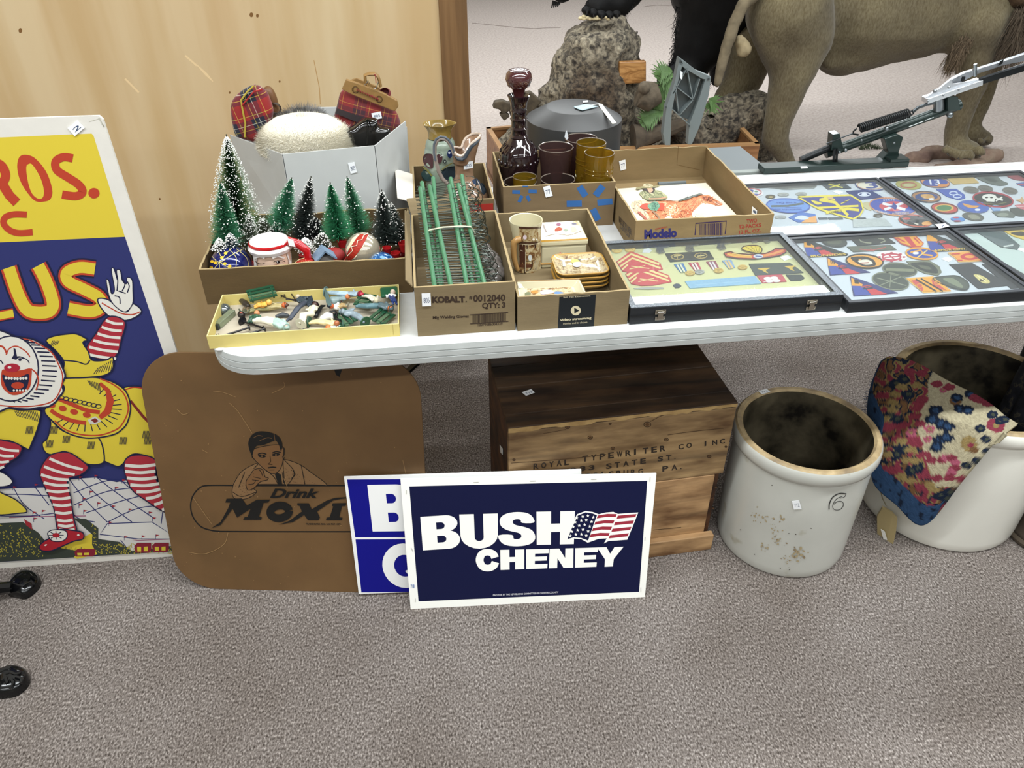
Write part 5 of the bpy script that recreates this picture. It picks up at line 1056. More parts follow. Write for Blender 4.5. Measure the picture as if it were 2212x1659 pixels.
figure('toy figure in dark navy with pale green collar at the tray centre back', (760, 255), (850, 330), (640, 560), '#2f3c44', '#3c424e', Z0+.012, '#b7a68a', wide=1.1, knees=(760, 400))
figure('seated cream-suited toy figure at the tray centre', (985, 360), (930, 480), (810, 600), '#d2cdb4', '#d8d2bb', Z0+.008, '#4a302a', '#2a2022', base='#c8c5b0', knees=(830, 490), wide=1.15)
figure('pale cream toy figure lying along the front edge of the tray', (1275, 605), (1150, 600), (930, 590), '#dccb98', '#d8c896', Z0, '#a5623c', base='#27513f')
figure('pale blue sleeved toy figure at the back with black-ringed arm', (1580, 215), (1450, 220), (1150, 190), '#8fa3ad', '#9bb1bd', Z0+.008, '#7d2431', '#b3243c', knees=(1300, 205), base='#5d7775')
figure('toy figure with dark red skirt near the tray back', (1420, 250), (1320, 290), (1200, 320), '#7b8d8c', '#7d2a28', Z0+.003, '#d07f4e', skirt=True)
figure('blue-grey prone toy figure at the right of the tray', (1355, 450), (1500, 490), (1640, 580), '#7f8e96', '#808f98', Z0+.006, '#87959c', '#7f8e96', base='#27573a', wide=1.2)
figure('silver-blue lying toy figure with red belt and orange face', (1985, 405), (1850, 370), (1560, 370), '#51656b', '#5d7f86', Z0+.007, '#d27038', '#44565a', wide=1.25, knees=(1700, 375))
figure('tiny white-armed toy figure in blue trousers on a green block', (2020, 190), (2000, 250), (2045, 350), '#dfe0de', '#1d3570', Z0+.014, '#cdb7a5', wide=.8, knees=(2030, 300))
figure('white-shirted toy figure with orange face near the tray middle', (1200, 375), (1290, 390), (1400, 370), '#e1dcd0', '#a88d5e', Z0, '#c75f33', '#1d2c3c', wide=.9)
figure('cream sitting toy figure overlapping the silver-blue one', (1800, 300), (1760, 280), (1640, 240), '#d5d2bf', '#cfccb8', Z0+.014, '#cfc6a8', wide=.8)
figure('green toy figure with black and white trim under the pale blue one', (215, 470), (200, 530), (130, 590), '#23553e', '#214834', Z0, '#d0895c', wide=1.1)
figure('small orange-headed toy figure at the tray left edge of the pile', (15, 485), (60, 440), (90, 400), '#4d5040', '#6a5a44', Z0, '#b8573c', '#201a18', wide=.8)
figure('tiny white and pale blue toy figure at the very front of the tray', (1160, 665), (1230, 650), (1330, 640), '#e3e0d8', '#b7cfcd', Z0-.003, '#d8733a', base='#27513f', wide=.7)
# white lump, cards and other bits
def blobby(name, label, pts, z, m, cat, cr=cR, sc=6.144, group=None):
    c = [(atz(*cr(q[0], q[1]), z), q[2]) for q in pts]; return organic(name, [(c[i][0], rp(c[i][1]/sc, c[i][0]), c[i+1][0], rp(c[i+1][1]/sc, c[i+1][0])) for i in range(len(c)-1)], m, None, voxel=.0013, smooth=2, label=label, cat=cat, group=group)
blobby('toy_sheep', 'small white toy sheep lying right of the seated cream figure', [(1090, 540, 45), (1150, 510, 55), (1200, 510, 45), (1225, 530, 26)], Z0, mat('#dcd9d0', .5), 'toy animal')
blobby('toy_animal', 'dark brown toy animal lying at the left of the figure pile', [(-60, 260, 22), (10, 300, 34), (60, 340, 44), (100, 370, 30)], Z0, mat('#332c25', .4, var=.3, vs=200), 'toy animal')
blobby('toy_animal', 'black glossy toy animal behind the seated cream figure', [(1000, 500, 36), (1040, 430, 34), (1070, 380, 24), (1120, 370, 12)], Z0, mat('#17181b', .3), 'toy animal')
blobby('toy_animal', 'dark grey humped toy animal between the figures', [(480, 510, 24), (560, 490, 34), (620, 500, 26)], Z0-.003, mat('#3a3f45', .4), 'toy animal')
blobby('toy_pot', 'small silver-topped brown toy pot near the tray middle', [(1400, 375, 26), (1425, 350, 20), (1425, 325, 10)], Z0, mat('#8f8b78', .35, .4), 'toy pot')
blobby('toy_bird', 'small dark toy standing alone at the tray front', [(835, 690, 16), (838, 655, 13), (842, 640, 6)], Z0-.004, mat('#3b3c45', .5), 'toy animal')
b = B(); q = [atz(*cR(*k), Z0+.012) for k in ((1845, 125), (2075, 95), (2092, 205), (1860, 245))]; b.prism(q, (0, 0, -.006)); obj('toy_block', b, mat('#1d5238', .3), None, bevel=.003, label='green rounded toy block at the tray back right corner', cat='toy block')
b = B(); q = [atz(*cR(*k), Z0+.014) for k in ((800, 270), (945, 230), (975, 330), (890, 370), (850, 320))]; b.prism(q, (0, 0, -.004)); obj('toy_card', b, mat('#26303a', .4, var=.6, vs=160), None, bevel=.001, label='dark mottled toy piece behind the seated cream figure', cat='toy block')
b = B(); q = [atz(*cR(*k), Z0+.016) for k in ((1098, 125), (1115, 130), (1190, 340), (1165, 370), (1130, 330))]; b.prism(q, (.003, .002, -.004)); obj('toy_plate', b, mat('#5b7271', .35, .3), None, bevel=.001, label='blue-grey upright toy plate at the back of the tray', cat='toy block')
t = thing('toy_chair', 'black wire toy chair lying at the back of the tray', 'toy chair', atz(*cR(640, 260), Z0)); b = B()
for l in ([(535, 230), (600, 270), (730, 310)], [(670, 210), (740, 310)], [(545, 250), (580, 215), (590, 260)], [(600, 285), (700, 290), (740, 300)]): b.tube([atz(*cR(*q), Z0+.008) for q in l], .0014, 6)
obj('frame', b, mat('#2b2422', .4), t, smooth=True)
t = thing('toy_chair', 'black ringed toy chair right of the white toy sheep', 'toy chair', atz(*cR(1250, 490), Z0)); b = B()
for l in ([(1180, 455), (1260, 445), (1275, 500), (1240, 560)], [(1230, 480), (1250, 540), (1330, 560)], [(1180, 455), (1230, 480), (1275, 460)]): b.tube([atz(*cR(*q), Z0+.004) for q in catmull(l, False, 4)], .0018, 6)
obj('frame', b, mat('#16171a', .35), t, smooth=True)
# black lamp posts, metal stamp and dome at the tray's left
def tl(q, z): return atz(*cT(*q), z)
for n_, (a, bb, lab) in enumerate((((400, 628), (790, 500), 'black toy lamp post lying at the front left of the tray'), ((690, 400), (1010, 500), 'black toy lamp post with round foot, pointing right'), ((760, 610), (1040, 520), 'black toy lamp post nearest the tray front edge'))):
    A, Bb = tl(a, Z0-.003), tl(bb, Z0); t = thing('toy_lamp_post', lab, 'toy lamp', A); d = (Bb-A).normalized(); M_ = d.to_track_quat('Z', 'Y').to_matrix()
    b = B(); b.tube([A, Bb], [.0022, .0018], 10); obj('post', b, mat('#131217', .3), t, smooth=True)
    E_ = A if n_ == 1 else Bb; b = B(); b.lathe([(.001, -.001), (.009 if n_ == 1 else .006, -.001), (.009 if n_ == 1 else .006, .001), (.003, .002), (.001, .003)], E_, 18, M=M_); obj('foot', b, mat('#131217', .3), t, smooth=True)
t = thing('metal_stamp', 'square green-grey metal bar at the left of the tray', 'metal bar', tl((420, 380), Z0-.006)); b = B(); b.bar(tl((290, 470), Z0-.002), tl((540, 250), Z0-.002), .0125, .0115); obj('bar', b, mat('#8b957c', .35, .5, var=.2, vs=90), t, bevel=.001)
b = B(); b.bar(tl((282, 478), Z0-.002), tl((262, 496), Z0-.002), .0118, .0108); obj('end_cap', b, mat('#3a4145', .3, .5), t, bevel=.001)
t = thing('glass_marble', 'clear grey domed glass piece at the left end of the tray', 'glass piece', tl((395, 200), Z0-.008)); c = tl((395, 200), Z0-.002); b = B(); b.ball(c, (.0125, .0145, .010), 20); obj('dome', b, mat('#6c7679', .08, .6, coat=1), t, smooth=True)
b = B(); b.lathe([(.012, -.001), (.0138, 0), (.012, .001)], c+V((0, 0, -.004)), 24, sy=1.14); obj('edge_ring', b, mat('#454b4c', .3, .5), t, smooth=True)
# ================================================================== white box contents
def fur(name, m, c, rad, n, L, parent, mat_, seed=0, squish=.0, up=.0, zmin=None):
    rn = random.Random(seed); b = B(); c = V(c); b.flat = True
    for i in range(n):
        z = 1-2*(i+.5)/n; a = i*2.39996; q = math.sqrt(max(0, 1-z*z)); d = V((q*math.cos(a), q*math.sin(a), z))
        if zmin is not None and z < zmin: continue
        p0 = c+V((d.x*rad[0], d.y*rad[1], d.z*rad[2])); e = p0+(d+V((rn.uniform(-.5, .5), rn.uniform(-.5, .5), rn.uniform(-.4, .6)+up)))*L*rn.uniform(.5, 1.1)
        w_ = d.cross(V((rn.random(), rn.random(), rn.random()))).normalized()*.0007; k = len(b.v); b.v += [p0-w_, p0+w_, e]; b.f.append((k, k+1, k+2)); b.m.append(0)
    return obj(name, b, mat_, parent, kind='stuff')
t = thing('fur_hat', 'round cream fur hat with grey tuft in the white card box', 'hat', (-.2, .60, T+.05))
c = aty(*cA(1040, 770), .60); rx = rp(445/4.366, c)
cream = mat('#e4decd', .95, var=.05, vs=25, sheen=.3)
b = B(); b.lathe([(.001, -.045), (rx*.86, -.045), (rx*.98, -.03), (rx*.97, -.01), (rx*.90, .012), (rx*.78, .030), (rx*.58, .044), (rx*.35, .050), (rx*.15, .049), (.001, .047)], c, 44, sy=.62); obj('crown', b, cream, t, smooth=True)
fur('fur_pile', None, c+V((0, 0, -.012)), (rx*.97, rx*.61, .056), 30000, .009, t, cream, 2, zmin=-.35)
c2_ = aty(*cA(1010, 555), .67); gm = mat('#7d7c7b', .95, var=.75, vs=55)
fur('grey_fur_tuft', None, c2_+V((0, 0, -.012)), (.05, .03, .018), 5000, .014, t, gm, 5, up=.3)['label'] = 'grey and white fur trim behind the crown'
# tartan cap
t = thing('tartan_hat', 'red and navy tartan hat standing up at the left of the white box', 'hat', aty(*cA(560, 800), .68))
pts = [(345, 500), (350, 440), (400, 370), (480, 310), (560, 280), (610, 290), (680, 340), (720, 430), (745, 530), (720, 640), (640, 740), (590, 810), (500, 790), (400, 760), (360, 640)]
tm = plaid_mat('tartan_a', 15, '#8f1c1b', '#15172c', (0, .25, 0))
def pillow(name, pts, Y, th, m, parent, cr=cA, tilt=0, smooth=True, lab=None):
    """stuffed cloth shape: outline at its own depth, bulging front and back"""
    o = catmull(pts, True, 4) if smooth else pts; P_ = [aty(*cr(*q), Y) for q in o]; c_ = sum(P_, V())/len(P_); n = len(P_); b = B()
    rings = [(1, 0), (.985, .35), (.92, .65), (.78, .86), (.5, .97), (.2, 1)]
    for sg in (1, -1):
        o0 = len(b.v)
        for s_, d in rings: b.v += [c_.lerp(q, s_)+V((0, -sg*th*d, 0)) for q in P_]
        for k in range(len(rings)-1):
            for i in range(n): b.f.append((o0+k*n+i, o0+k*n+(i+1) % n, o0+(k+1)*n+(i+1) % n, o0+(k+1)*n+i)); b.m.append(0)
        b.f.append(tuple(o0+(len(rings)-1)*n+i for i in range(n))); b.m.append(0)
    return obj(name, b, m, parent, smooth=True, label=lab, angle=60)
pillow('crown', pts, .68, .022, tm, t)
b = B(); sp = [aty(*cA(*q), .657) for q in ((560, 285), (500, 340), (440, 420), (455, 520), (480, 640), (475, 770))]; b.tube(sp, .0022, 6); obj('seam', b, mat('#b3a03c', .8), t, smooth=True)
b = B(); sp = [aty(*cA(*q), .655) for q in ((640, 320), (560, 340), (510, 400), (450, 470))]; b.tube(sp, .0018, 6); obj('seam', b, mat('#a3201f', .8), t, smooth=True)
t = thing('brown_bag', 'brown leather bag side behind the tartan cap', 'bag', aty(*cA(720, 600), .72)); pillow('body', [(660, 300), (720, 300), (770, 380), (800, 500), (800, 580), (720, 640), (640, 600), (640, 400)], .72, .014, mat('#6d4a2a', .5, bmp=.2, bs=90), t)
b = B(); b.lathe([(.010, -.002), (.014, 0), (.010, .002)], aty(*cA(765, 500), .704), 20, M=Matrix.Rotation(math.pi/2, 3, 'X')); obj('grommet', b, mat('#3c2a18', .4), t, smooth=True)
# tartan handbag
t = thing('tartan_handbag', 'dark red tartan handbag with tan leather top and loop handle', 'handbag', aty(*cA(1640, 700), .68)); tb = plaid_mat('tartan_b', 16, '#7d2022', '#3f1f2a', (0, -.3, 0), '#b98b3a', '#8f4a36')
pillow('body', [(1390, 330), (1500, 350), (1700, 430), (1880, 510), (1930, 590), (1940, 660), (1870, 720), (1700, 790), (1500, 830), (1330, 740), (1315, 600), (1345, 470)], .68, .024, tb, t)
pf = [(1430, 228), (1500, 250), (1650, 300), (1800, 365), (1910, 425), (1925, 480), (1890, 528), (1700, 455), (1500, 375), (1390, 320)]
tan = mat('#8b6a3b', .5, var=.1, vs=60, bmp=.1, bs=150); b = B(); b.prism([aty(*cA(*q), .650) for q in pf], (0, .012, 0)); obj('leather_top', b, tan, t, bevel=.0015)
b = B(); b.prism([aty(*cA(*q), .70) for q in ((1480, 230), (1530, 215), (1720, 290), (1860, 390), (1840, 420), (1500, 280))], (0, .006, 0)); obj('leather_back', b, tan, t, bevel=.001)
b = B(); L1 = [aty(*cA(*q), .665) for q in ((1640, 285), (1612, 240), (1608, 185), (1650, 172), (1700, 172), (1730, 195), (1745, 240), (1755, 290))]; b.tube(L1, .0105, 12, flat=.35); obj('loop_handle', b, tan, t, smooth=True)
b = B(); L1 = [aty(*cA(*q), .6475) for q in ((1700, 175), (1708, 200), (1712, 260))]; b.tube(L1, .0012, 6); obj('red_piping', b, mat('#8a2226', .6), t)
for q in ((1518, 322), (1742, 412)):
    b = B(); b.lathe([(.0045, -.001), (.0062, -.002), (.0075, 0)], aty(*cA(*q), .6485), 18, M=Matrix.Rotation(math.pi/2, 3, 'X')); obj('grommet', b, mat('#4a3526', .3, .6), t, smooth=True)
b = B(); n = 30
for i in range(13):
    f = i/12; q = aty(*cA(1535+f*195, 325+f*85), .6465); b.ball(q, (.0014, .0014, .0032), 6)
obj('laced_cord', b, mat('#7d2024', .6), t, smooth=True, kind='stuff')
b = B(); b.tube([aty(*cA(*q), .655) for q in ((1590, 300), (1640, 235), (1650, 265))], .001, 6); b.tube([aty(*cA(*q), .645) for q in ((1735, 250), (1710, 310), (1690, 305))], .0012, 6); obj('metal_ring', b, mat('#c8c8c6', .2, 1), t, smooth=True)
b = B(); b.lathe([(.001, 0), (.012, .003), (.014, .012), (.010, .018)], aty(*cA(1800, 380), .67), 18, M=Matrix.Rotation(.8, 3, 'X')); obj('tassel_roll', b, mat('#6b2226', .7), t, smooth=True)
b = B(); b.prism([aty(*cA(*q), .652) for q in ((1345, 500), (1600, 590), (1560, 640), (1330, 545))], (0, .003, 0)); obj('pocket_band', b, mat('#2c2326', .7), t)
sticker(t, Plane((0, .6535, 0), (1, .6535, 0), (0, .6535, 1)), [(1668, 545), (1756, 527), (1770, 590), (1684, 606)], cA, '805')
# black patent bag
t = thing('patent_bag', 'shiny black patent bag in front of the tartan handbag', 'handbag', aty(*cA(1640, 830), .60)); pm_ = mat('#08080a', .06, coat=1, bmp=.12, bs=18)
pillow('body', [(1600, 590), (1720, 600), (1740, 660), (1850, 700), (1800, 800), (1700, 850), (1520, 850), (1440, 760), (1430, 700), (1500, 660)], .60, .022, pm_, t)
b = B(); b.tube([aty(*cA(*q), .577) for q in ((1625, 600), (1635, 660), (1630, 740), (1625, 840))], .0022, 8); b.tube([aty(*cA(*q), .58) for q in ((1645, 605), (1655, 650), (1690, 720))], .0014, 8); obj('piping', b, pm_, t, smooth=True)
# ================================================================== green racks in the glove carton
def racks():
    t = thing('wire_rack_bundle', 'banded bundle of green-posted wire racks leaning in the glove carton', 'wire racks', (.06, .2, T+.004)); gr = mat('#437755', .35, var=.12, vs=60); st = mat('#666d66', .35, .8)
    zf = T+.095
    front = [((92, 585), (196, 1300), 0), ((158, 570), (315, 1300), 1), ((300, 570), (430, 1300), 2), ((365, 560), (560, 1300), 3)]
    back = [((104, 545), (232, 1290), 0), ((185, 512), (246, 1290), 0), ((310, 515), (472, 1290), 1), ((390, 495), (520, 1290), 2)]
    lines = []
    for li, (L, Yt, off) in enumerate(((front, .34, 0.0), (back, .37, .03))):
        for (a, c_, k) in L:
            pt = aty(*cC(*a), Yt); pb = aty(*cC(*c_), .045+off); pb.z = max(pb.z, T+.012)
            b = B(); d = (pt-pb); pts = []; rr = []
            for i in range(25):
                q = pb+d*(i/24); pts.append(q); rr.append(.0045)
            b.tube(pts, rr, 10); obj('green_post', b, gr, t, smooth=True); lines.append((pb, pt, li))
    A = lines[0]; D = lines[3]
    for li in (0, 1):
        LL = [l for l in lines if l[2] == li]; a, c_ = LL[0], LL[-1]; bw = B(); bl = B()
        for i in range(19):
            f = .03+i/19.5; p0 = a[0].lerp(a[1], f); p1 = c_[0].lerp(c_[1], f); dd = (p1-p0).normalized(); up = V((0, 0, .004*(-1 if li else 1)))
            for dz in (0, .007):
                o_ = V((0, .004, -.006+dz)); bw.tube([p0-dd*.012+o_, p1+dd*.004+o_], .0009, 5)
            e = p1+dd*.004; R_ = .013+.004*math.sin(i*1.7+li); pts = []
            for k in range(15):
                an = -math.pi*.75+k/14*math.pi*1.5; pts.append(e+dd*(R_*.9+R_*math.cos(an))+V((0, .5, -.85)).normalized()*(R_*math.sin(an))+V((0, 0, -.02*li*k/14)))
            bl.tube(pts, .00085, 5)
            pts2 = [q+V((.004, 0, -.03-.01*math.sin(i)))-V((0, .004, 0)) for q in pts]; bl.tube(pts2, .00085, 5)
        obj('cross_wires', bw, st, t, kind='stuff'); obj('wire_loops', bl, st, t, kind='stuff')
    b = B(); bp = [aty(*cC(*q), Y) for q, Y in (((118, 915), .2), ((160, 885), .2), ((260, 865), .2), ((380, 858), .2), ((455, 862), .2), ((485, 910), .205))]; b.tube([V(q) for q in bp], .0024, 8, flat=.5); obj('rubber_band', b, mat('#b8b79f', .7), t, smooth=True)
    b = B(); rn = random.Random(9)
    t2 = thing('bubble_bag', 'crumpled clear plastic bag with red print in the glove carton', 'bag', (.12, .16, T+.01))
    pts = [aty(*cC(*q), Y) for q, Y in (((560, 900), .25), ((600, 1010), .22), ((640, 1120), .18), ((620, 1200), .15))]
    organic('bag', [(pts[0]-V((0, 0, .04)), .012, pts[1]-V((0, 0, .03)), .02), (pts[1]-V((0, 0, .03)), .02, pts[2]-V((0, 0, .03)), .022), (pts[2]-V((0, 0, .03)), .022, pts[3]-V((0, 0, .03)), .014)], mat('#77706c', .25, coat=.6, var=.4, vs=90), t2, voxel=.003, smooth=1, disp=.004, dscale=60)
racks()
# ================================================================== pottery
def vase():
    c = aty(*cO(540, 285), .60); t = thing('pottery_vase', 'green-grey glazed vase with ruffled ochre mouth and painted flowers', 'vase', (c.x, .60, T+.003)); S_ = lambda px: rp(px/7.9, c)
    m1 = ramp_mat('vase_glaze', 20, [(.3, '#7c8a7a'), (.7, '#96a394')], .15, coat=.6); oc = ramp_mat('vase_ochre', 24, [(.3, '#75602c'), (.7, '#9c8245')], .15, coat=.6)
    zt = c.z; R = [(S_(190), T+.003), (S_(265), T+.02), (S_(300), zt-S_(1000)), (S_(310), zt-S_(800)), (S_(295), zt-S_(560)), (S_(270), zt-S_(430)), (S_(255), zt-S_(410)), (S_(262), zt-S_(380)), (S_(240), zt-S_(300)), (S_(205), zt-S_(250))]
    b = B(); b.lathe([(.001, T+.003)]+R, (c.x, c.y, 0), 48); obj('body', b, m1, t, smooth=True, angle=60)
    b = B(); b.lathe([(S_(205), zt-S_(250)), (S_(195), zt-S_(180)), (S_(215), zt-S_(90)), (S_(275), zt-S_(10)), (S_(285), zt), (S_(268), zt-S_(5)), (S_(200), zt-S_(90)), (S_(170), zt-S_(200)), (.001, zt-S_(330))], (c.x, c.y, 0), 60, sy=.75, wob=lambda a, i, q: 1+(.05*math.cos(a*5+.6) if 2 < i < 7 else 0)); obj('ruffled_mouth', b, oc, t, smooth=True, label='ruffled ochre mouth')
    cc = Cyl((c.x, c.y, 0), S_(312)); p = Print(cc, cO, eps=.0005)
    p.blob([(265, 870), (300, 815), (370, 805), (430, 830), (440, 960), (430, 1050), (370, 1060), (310, 1010), (270, 950)], '#4b2f33').blob([(510, 820), (580, 830), (600, 880), (570, 960), (510, 960)], '#4b2f33')
    p.blob([(590, 1110), (680, 1060), (810, 1030), (815, 1180), (760, 1240), (650, 1250), (590, 1180)], '#2c3a44').blob([(240, 1130), (300, 1080), (380, 1130), (420, 1250), (300, 1270), (250, 1220)], '#2e4546')
    p.line([(270, 1030), (340, 1090), (420, 1190)], 26, '#7d7a3f', True).line([(590, 1080), (680, 1010), (780, 960)], 16, '#8a8245', True).line([(580, 1100), (700, 1040), (815, 1025)], 14, '#141a20', True)
    p.ell(725, 810, 45, 72, '#1c2c5a').ell(640, 940, 28, 34, '#20242c').line([(480, 775), (560, 790), (600, 840)], 6, '#20242c', True).up(); p.ell(715, 790, 20, 22, '#cdd6e0').ell(640, 940, 14, 18, '#a9b5a6').line([(560, 850), (620, 835)], 8, '#dfe5e0'); p.done('flowers_and_highlight', t)  # pale dot on the navy oval is a painted glaze highlight
    m_ = Y = None
def pitcher():
    c = aty(*cO(970, 1150), .52); t = thing('glazed_pitcher', 'tan and slate swan-necked pitcher with tall loop handle and price tag', 'pitcher', (c.x, c.y, T+.003)); S_ = lambda px: rp(px/7.9, c)
    tn = ramp_mat('pitcher_glaze', 26, [(.3, '#80624a'), (.7, '#9c7e66')], .2, coat=.6); zz = lambda y: aty(*cO(970, y), c.y).z
    b = B(); prof = [(.001, T+.003), (.03, T+.003), (.045, T+.02), (S_(420), zz(1560)), (S_(330), zz(1400)), (S_(200), zz(1260)), (S_(160), zz(1200)), (S_(155), zz(1100)), (S_(165), zz(950)), (S_(185), zz(840))]; b.lathe(prof, (c.x, c.y, 0), 40); obj('body', b, tn, t, smooth=True, angle=60)
    # rim loop of the flared spout, traced back edge then front edge, lofted up from the neck
    loop = [(1255, 485, .525), (1230, 465, .545), (1150, 462, .56), (1050, 492, .565), (975, 560, .56), (945, 640, .555), (925, 705, .55), (880, 710, .54), (820, 690, .53), (775, 700, .515), (790, 765, .50), (850, 830, .49), (930, 850, .485), (990, 800, .485), (1040, 690, .49), (1120, 605, .495), (1210, 545, .505)]
    L3 = [aty(*cO(x, y), Y) for x, y, Y in loop]; n = 51; m_ = len(L3); rim = []
    for k in range(n): f = k/n*m_; i = int(f); rim.append(L3[i].lerp(L3[(i+1) % m_], f-i))
    for _ in range(2): rim = [(rim[k-1]+rim[k]*2+rim[(k+1) % n])/4 for k in range(n)]
    ring = [V((c.x+S_(165)*math.cos(2*math.pi*k/n), c.y+S_(165)*math.sin(2*math.pi*k/n), zz(950))) for k in range(n)]; b = B()
    for j in range(8):
        f = j/7; g_ = f**1.3
        for k in range(n): q = ring[k].lerp(rim[k], g_); q.z = ring[k].z+(rim[k].z-ring[k].z)*f; b.v.append(q)
    for j in range(7):
        for k in range(n): b.f.append((j*n+k, j*n+(k+1) % n, (j+1)*n+(k+1) % n, (j+1)*n+k)); b.m.append(0)
    o = obj('spout', b, tn, t, smooth=True, angle=60); md = o.modifiers.new('s', 'SOLIDIFY'); md.thickness = .003
    b = B(); b.tube(rim, S_(22), 8, closed=True); obj('lip', b, mat('#c4b3a3', .2, coat=.5), t, smooth=True, label='pale lip rolled round the spout')
    b = B(); b.tube([aty(*cO(x, y), .478) for x, y in ((810, 850), (860, 895), (930, 905), (990, 865), (1040, 770), (1100, 680), (1180, 620), (1235, 560))], [S_(14), S_(30), S_(34), S_(34), S_(32), S_(30), S_(26), S_(12)], 8); obj('slate_band', b, mat('#39414a', .2, coat=.5), t, smooth=True, label='slate wavy band')
    H = [(800, 820), (760, 690), (700, 600), (640, 555), (560, 545), (500, 590), (465, 680), (465, 820), (490, 960), (540, 1120), (600, 1240), (680, 1310)]
    hp = [aty(*cO(*q), .50) for q in H]; b = B(); b.tube(hp, [S_(34)]*len(hp), 12); obj('handle', b, mat('#8e827a', .2, coat=.5), t, smooth=True); b = B(); b.tube([aty(*cO(q[0]-(10 if i > 4 else 0), q[1]-32), .497) for i, q in enumerate(H[:9])], S_(20), 8); obj('handle_stripe', b, mat('#586069', .2, coat=.5), t, smooth=True)
    cc = Cyl((c.x, c.y, 0), S_(330)); p = Print(Cyl((c.x, c.y, 0), S_(350)), cO, eps=.001)
    p.blob([(1110, 1260), (1180, 1230), (1240, 1290), (1200, 1340), (1130, 1320)], '#41506a').blob([(1220, 1330), (1290, 1310), (1350, 1440), (1300, 1500), (1240, 1420)], '#2f3a44').line([(1180, 1250), (1230, 1340), (1260, 1450)], 14, '#cfc9bd', True); p.done('painted_leaves', t)
    sticker(t, Plane((c.x+.005, c.y-S_(172), 0), (c.x+.05, c.y-S_(160), 0), (c.x+.005, c.y-S_(172), 1)), [(965, 955), (1118, 930), (1120, 1050), (962, 1075)], cO, '805')
vase(); pitcher()
# ================================================================== pottery in the parcel box
VZ = T+.0035
scene_m = ramp_mat('transfer_scene', 75, [(.3, '#4a3020'), (.42, '#8a6640'), (.5, '#b8a47a'), (.6, '#cbbd9a'), (.72, '#6c5a48')], .2, None, 5, 0, coat=.5, distort=1.2)
creamc = mat('#cbc3a2', .2, coat=.5)
def mug():
    c0 = aty(*cC(850, 810), .27); S_ = lambda px: rp(px/3.318, c0); zt = c0.z; c = V((c0.x, .27, VZ)); r = S_(121); t = thing('pottery_mug', 'tall cream and brown transfer-printed mug with tan handle', 'mug', c)
    bs = aty(*cC(862, 1190), .27-r*.9).z
    H = zt-VZ; b = B(); b.lathe([(.001, 0), (r*.70, 0), (r*.72, .003), (r*.75, H*.4), (r*.85, H*.75), (r, H*.98), (r, H), (r*.93, H-.001), (r*.82, H*.7), (r*.7, .008), (.001, .008)], c, 48); obj('body', b, creamc, t, smooth=True, angle=50)
    cc = Cyl((c.x, c.y, 0), r*.86)
    class Con:
        def hit(s, x, y, off=0):
            q = Cyl((c.x, c.y, 0), r*.86).hit(x, y); f = min(1, max(0, (q.z-c.z)/H)); rr = r*(.72+.03*f/.4 if f < .4 else .75+.1*(f-.4)/.35 if f < .75 else .85+.15*(f-.75)/.23)+off+.0006; return Cyl((c.x, c.y, 0), rr).hit(x, y)
    p = Print(Con(), cQ, eps=.0005)
    def grid(x0, x1, y0, y1, m_):
        n = 6
        for i in range(n): a, bb = x0+(x1-x0)*i/n, x0+(x1-x0)*(i+1)/n; [p.poly([(a, y0+(y1-y0)*j/6+10*math.sin((i)/n*3.1)), (bb, y0+(y1-y0)*j/6+10*math.sin((i+1)/n*3.1)), (bb, y0+(y1-y0)*(j+1)/6+10*math.sin((i+1)/n*3.1)), (a, y0+(y1-y0)*(j+1)/6+10*math.sin(i/n*3.1))], m_) for j in range(6)]
    grid(300, 655, 380, 1100, scene_m); p.up(); grid(300, 650, 365, 395, mat('#4b2f22', .3)); p.poly([(440, 460), (610, 450), (610, 560), (440, 585)], mat('#8f6430', .3)).poly([(310, 650), (400, 640), (400, 960), (310, 970)], mat('#4a2a20', .3)).poly([(425, 650), (570, 640), (570, 700), (425, 720)], mat('#3c241c', .3)); grid(300, 650, 595, 640, mat('#4b3426', .3)); grid(310, 520, 960, 1010, mat('#5a3424', .3)); p.up()
    p.line([(320, 738), (410, 775), (405, 1090)], 8, '#d8cdb0').line([(410, 920), (515, 910), (515, 1000), (480, 1060)], 9, '#231a16').line([(385, 1000), (395, 1110)], 9, '#231a16').line([(415, 1080), (500, 1040)], 8, '#231a16').ell(397, 535, 30, 36, '#e3d3dc').ell(535, 570, 18, 18, '#efe8da').ell(585, 570, 14, 14, '#efe8da').line([(320, 640), (480, 655), (650, 620)], 7, '#e5dcbc', True).ell(480, 860, 30, 50, '#cfd3d0'); p.done('transfer_print', t, label='brown tavern scene print')
    b = B(); hp = [aty(*cQ(*q), .27-r*.8) for q in ((335, 560), (280, 570), (225, 610), (215, 720), (225, 860), (255, 980), (290, 1060))]; b.tube(hp, [S_(24), S_(26), S_(24), S_(22), S_(21), S_(18), S_(13)], 12); obj('handle', b, mat('#a9824f', .2, coat=.5), t, smooth=True)
mug()
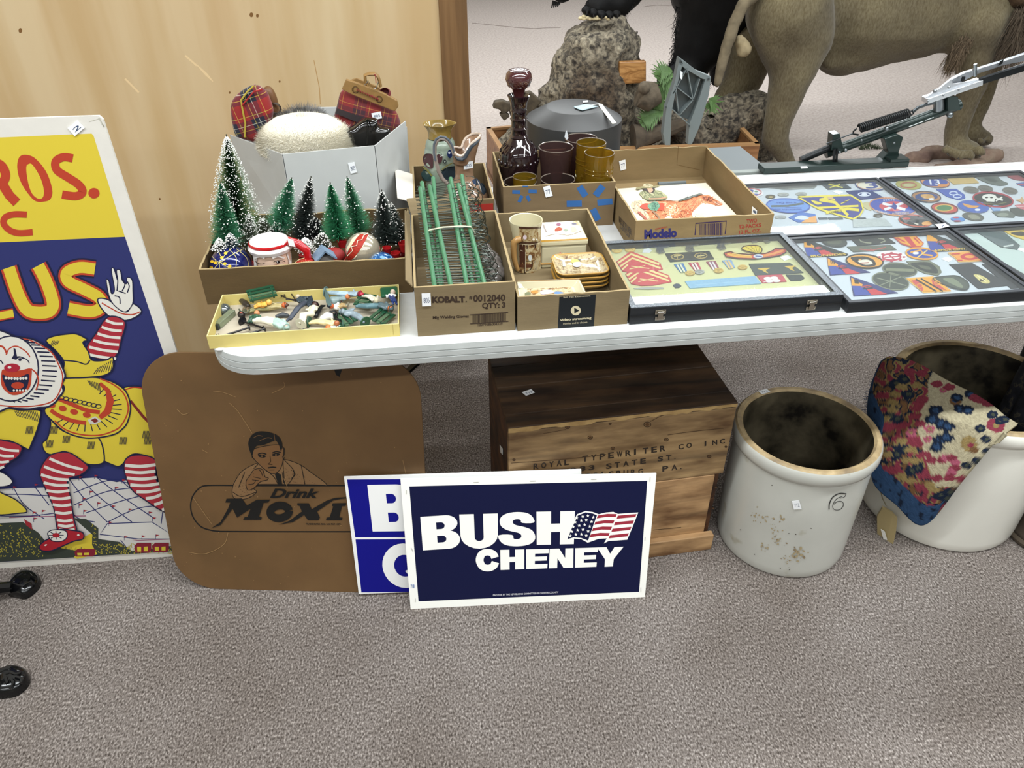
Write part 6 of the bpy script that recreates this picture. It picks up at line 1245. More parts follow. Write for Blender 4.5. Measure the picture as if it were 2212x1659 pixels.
def lidded():
    P4 = lambda pts, z: [atz(*cQ(*q), z) for q in pts]; zt = T+.066; t = thing('ceramic_box', 'cream lidded ceramic box with old street scene on the lid', 'ceramic box', (.26, .3, VZ))
    fl, fr = atz(*cQ(650, 610), zt), atz(*cQ(1412, 575), zt); bl, br = atz(*cQ(690, 290), zt), atz(*cQ(1250, 265), zt); x0, x1, y0, y1 = fl.x, fr.x, (fl.y+fr.y)/2, (bl.y+br.y)/2
    b = B(); b.box(((x0+x1)/2, (y0+y1)/2, (VZ+zt-.012)/2), (x1-x0-.004, y1-y0-.004, zt-.012-VZ)); obj('base', b, creamc, t, bevel=.004, seg=3)
    b = B(); b.box(((x0+x1)/2, (y0+y1)/2, VZ+.011), (x1-x0-.002, y1-y0-.002, .003)); obj('gilt_line', b, mat('#c79a5a', .3), t)
    b = B(); b.box(((x0+x1)/2, (y0+y1)/2, zt-.0055), (x1-x0, y1-y0, .011)); obj('lid', b, creamc, t, bevel=.003, seg=3)
    b = B(); b.box(((x0+x1)/2, (y0+y1)/2, zt+.0002), (x1-x0-.012, y1-y0-.012, .0006)); obj('lid_picture', b, ramp_mat('lid_scene', 70, [(.34, '#6f6558'), (.45, '#ac9c7c'), (.55, '#c6bc9e'), (.68, '#94866a')], .2, None, 6, 0, coat=.5, distort=1), t)
    pl = Plane((x0, y0, zt+.0006), (x1, y0, zt+.0006), (x0, y1, zt+.0006)); p = Print(pl, cQ); p.blob([(880, 400), (940, 370), (1000, 400), (960, 430), (880, 440)], '#a4492c').ell(935, 330, 38, 25, '#8c5a72').ell(1050, 420, 40, 18, '#8f9a86').ell(1180, 320, 40, 14, '#6d6a7c').line([(720, 520), (900, 480), (1100, 500), (1300, 430)], 8, '#8b7a60', True).blob([(1130, 380), (1200, 370), (1220, 430), (1150, 450)], '#dccf9c').line([(690, 330), (740, 450)], 24, '#9b8e85'); p.done('street_scene', t)
    p = Print(Plane((x0, y0-.0003, T), (x1, y0-.0003, T), (x0, y0-.0003, 1)), cQ); p.poly([(655, 582), (1398, 548), (1398, 568), (655, 610)], '#dca94e'); p.done('ochre_line', t)
lidded()
def dish(z, i, x=.0, y=.0, rot=0):
    lab = ('square picture dish, bottom of its stack in the parcel box', 'square picture dish, second from the bottom of its stack', 'square picture dish, third from the bottom of its stack', 'square picture dish with seated figure, topmost of its stack')[i]
    cx_, cy_ = .3085+x, .19+y; t = thing('picture_dish', lab, 'dish', (cx_, cy_, z), 'stack of square picture dishes')
    def rr(w_, d, r, zz):
        o = []
        for sx, sy, a in ((-1, -1, 180), (1, -1, 270), (1, 1, 0), (-1, 1, 90)): o += [V((cx_+sx*(w_/2-r)+r*math.cos(math.radians(a+k*18)), cy_+sy*(d/2-r)+r*math.sin(math.radians(a+k*18)), zz)) for k in range(6)]
        return o
    W_, D_ = .108, .094; prof = [(-.034, z), (-.03, z+.0005), (-.012, z+.0075), (-.002, z+.0125), (0, z+.0145), (-.003, z+.0152), (-.010, z+.0125), (-.026, z+.0055), (-.034, z+.0045)]; b = B(); n = 24
    for ins, zz in prof: b.v += rr(W_+ins, D_+ins, .018, zz)
    for j in range(len(prof)-1):
        for k in range(n): b.f.append((j*n+k, j*n+(k+1) % n, (j+1)*n+(k+1) % n, (j+1)*n+k)); b.m.append(0 if 2 < j < 6 else 0)
    b.f.append(tuple(range(n))[::-1]); b.m.append(0); L = (len(prof)-1)*n; b.f.append(tuple(L+k for k in range(n))); b.m.append(0); obj('dish', b, mat('#c0a870', .2, coat=.5), t, smooth=True)
    b = B(); b.tube(rr(W_-.0015, D_-.0015, .018, z+.0149), .0014, 6, closed=True); obj('ochre_rim', b, mat('#b48634', .3, coat=.4), t, smooth=True)
    if i == 3:
        b = B(); q = rr(W_-.008, D_-.008, .015, z+.0136)+rr(W_-.03, D_-.03, .012, z+.0062); b.v = q
        for k in range(n): b.f.append((k, (k+1) % n, n+(k+1) % n, n+k)); b.m.append(0)
        b.f.append(tuple(n+k for k in range(n))); b.m.append(0); b.flat = True; o = obj('picture', b, ramp_mat('dish_scene', 85, [(.32, '#6e564a'), (.44, '#a8926c'), (.54, '#c4b896'), (.68, '#8a745e')], .15, None, 6, 0, coat=.6, distort=1.2), t, smooth=True)
        p = Print(Plane((0, 0, z+.0075), (1, 0, z+.0075), (0, 1, z+.0075)), cQ); p.blob([(1140, 870), (1200, 850), (1260, 900), (1250, 940), (1150, 940)], '#ddd06a').poly([(985, 800), (1000, 1000), (1050, 1000), (1010, 780)], '#e5dcba').blob([(1170, 940), (1280, 930), (1270, 1000), (1180, 1000)], '#b9b9c2').ell(1185, 855, 20, 18, '#7d6a62').ell(1260, 880, 26, 20, '#6c6e66').line([(840, 930), (980, 900)], 6, '#8f7a6a').line([(850, 970), (990, 940)], 6, '#8f7a6a').ell(1420, 850, 34, 26, '#8f6a50').ell(1500, 830, 20, 16, '#a8503a').poly([(940, 780), (975, 770), (960, 810)], '#a4605a'); p.done('picture_figures', t)
for i in range(4): dish(VZ+.0005+i*.0098, i, (.0005, -.001, .001, 0)[i], (.001, -.0005, .0005, 0)[i])
def tray():
    t = thing('picture_tray', 'cream rectangular picture tray tilted at the front of the parcel box', 'dish', (.22, .06, VZ)); z = T+.054
    c = [atz(*cQ(*q), zz) for q, zz in (((270, 1240), z), ((1270, 1205), z), ((1390, 1450), z-.004), ((300, 1545), z-.004))]
    TL, TR, BR, BL = c; up = V((0, 0, 1)); b = B()
    inn = lambda a, k: a.lerp((TL+BR)/2, k)
    q = [TL, TR, BR, BL]; o1 = [inn(a, .05) for a in q]; o2 = [inn(a, .22)-V((0, 0, .012)) for a in q]; lo = [a.lerp((TL+BR)/2, .2)-V((0, 0, .018)) for a in q]
    b.v = q+o1+o2+lo; f = lambda i, j: [b.f.append((i*4+k, i*4+(k+1) % 4, j*4+(k+1) % 4, j*4+k)) or b.m.append(0) for k in range(4)]; f(0, 1); f(1, 2); f(0, 3); b.f.append((12, 13, 14, 15)); b.m.append(0); b.f.append((8, 9, 10, 11)); b.m.append(0)
    obj('dish', b, mat('#cfc8aa', .2, coat=.5), t, bevel=.0012)
    b = B(); b.prism([inn(a, .30)-V((0, 0, .0118)) for a in q], (0, 0, .0006)); obj('picture', b, scene_m, t)
    b = B(); b.tube([a+V((0, 0, .0006)) for a in q], .0012, 6, closed=True); obj('gilt_edge', b, mat('#8d6c3c', .3), t, smooth=True)
    p = Print(Plane(inn(TL, .3)-V((0, 0, .0109)), inn(TR, .3)-V((0, 0, .0109)), inn(BL, .3)-V((0, 0, .0109))), cQ); p.blob([(650, 1390), (780, 1370), (860, 1400), (800, 1430), (660, 1440)], '#c4b3c9').blob([(880, 1400), (1000, 1410), (1010, 1450), (880, 1450)], '#5f7fa8').blob([(500, 1390), (590, 1380), (600, 1420), (520, 1430)], '#c98442').blob([(400, 1420), (480, 1410), (480, 1490), (420, 1490)], '#6f7452'); p.done('picture_figures', t)
    for a, d in ((q[3].lerp(q[2], .5), 0), (q[0].lerp(q[1], .5), 0)):
        b = B(); b.box((a.x, a.y+(.01 if a.y < .08 else -.01), (VZ+a.z-.018)/2), (.1, .01, a.z-.018-VZ)); obj('foot_ring', b, mat('#d8cfae', .3), t)
    sticker(t, Plane(TL, TR, BL), [(290, 1290), (345, 1285), (350, 1340), (300, 1345)], cQ, None)
tray()
# ================================================================== coloured glass
amber, ame, dkame = glass_mat('amber_glass', '#e0c870', .06, 1.5, .2, '#a88e2e'), glass_mat('amethyst_glass', '#b39a98', .05, 1.5, .25, '#6a524f'), mat('#1f1116', .06, coat=1, spec=.8)
def tumbler(name, label, top, rx, hpx, Y, m, cr=cC, s=3.318, taper=.78, rings=None, facet=0, foot=0):
    c0 = aty(*cr(*top), Y); r = rp(rx/s, c0); zt = c0.z; zb = T+.0035; H = zt-zb; t = thing(name, label, 'glass', (c0.x, Y, zb), 'coloured drinking glasses'); c = (c0.x, Y, zb)
    w_ = (lambda a, i, q: 1+.018*math.cos(a*facet)*(1 if 1 < i < 6 else 0)) if facet else None
    b = B(); b.lathe([(.001, 0), (r*taper*.9, 0), (r*taper, .004), (r*(taper+.02), H*.2), (r*(taper*.6+.4), H*.5), (r*(taper*.35+.65), H*.75), (r*.985, H*.9), (r, H)], c, 48, wob=w_); o = obj('wall', b, m, t, smooth=True, angle=60)
    b = B(); b.lathe([(r*.955, H-.001), (r*(taper*.35+.61), H*.75), (r*(taper-.05), .009), (.001, .009)], c, 40); obj('inner_wall', b, m, t, smooth=True)
    b = B(); b.lathe([(r*.955, -.0008), (r*.965, .0008), (r*.99, .0009), (r, -.0006)], (c0.x, Y, zt), 44); obj('rim', b, m if 0 else mat('#9a8f84', .08, .3, coat=1), t, smooth=True)
    if rings:
        for f in rings: b = B(); b.lathe([(r*(taper+(1-taper)*f)*1.0, H*f-.0015), (r*(taper+(1-taper)*f)*1.03, H*f), (r*(taper+(1-taper)*f)*1.0, H*f+.0015)], c, 40); obj('raised_ring', b, m, t, smooth=True)
    return t, c, r, H
tumbler('amethyst_tumbler', 'large plain amethyst tumbler right of the decanter', (1065, 290), 125, 0, .60, ame, taper=.72)
t, c, r, H = tumbler('amethyst_tumbler', 'amethyst tumbler at the back with a small paper slip', (1245, 228), 118, 0, .68, ame, taper=.74)
b = B(); b.prism([aty(*cP(*q), .665) for q in ((940, 865), (960, 965), (940, 985), (912, 950), (925, 890))], (0, .0006, 0)); obj('paper_slip', b, mat('#dde2e6', .6), t)
for lab, top, Y in (('amber pressed-glass tumbler with flower pattern, nearest the right corner', (1377, 330), .52), ('taller amber tumbler behind the nearest amber one', (1318, 258), .575)):
    t, c, r, H = tumbler('amber_tumbler', lab, top, 108, 0, Y, amber, taper=.9, rings=(.72, .78), facet=14); b = B()
    for row, (zf, n) in enumerate(((.3, 7), (.55, 7))):
        for k in range(n):
            a = 2*math.pi*(k+row*.5)/n; q = V((c[0]+r*.955*math.cos(a), c[1]+r*.955*math.sin(a), c[2]+H*zf)); rad = V((math.cos(a), math.sin(a), 0)); tg = V((-math.sin(a), math.cos(a), 0))
            for pz in range(8): an = pz*math.pi/4; e = q+tg*(.008*math.cos(an))+V((0, 0, .009*math.sin(an))); b.tube([q, e], [.0012, .0008], 5)
            b.ball(q, .002, 6)
    obj('pressed_flowers', b, amber, t, smooth=True, kind='stuff')
tumbler('glass_bowl', 'low smoky amethyst dish standing front centre of the glassware box', (1078, 520), 124, 0, .531, glass_mat('smoke_glass', '#c0b0a8', .05, 1.5, .12, '#6f5d58'), taper=.8)
tumbler('glass_bowl', 'low smoky dish at the front left of the glassware box', (808, 540), 118, 0, .531, glass_mat('smoke_glass', '#c0b0a8', .05, 1.5, .12, '#6f5d58'), taper=.8)
tumbler('amber_cup', 'small amber cup standing in the front left dish', (840, 500), 86, 0, .535, amber, taper=.8)
def decanter():
    ax = aty(*cP(345, 1000), .62); t = thing('glass_decanter', 'tall dark amethyst glass decanter with ringed neck and globe stopper', 'decanter', (ax.x, .62, T+.0035)); z = lambda y: aty(*cP(345, y), .62).z; S_ = lambda px: rp(px/5.72, V((ax.x, .62, z(800)))); zb = T+.0035
    b = B(); b.lathe([(.001, zb), (S_(200), zb), (S_(225), zb+.01), (S_(245), z(1330)), (S_(248), z(1180)), (S_(215), z(1080)), (S_(150), z(1010)), (S_(108), z(955)), (S_(118), z(940)), (S_(92), z(915)), (S_(92), z(860)), (S_(112), z(835)), (S_(92), z(815)), (S_(92), z(750)), (S_(108), z(720)), (S_(92), z(705)), (S_(92), z(640)), (S_(104), z(625)), (S_(96), z(600)), (S_(105), z(520)), (S_(125), z(470)), (S_(140), z(432)), (S_(125), z(425)), (S_(95), z(470))], (ax.x, .62, 0), 56); obj('bottle', b, dkame, t, smooth=True, angle=40)
    b = B(); n = 18
    for k in range(n):
        a = 2*math.pi*k/n; q = V((ax.x+S_(247)*math.cos(a), .62+S_(247)*math.sin(a), z(1230))); b.ball(q, (.0042, .0042, .0052), 8)
        a2 = a+.17; b.tube([V((ax.x+S_(240)*math.cos(a2), .62+S_(240)*math.sin(a2), z(1320))), V((ax.x+S_(252)*math.cos(a2+.08), .62+S_(252)*math.sin(a2+.08), z(1230))), V((ax.x+S_(236)*math.cos(a2), .62+S_(236)*math.sin(a2), z(1150)))], .0016, 6)
        b.tube([V((ax.x+S_(238)*math.cos(a), .62+S_(238)*math.sin(a), z(1120))), V((ax.x+S_(165)*math.cos(a+.2), .62+S_(165)*math.sin(a+.2), z(1010)))], [.002, .001], 6)
    obj('moulded_relief', b, dkame, t, smooth=True, kind='stuff')
    sm = mat('#4a2426', .1, coat=1, spec=.8); b = B(); b.lathe([(S_(60), z(470)), (S_(68), z(400)), (S_(85), z(350)), (S_(140), z(290)), (S_(160), z(225)), (S_(150), z(165)), (S_(118), z(128)), (S_(122), z(122)), (S_(110), z(118)), (S_(70), z(128)), (.001, z(134))], (ax.x, .62, 0), 48); s = obj('stopper', b, sm, t, smooth=True, angle=60, label='reddish globe stopper')
    b = B()
    for k in range(20):
        pts = []
        for j in range(8): f = j/7; a = 2*math.pi*k/20+f*1.1; yy = 160+f*160; rr = S_(160-abs(yy-225)*.35 if yy < 300 else 128); pts.append(V((ax.x+rr*math.cos(a), .62+rr*math.sin(a), z(yy))))
        b.tube(pts, .0008, 4)
    obj('twisted_ribs', b, sm, s, smooth=True, kind='stuff')
decanter()
# ================================================================== grey drum, bracket, grey case
def drum():
    c = aty(*cP(1030, 700), .868); r = rp(590/5.72, c); z = lambda y, dy=0: aty(*cP(1030, y), .868+dy).z; cz = z(705); dm = mat('#343434', .42, var=.04, vs=8); y0 = .868
    t = thing('metal_canister', 'large dark grey metal drum with sloping shoulder and tie-on tags', 'canister', (c.x, y0, .73)); zs = cz; zt = zs+.028
    b = B(); b.lathe([(.001, .7305), (r*.97, .7305), (r, .734), (r, zs-.002), (r*.995, zs), (r*.60, zt), (r*.57, zt+.001), (.001, zt)], (c.x, y0, 0), 72); obj('body', b, dm, t, smooth=True, angle=20)
    b = B(); b.lathe([(r*1.001, T+.02), (r*1.004, T+.022), (r*1.001, T+.024)], (c.x, y0, 0), 60); obj('seam_bead', b, dm, t, smooth=True)
    pl = Plane((c.x, y0, zt+.003), (1, y0, zt+.003), (c.x, 1, zt+.003)); f = lambda l: [pl.hit(*cP(*q)) for q in l]
    b = B(); b.prism(f([(1025, 580), (1180, 545), (1325, 575), (1130, 622), (1075, 605)]), (0, 0, .001)); obj('paper_tag', b, mat('#9fb8c0', .5), t, label='pale blue folded tag')
    b = B(); b.prism(f([(1140, 505), (1200, 500), (1200, 520), (1140, 525)]), (0, 0, .001)); obj('paper_tag', b, mat('#e4e4e0', .5), t)
    b = B(); a = f([(1330, 540), (1375, 545), (1560, 690), (1510, 700), (1340, 570)]); a[2] -= V((0, 0, .018)); a[3] -= V((0, 0, .018)); b.prism(a, (0, 0, .001)); obj('tie_on_tag', b, mat('#e6dfd0', .6), t, label='buff tie-on tag hanging over the shoulder')
    b = B(); b.tube(f([(1130, 605), (1230, 560), (1335, 540)]), .0012, 6); obj('tag_string', b, mat('#cfcfca', .7), t)
drum()
def bracket():
    Y = .70; t = thing('folding_bracket', 'grey ribbed metal leg bracket standing behind the print tray', 'bracket', aty(*cD(1560, 1080), Y)); g = mat('#70797a', .45, .2); g2 = mat('#5a6162', .5, .2); f = lambda l, y=Y: [aty(*cD(*q), y) for q in l]
    b = B(); b.prism(f([(1548, 430), (1590, 460), (1680, 530), (1780, 570), (1775, 600), (1720, 590), (1600, 520), (1545, 480)]), (0, .02, 0)); obj('curved_top', b, g, t, bevel=.001)
    b = B(); b.prism(f([(1548, 430), (1510, 620), (1450, 800), (1425, 1000), (1440, 1085), (1480, 1085), (1490, 830), (1530, 640), (1575, 470)]), (0, .022, 0)); obj('side_rail', b, g, t, bevel=.001)
    b = B(); b.prism(f([(1745, 580), (1782, 575), (1770, 700), (1700, 940), (1640, 1080), (1610, 1080), (1620, 930), (1700, 720)]), (0, .022, 0)); obj('side_rail', b, g, t, bevel=.001)
    b = B(); b.prism(f([(1560, 480), (1740, 590), (1700, 700), (1630, 900), (1560, 870), (1495, 815), (1530, 640)], Y+.02), (0, .003, 0)); obj('back_web', b, g2, t)
    for l in ([(1605, 510), (1650, 745)], [(1515, 640), (1650, 745)], [(1650, 745), (1545, 865)], [(1605, 510), (1500, 700)], [(1650, 745), (1700, 590)], [(1520, 640), (1545, 865)], [(1495, 815), (1620, 930)]):
        b = B(); a, c_ = f(l); b.bar(a+V((0, .011, 0)), c_+V((0, .011, 0)), .022, .0022, up=(c_-a).cross(V((0, 1, 0)))); obj('rib', b, g, t)
    for q in ((1555, 455), (1600, 540), (1545, 835), (1445, 800), (1765, 590), (1620, 940)):
        b = B(); b.tube([aty(*cD(*q), Y-.004), aty(*cD(*q), Y+.002)], .0025, 10); obj('rivet', b, mat('#3b4040', .4, .5), t)
    b = B(); b.prism(f([(1555, 530), (1572, 540), (1568, 595), (1553, 585)], Y-.002), (0, .001, 0)); obj('price_sticker', b, mat('#dfe3e5', .6), t)
    b = B(); b.tube([V((q.x, q.y+.01, T+.002)) for q in f([(1430, 1080), (1640, 1080)])], .008, 8); obj('foot_tube', b, g2, t, smooth=True)
bracket()
# ================================================================== display cases
FG = glass_mat('case_glass', '#f6f8f7', .015, 1.5, .04, '#dfe6ea')
def item(name, label, cat, shape, base, art=(), z=0, cr=cI, th=.0016, edge=None, group=None, ew=7):
    """a flat cloth or metal piece lying in a case: its own thin body with its own woven or struck picture"""
    if isinstance(shape[0], str): o = ellipse(*shape[1:5], *(shape[5:6] or (0,)), n=26)
    elif shape[-1] == 's': o = catmull(list(shape[:-1]), True, 4)
    else: o = list(shape)
    P_ = [atz(*cr(*q), z) for q in o]; b = B(); b.prism(P_, (0, 0, th)); m = base if isinstance(base, bpy.types.Material) else mat(base, .85, var=.08, vs=250, bmp=.1, bs=900)
    ob = obj(name, b, m, None, label=label, cat=cat, group=group, loc=sum(P_, V())/len(P_))
    if art or edge:
        p = Print(Plane((0, 0, z+th), (1, 0, z+th), (0, 1, z+th)), cr, eps=.00008)
        if edge: p.line(o, ew, edge, closed=True); p.up()
        for a in art:
            k = a[0]
            if k == 'e': p.ell(a[1], a[2], a[3], a[4], a[5], a[6] if len(a) > 6 else 0)
            elif k == 'r': p.ring(a[1], a[2], a[3], a[4], a[5], a[6])
            elif k == 'p': p.poly(a[1], a[2])
            elif k == 's': p.poly(a[1], a[2], True)
            elif k == 'l': p.line(a[1], a[2], a[3])
            elif k == 'h': p.hatch(*a[1:])
            elif k == 't' and a[1]: p.text(a[1], a[2], a[3], a[4], a[5], .02)
            p.up()
        p.done('emblem', ob)
    return ob
def frame_case(label, x0, x1, y0, y1, h, w_, back, lip_m, side_m, bz, gz, group=None):
    t = thing('display_case', label, 'display case', ((x0+x1)/2, (y0+y1)/2, T), group); z0 = T+.0005
    for a, c_, d in (((x0, y0), (x1, y0+w_), 0), ((x0, y1-w_), (x1, y1), 0), ((x0, y0+w_), (x0+w_, y1-w_), 1), ((x1-w_, y0+w_), (x1, y1-w_), 1)):
        b = B(); b.box(((a[0]+c_[0])/2, (a[1]+c_[1])/2, z0+(h-.001)/2), (c_[0]-a[0], c_[1]-a[1], h-.001)); obj('side_rail', b, side_m, t, bevel=.0008)
        b = B(); b.box(((a[0]+c_[0])/2, (a[1]+c_[1])/2, T+h+.0003), (c_[0]-a[0]-.001, c_[1]-a[1]-(.001 if not d else -.001), .0014)); obj('top_rail', b, lip_m, t, bevel=.0005)
    b = B(); b.box(((x0+x1)/2, (y0+y1)/2, T+bz/2+.0005), (x1-x0-2*w_, y1-y0-2*w_, bz-.001)); obj('backing', b, back, t)
    b = B(); b.box(((x0+x1)/2, (y0+y1)/2, T+gz), (x1-x0-2*w_+.001, y1-y0-2*w_+.001, .0012)); obj('glass_pane', b, FG, t)
    return t
blk = mat('#1a1d21', .5, bmp=.1, bs=400); speck = ramp_mat('speckled_lid', 900, [(.38, '#3b4046'), (.5, '#5c636a'), (.64, '#959da4')], .4, None, 2, .1)
gry = mat('#3a3d42', .4); wb_ = mat('#c4cad4', .8, var=.02, vs=8)
c1t = frame_case('black latched display case with cream ground, medals and red chevrons', .3725, .793, .018, .312, .036, .013, mat('#cac898', .8, var=.03, vs=6), speck, blk, .02, .033)
b = B(); b.box((.5825, .0174, T+.019), (.419, .0012, .0016)); obj('lid_seam', b, mat('#0c0d0f', .5), c1t)
def latch(px):
    p0 = aty(*cH(*px) if px[0] < 1000 else cI(*px), .0175) if 0 else aty(*px, .0175); nk = mat('#b3aea2', .25, 1); t = c1t; q = V((p0.x, .0168, T+.019))
    b = B(); b.box(q+V((0, 0, .006)), (.021, .0014, .0095)); b.box(q+V((0, 0, -.008)), (.019, .0014, .008)); l = obj('latch', b, nk, t, bevel=.0005, label='nickel latch')
    b = B(); b.box(q+V((0, -.0022, -.0005)), (.0095, .0016, .017)); b.tube([q+V((-.0065, -.0022, .004)), q+V((-.006, -.003, .007)), q+V((.006, -.003, .007)), q+V((.0065, -.0022, .004))], .0011, 8); obj('latch_tongue', b, nk, l, smooth=True)
    b = B(); [b.ball(q+V((dx, -.001, dz)), (.0013, .0008, .0013), 6) for dx in (-.0082, .0082) for dz in (.0085, -.0095)]; obj('rivet', b, mat('#8d897e', .3, 1), l, smooth=True)
latch((1427, 672)); latch((1754, 652))
f2 = frame_case('black framed patch case at the front, right of the latched case', .802, 1.19, .008, .307, .0225, .010, wb_, gry, blk, .012, .021, None)
f3 = frame_case('black framed patch case at the back, behind the front patch case', .770, 1.192, .314, .635, .0225, .008, wb_, gry, blk, .012, .021, None)
f4 = frame_case('black framed patch case at the back right with the skull patch', 1.198, 1.60, .314, .635, .0225, .010, wb_, gry, blk, .012, .021, None)
f5 = frame_case('black framed patch case at the front right corner, cut by the frame', 1.197, 1.60, .008, .307, .0225, .010, mat('#b9c6c4', .8), gry, blk, .012, .021, None)
sticker(f2, Plane((0, 0, T+.0245), (1, 0, T+.0245), (0, 1, T+.0245)), [(1530, 515), (1605, 508), (1638, 530), (1560, 548)], cI, '7')
Z1 = T+.0202; Z2 = T+.0122
SV = mat('#9a9c98', .35, .7); GD = mat('#c9a548', .35, .5)
def st(label, pts, z, cr=cI): item('price_slip', label, 'price slip', pts, mat('#eef1f6', .5), [], z, cr, .0008)
# --- cream case contents
R1 = '#c03a42'; YL = '#dccb8a'
def chev(dx, dy, lab, s=1):
    f = lambda l: [(x+dx, y+dy) for x, y in l]
    item('chevron_patch', lab, 'patch', f([(165, 1130), (285, 1040), (535, 1140), (560, 1195), (400, 1225), (300, 1228), (215, 1212), (190, 1170)]), R1,
         [('l', f([(178, 1138), (290, 1062), (530, 1150)]), 17, YL), ('l', f([(195, 1168), (300, 1096), (540, 1182)]), 15, YL), ('l', f([(212, 1195), (262, 1150)]), 14, YL), ('s', f([(240, 1200), (330, 1140), (470, 1185), (400, 1215), (300, 1220)]), R1), ('l', f([(290, 1165), (445, 1185)]), 7, YL), ('l', f([(275, 1190), (410, 1160)]), 7, YL)], Z1, cH)
chev(0, 0, 'red chevron patch with cream stripes, the upper of two')
chev(75, 108, 'red chevron patch with cream stripes, the lower of two')
for x, y, lab in ((168, 1028, 'small gold rank button at the left of the cream case'), (282, 1022, 'small gold rank button above the red chevrons')): item('rank_button', lab, 'badge', ('e', x, y, 44, 22), '#dcc06e', [('l', [(x-24, y+4), (x, y-8), (x+24, y+4)], 4, '#b8923f')], Z1, cH, edge='#cda34e', ew=4)
for dx, lab in ((0, 'silver shooting badge with cross, left in the cream case'), (250, 'large silver crossed-rifle shooting badge'), (520, 'silver shooting badge with square drop, right')):
    y = 1000-dx*.06; k = 1.25 if dx == 250 else 1; pts = [(458+dx, y-8), (610+dx*1.02, y-16), (612+dx*1.02, y+2), (560+dx, y+14), (580+dx, y+50), (530+dx, y+62), (500+dx, y+40), (510+dx, y+12), (460+dx, y+4)]
    item('shooting_badge', lab, 'badge', pts, SV, [('l', [(480+dx, y), (600+dx, y-6)], 4, '#55564f'), ('l', [(515+dx, y+20), (570+dx, y+55)], 4, '#6b6c66'), ('l', [(570+dx, y+18), (515+dx, y+52)], 4, '#6b6c66')], Z1, cH, edge='#6e6f69', ew=3)
item('embroidered_strip', 'black cloth strip with two gold wreath badges', 'patch', [(578, 1062), (955, 1040), (998, 1108), (622, 1132)], '#262b2a', [x for c_ in (685, 885) for x in (('r', c_, 1085-(c_-685)*.05, 52, 22, 8, '#a8935a'), ('l', [(c_-30, 1080), (c_+30, 1072)], 9, '#c4b27a'), ('l', [(c_, 1060), (c_, 1105)], 6, '#a8935a'), ('l', [(c_-60, 1078), (c_-38, 1090)], 5, '#a8935a'))], Z1, cH)
for x, y, cols, lab, mt in ((700, 1150, ('#3c6ea8', '#d7d4b8', '#3b6b54'), 'medal with blue and green ribbon', GD), (825, 1140, ('#b3384e', '#ddd6d0', '#2f3350'), 'medal with red, white and navy ribbon', SV), (975, 1128, ('#8c3f52', '#d9d4d6', '#6b4a7a'), 'medal with purple striped ribbon', GD), (1110, 1118, ('#7f9cbf', '#d9b46e', '#8c93a8'), 'medal with pale blue and gold ribbon', GD)):
    item('medal_ribbon', lab, 'medal', [(x-46, y+4), (x+34, y-4), (x+66, y+62), (x+10, y+72)], cols[0], [('p', [(x-24, y+2), (x-10, y+1), (x+30, y+68), (x+16, y+70)], cols[1]), ('p', [(x+2, y), (x+16, y-2), (x+54, y+62), (x+40, y+66)], cols[1]), ('p', [(x-6, y+2), (x-1, y+1), (x+38, y+67), (x+33, y+68)], cols[2])], Z1, cH)
    mx_ = x+92 if x < 750 else (x+48 if x < 900 else (x+60 if x < 1000 else x+130)); my = y+78 if x < 1100 else y+60
    item('medal_disc', 'round disc of the '+lab, 'medal', ('e', mx_, my, 42, 20), mt, [('r', mx_, my, 32, 14, 4, '#8f7a3e' if mt is GD else '#6f706c'), ('e', mx_, my, 12, 6, '#a98c45' if mt is GD else '#7c7d78')], Z1+.0003, cH)
pg = [(1080, 1052), (1140, 1040), (1170, 1055), (1240, 1060), (1300, 1065), (1440, 1055), (1500, 1030), (1520, 1012), (1610, 1018), (1612, 1045), (1560, 1075), (1440, 1095), (1340, 1105), (1200, 1100), (1100, 1085)]
item('parachute_patch', 'red and orange winged patch with yellow parachute canopy', 'patch', pg, '#b8463c', [('l', [(1110, 1062), (1200, 1080), (1320, 1085)], 20, '#e0a648'), ('l', [(1400, 1080), (1500, 1060), (1590, 1030)], 20, '#d98b45'), ('l', [(1150, 1055), (1250, 1072), (1310, 1075)], 6, '#e8c86e'), ('e', 1375, 1080, 42, 18, '#c9cfdf'), ('l', [(1350, 1078), (1405, 1082)], 8, '#3c4f94')], Z1, cH, edge='#241d20', ew=8)
item('parachute_canopy_patch', 'yellow striped parachute canopy above the red winged patch', 'patch', [(1240, 1025), (1245, 1000), (1300, 988), (1370, 990), (1405, 1012), (1400, 1045), (1370, 1058), (1330, 1050), 's'], '#d6c04a', [('l', [(1270, 1000), (1350, 1050)], 4, '#8d7d2e'), ('l', [(1310, 993), (1360, 1050)], 4, '#8d7d2e'), ('l', [(1350, 993), (1368, 1050)], 4, '#8d7d2e'), ('l', [(1385, 1002), (1378, 1050)], 4, '#8d7d2e')], Z1+.0004, cH, edge='#241d20', ew=8)
item('collar_cloth', 'dark grey-green cloth with two gold winged staff badges', 'patch', [(1292, 1150), (1640, 1140), (1760, 1225), (1350, 1250)], '#434b48', [('s', [(1370, 1185), (1475, 1180), (1440, 1200), (1460, 1225), (1430, 1215), (1405, 1200)], '#c9a83f'), ('s', [(1600, 1165), (1700, 1160), (1665, 1180), (1685, 1205), (1655, 1198), (1630, 1180)], '#c9a83f')], Z1, cH)
item('ribbon_strip', 'pale blue cloth strip lying in front of the medals', 'patch', [(748, 1298), (1345, 1255), (1400, 1318), (790, 1358)], '#83abcb', [('l', [(830, 1325), (1300, 1290)], 2, '#a9c4d8')], Z1, cH)
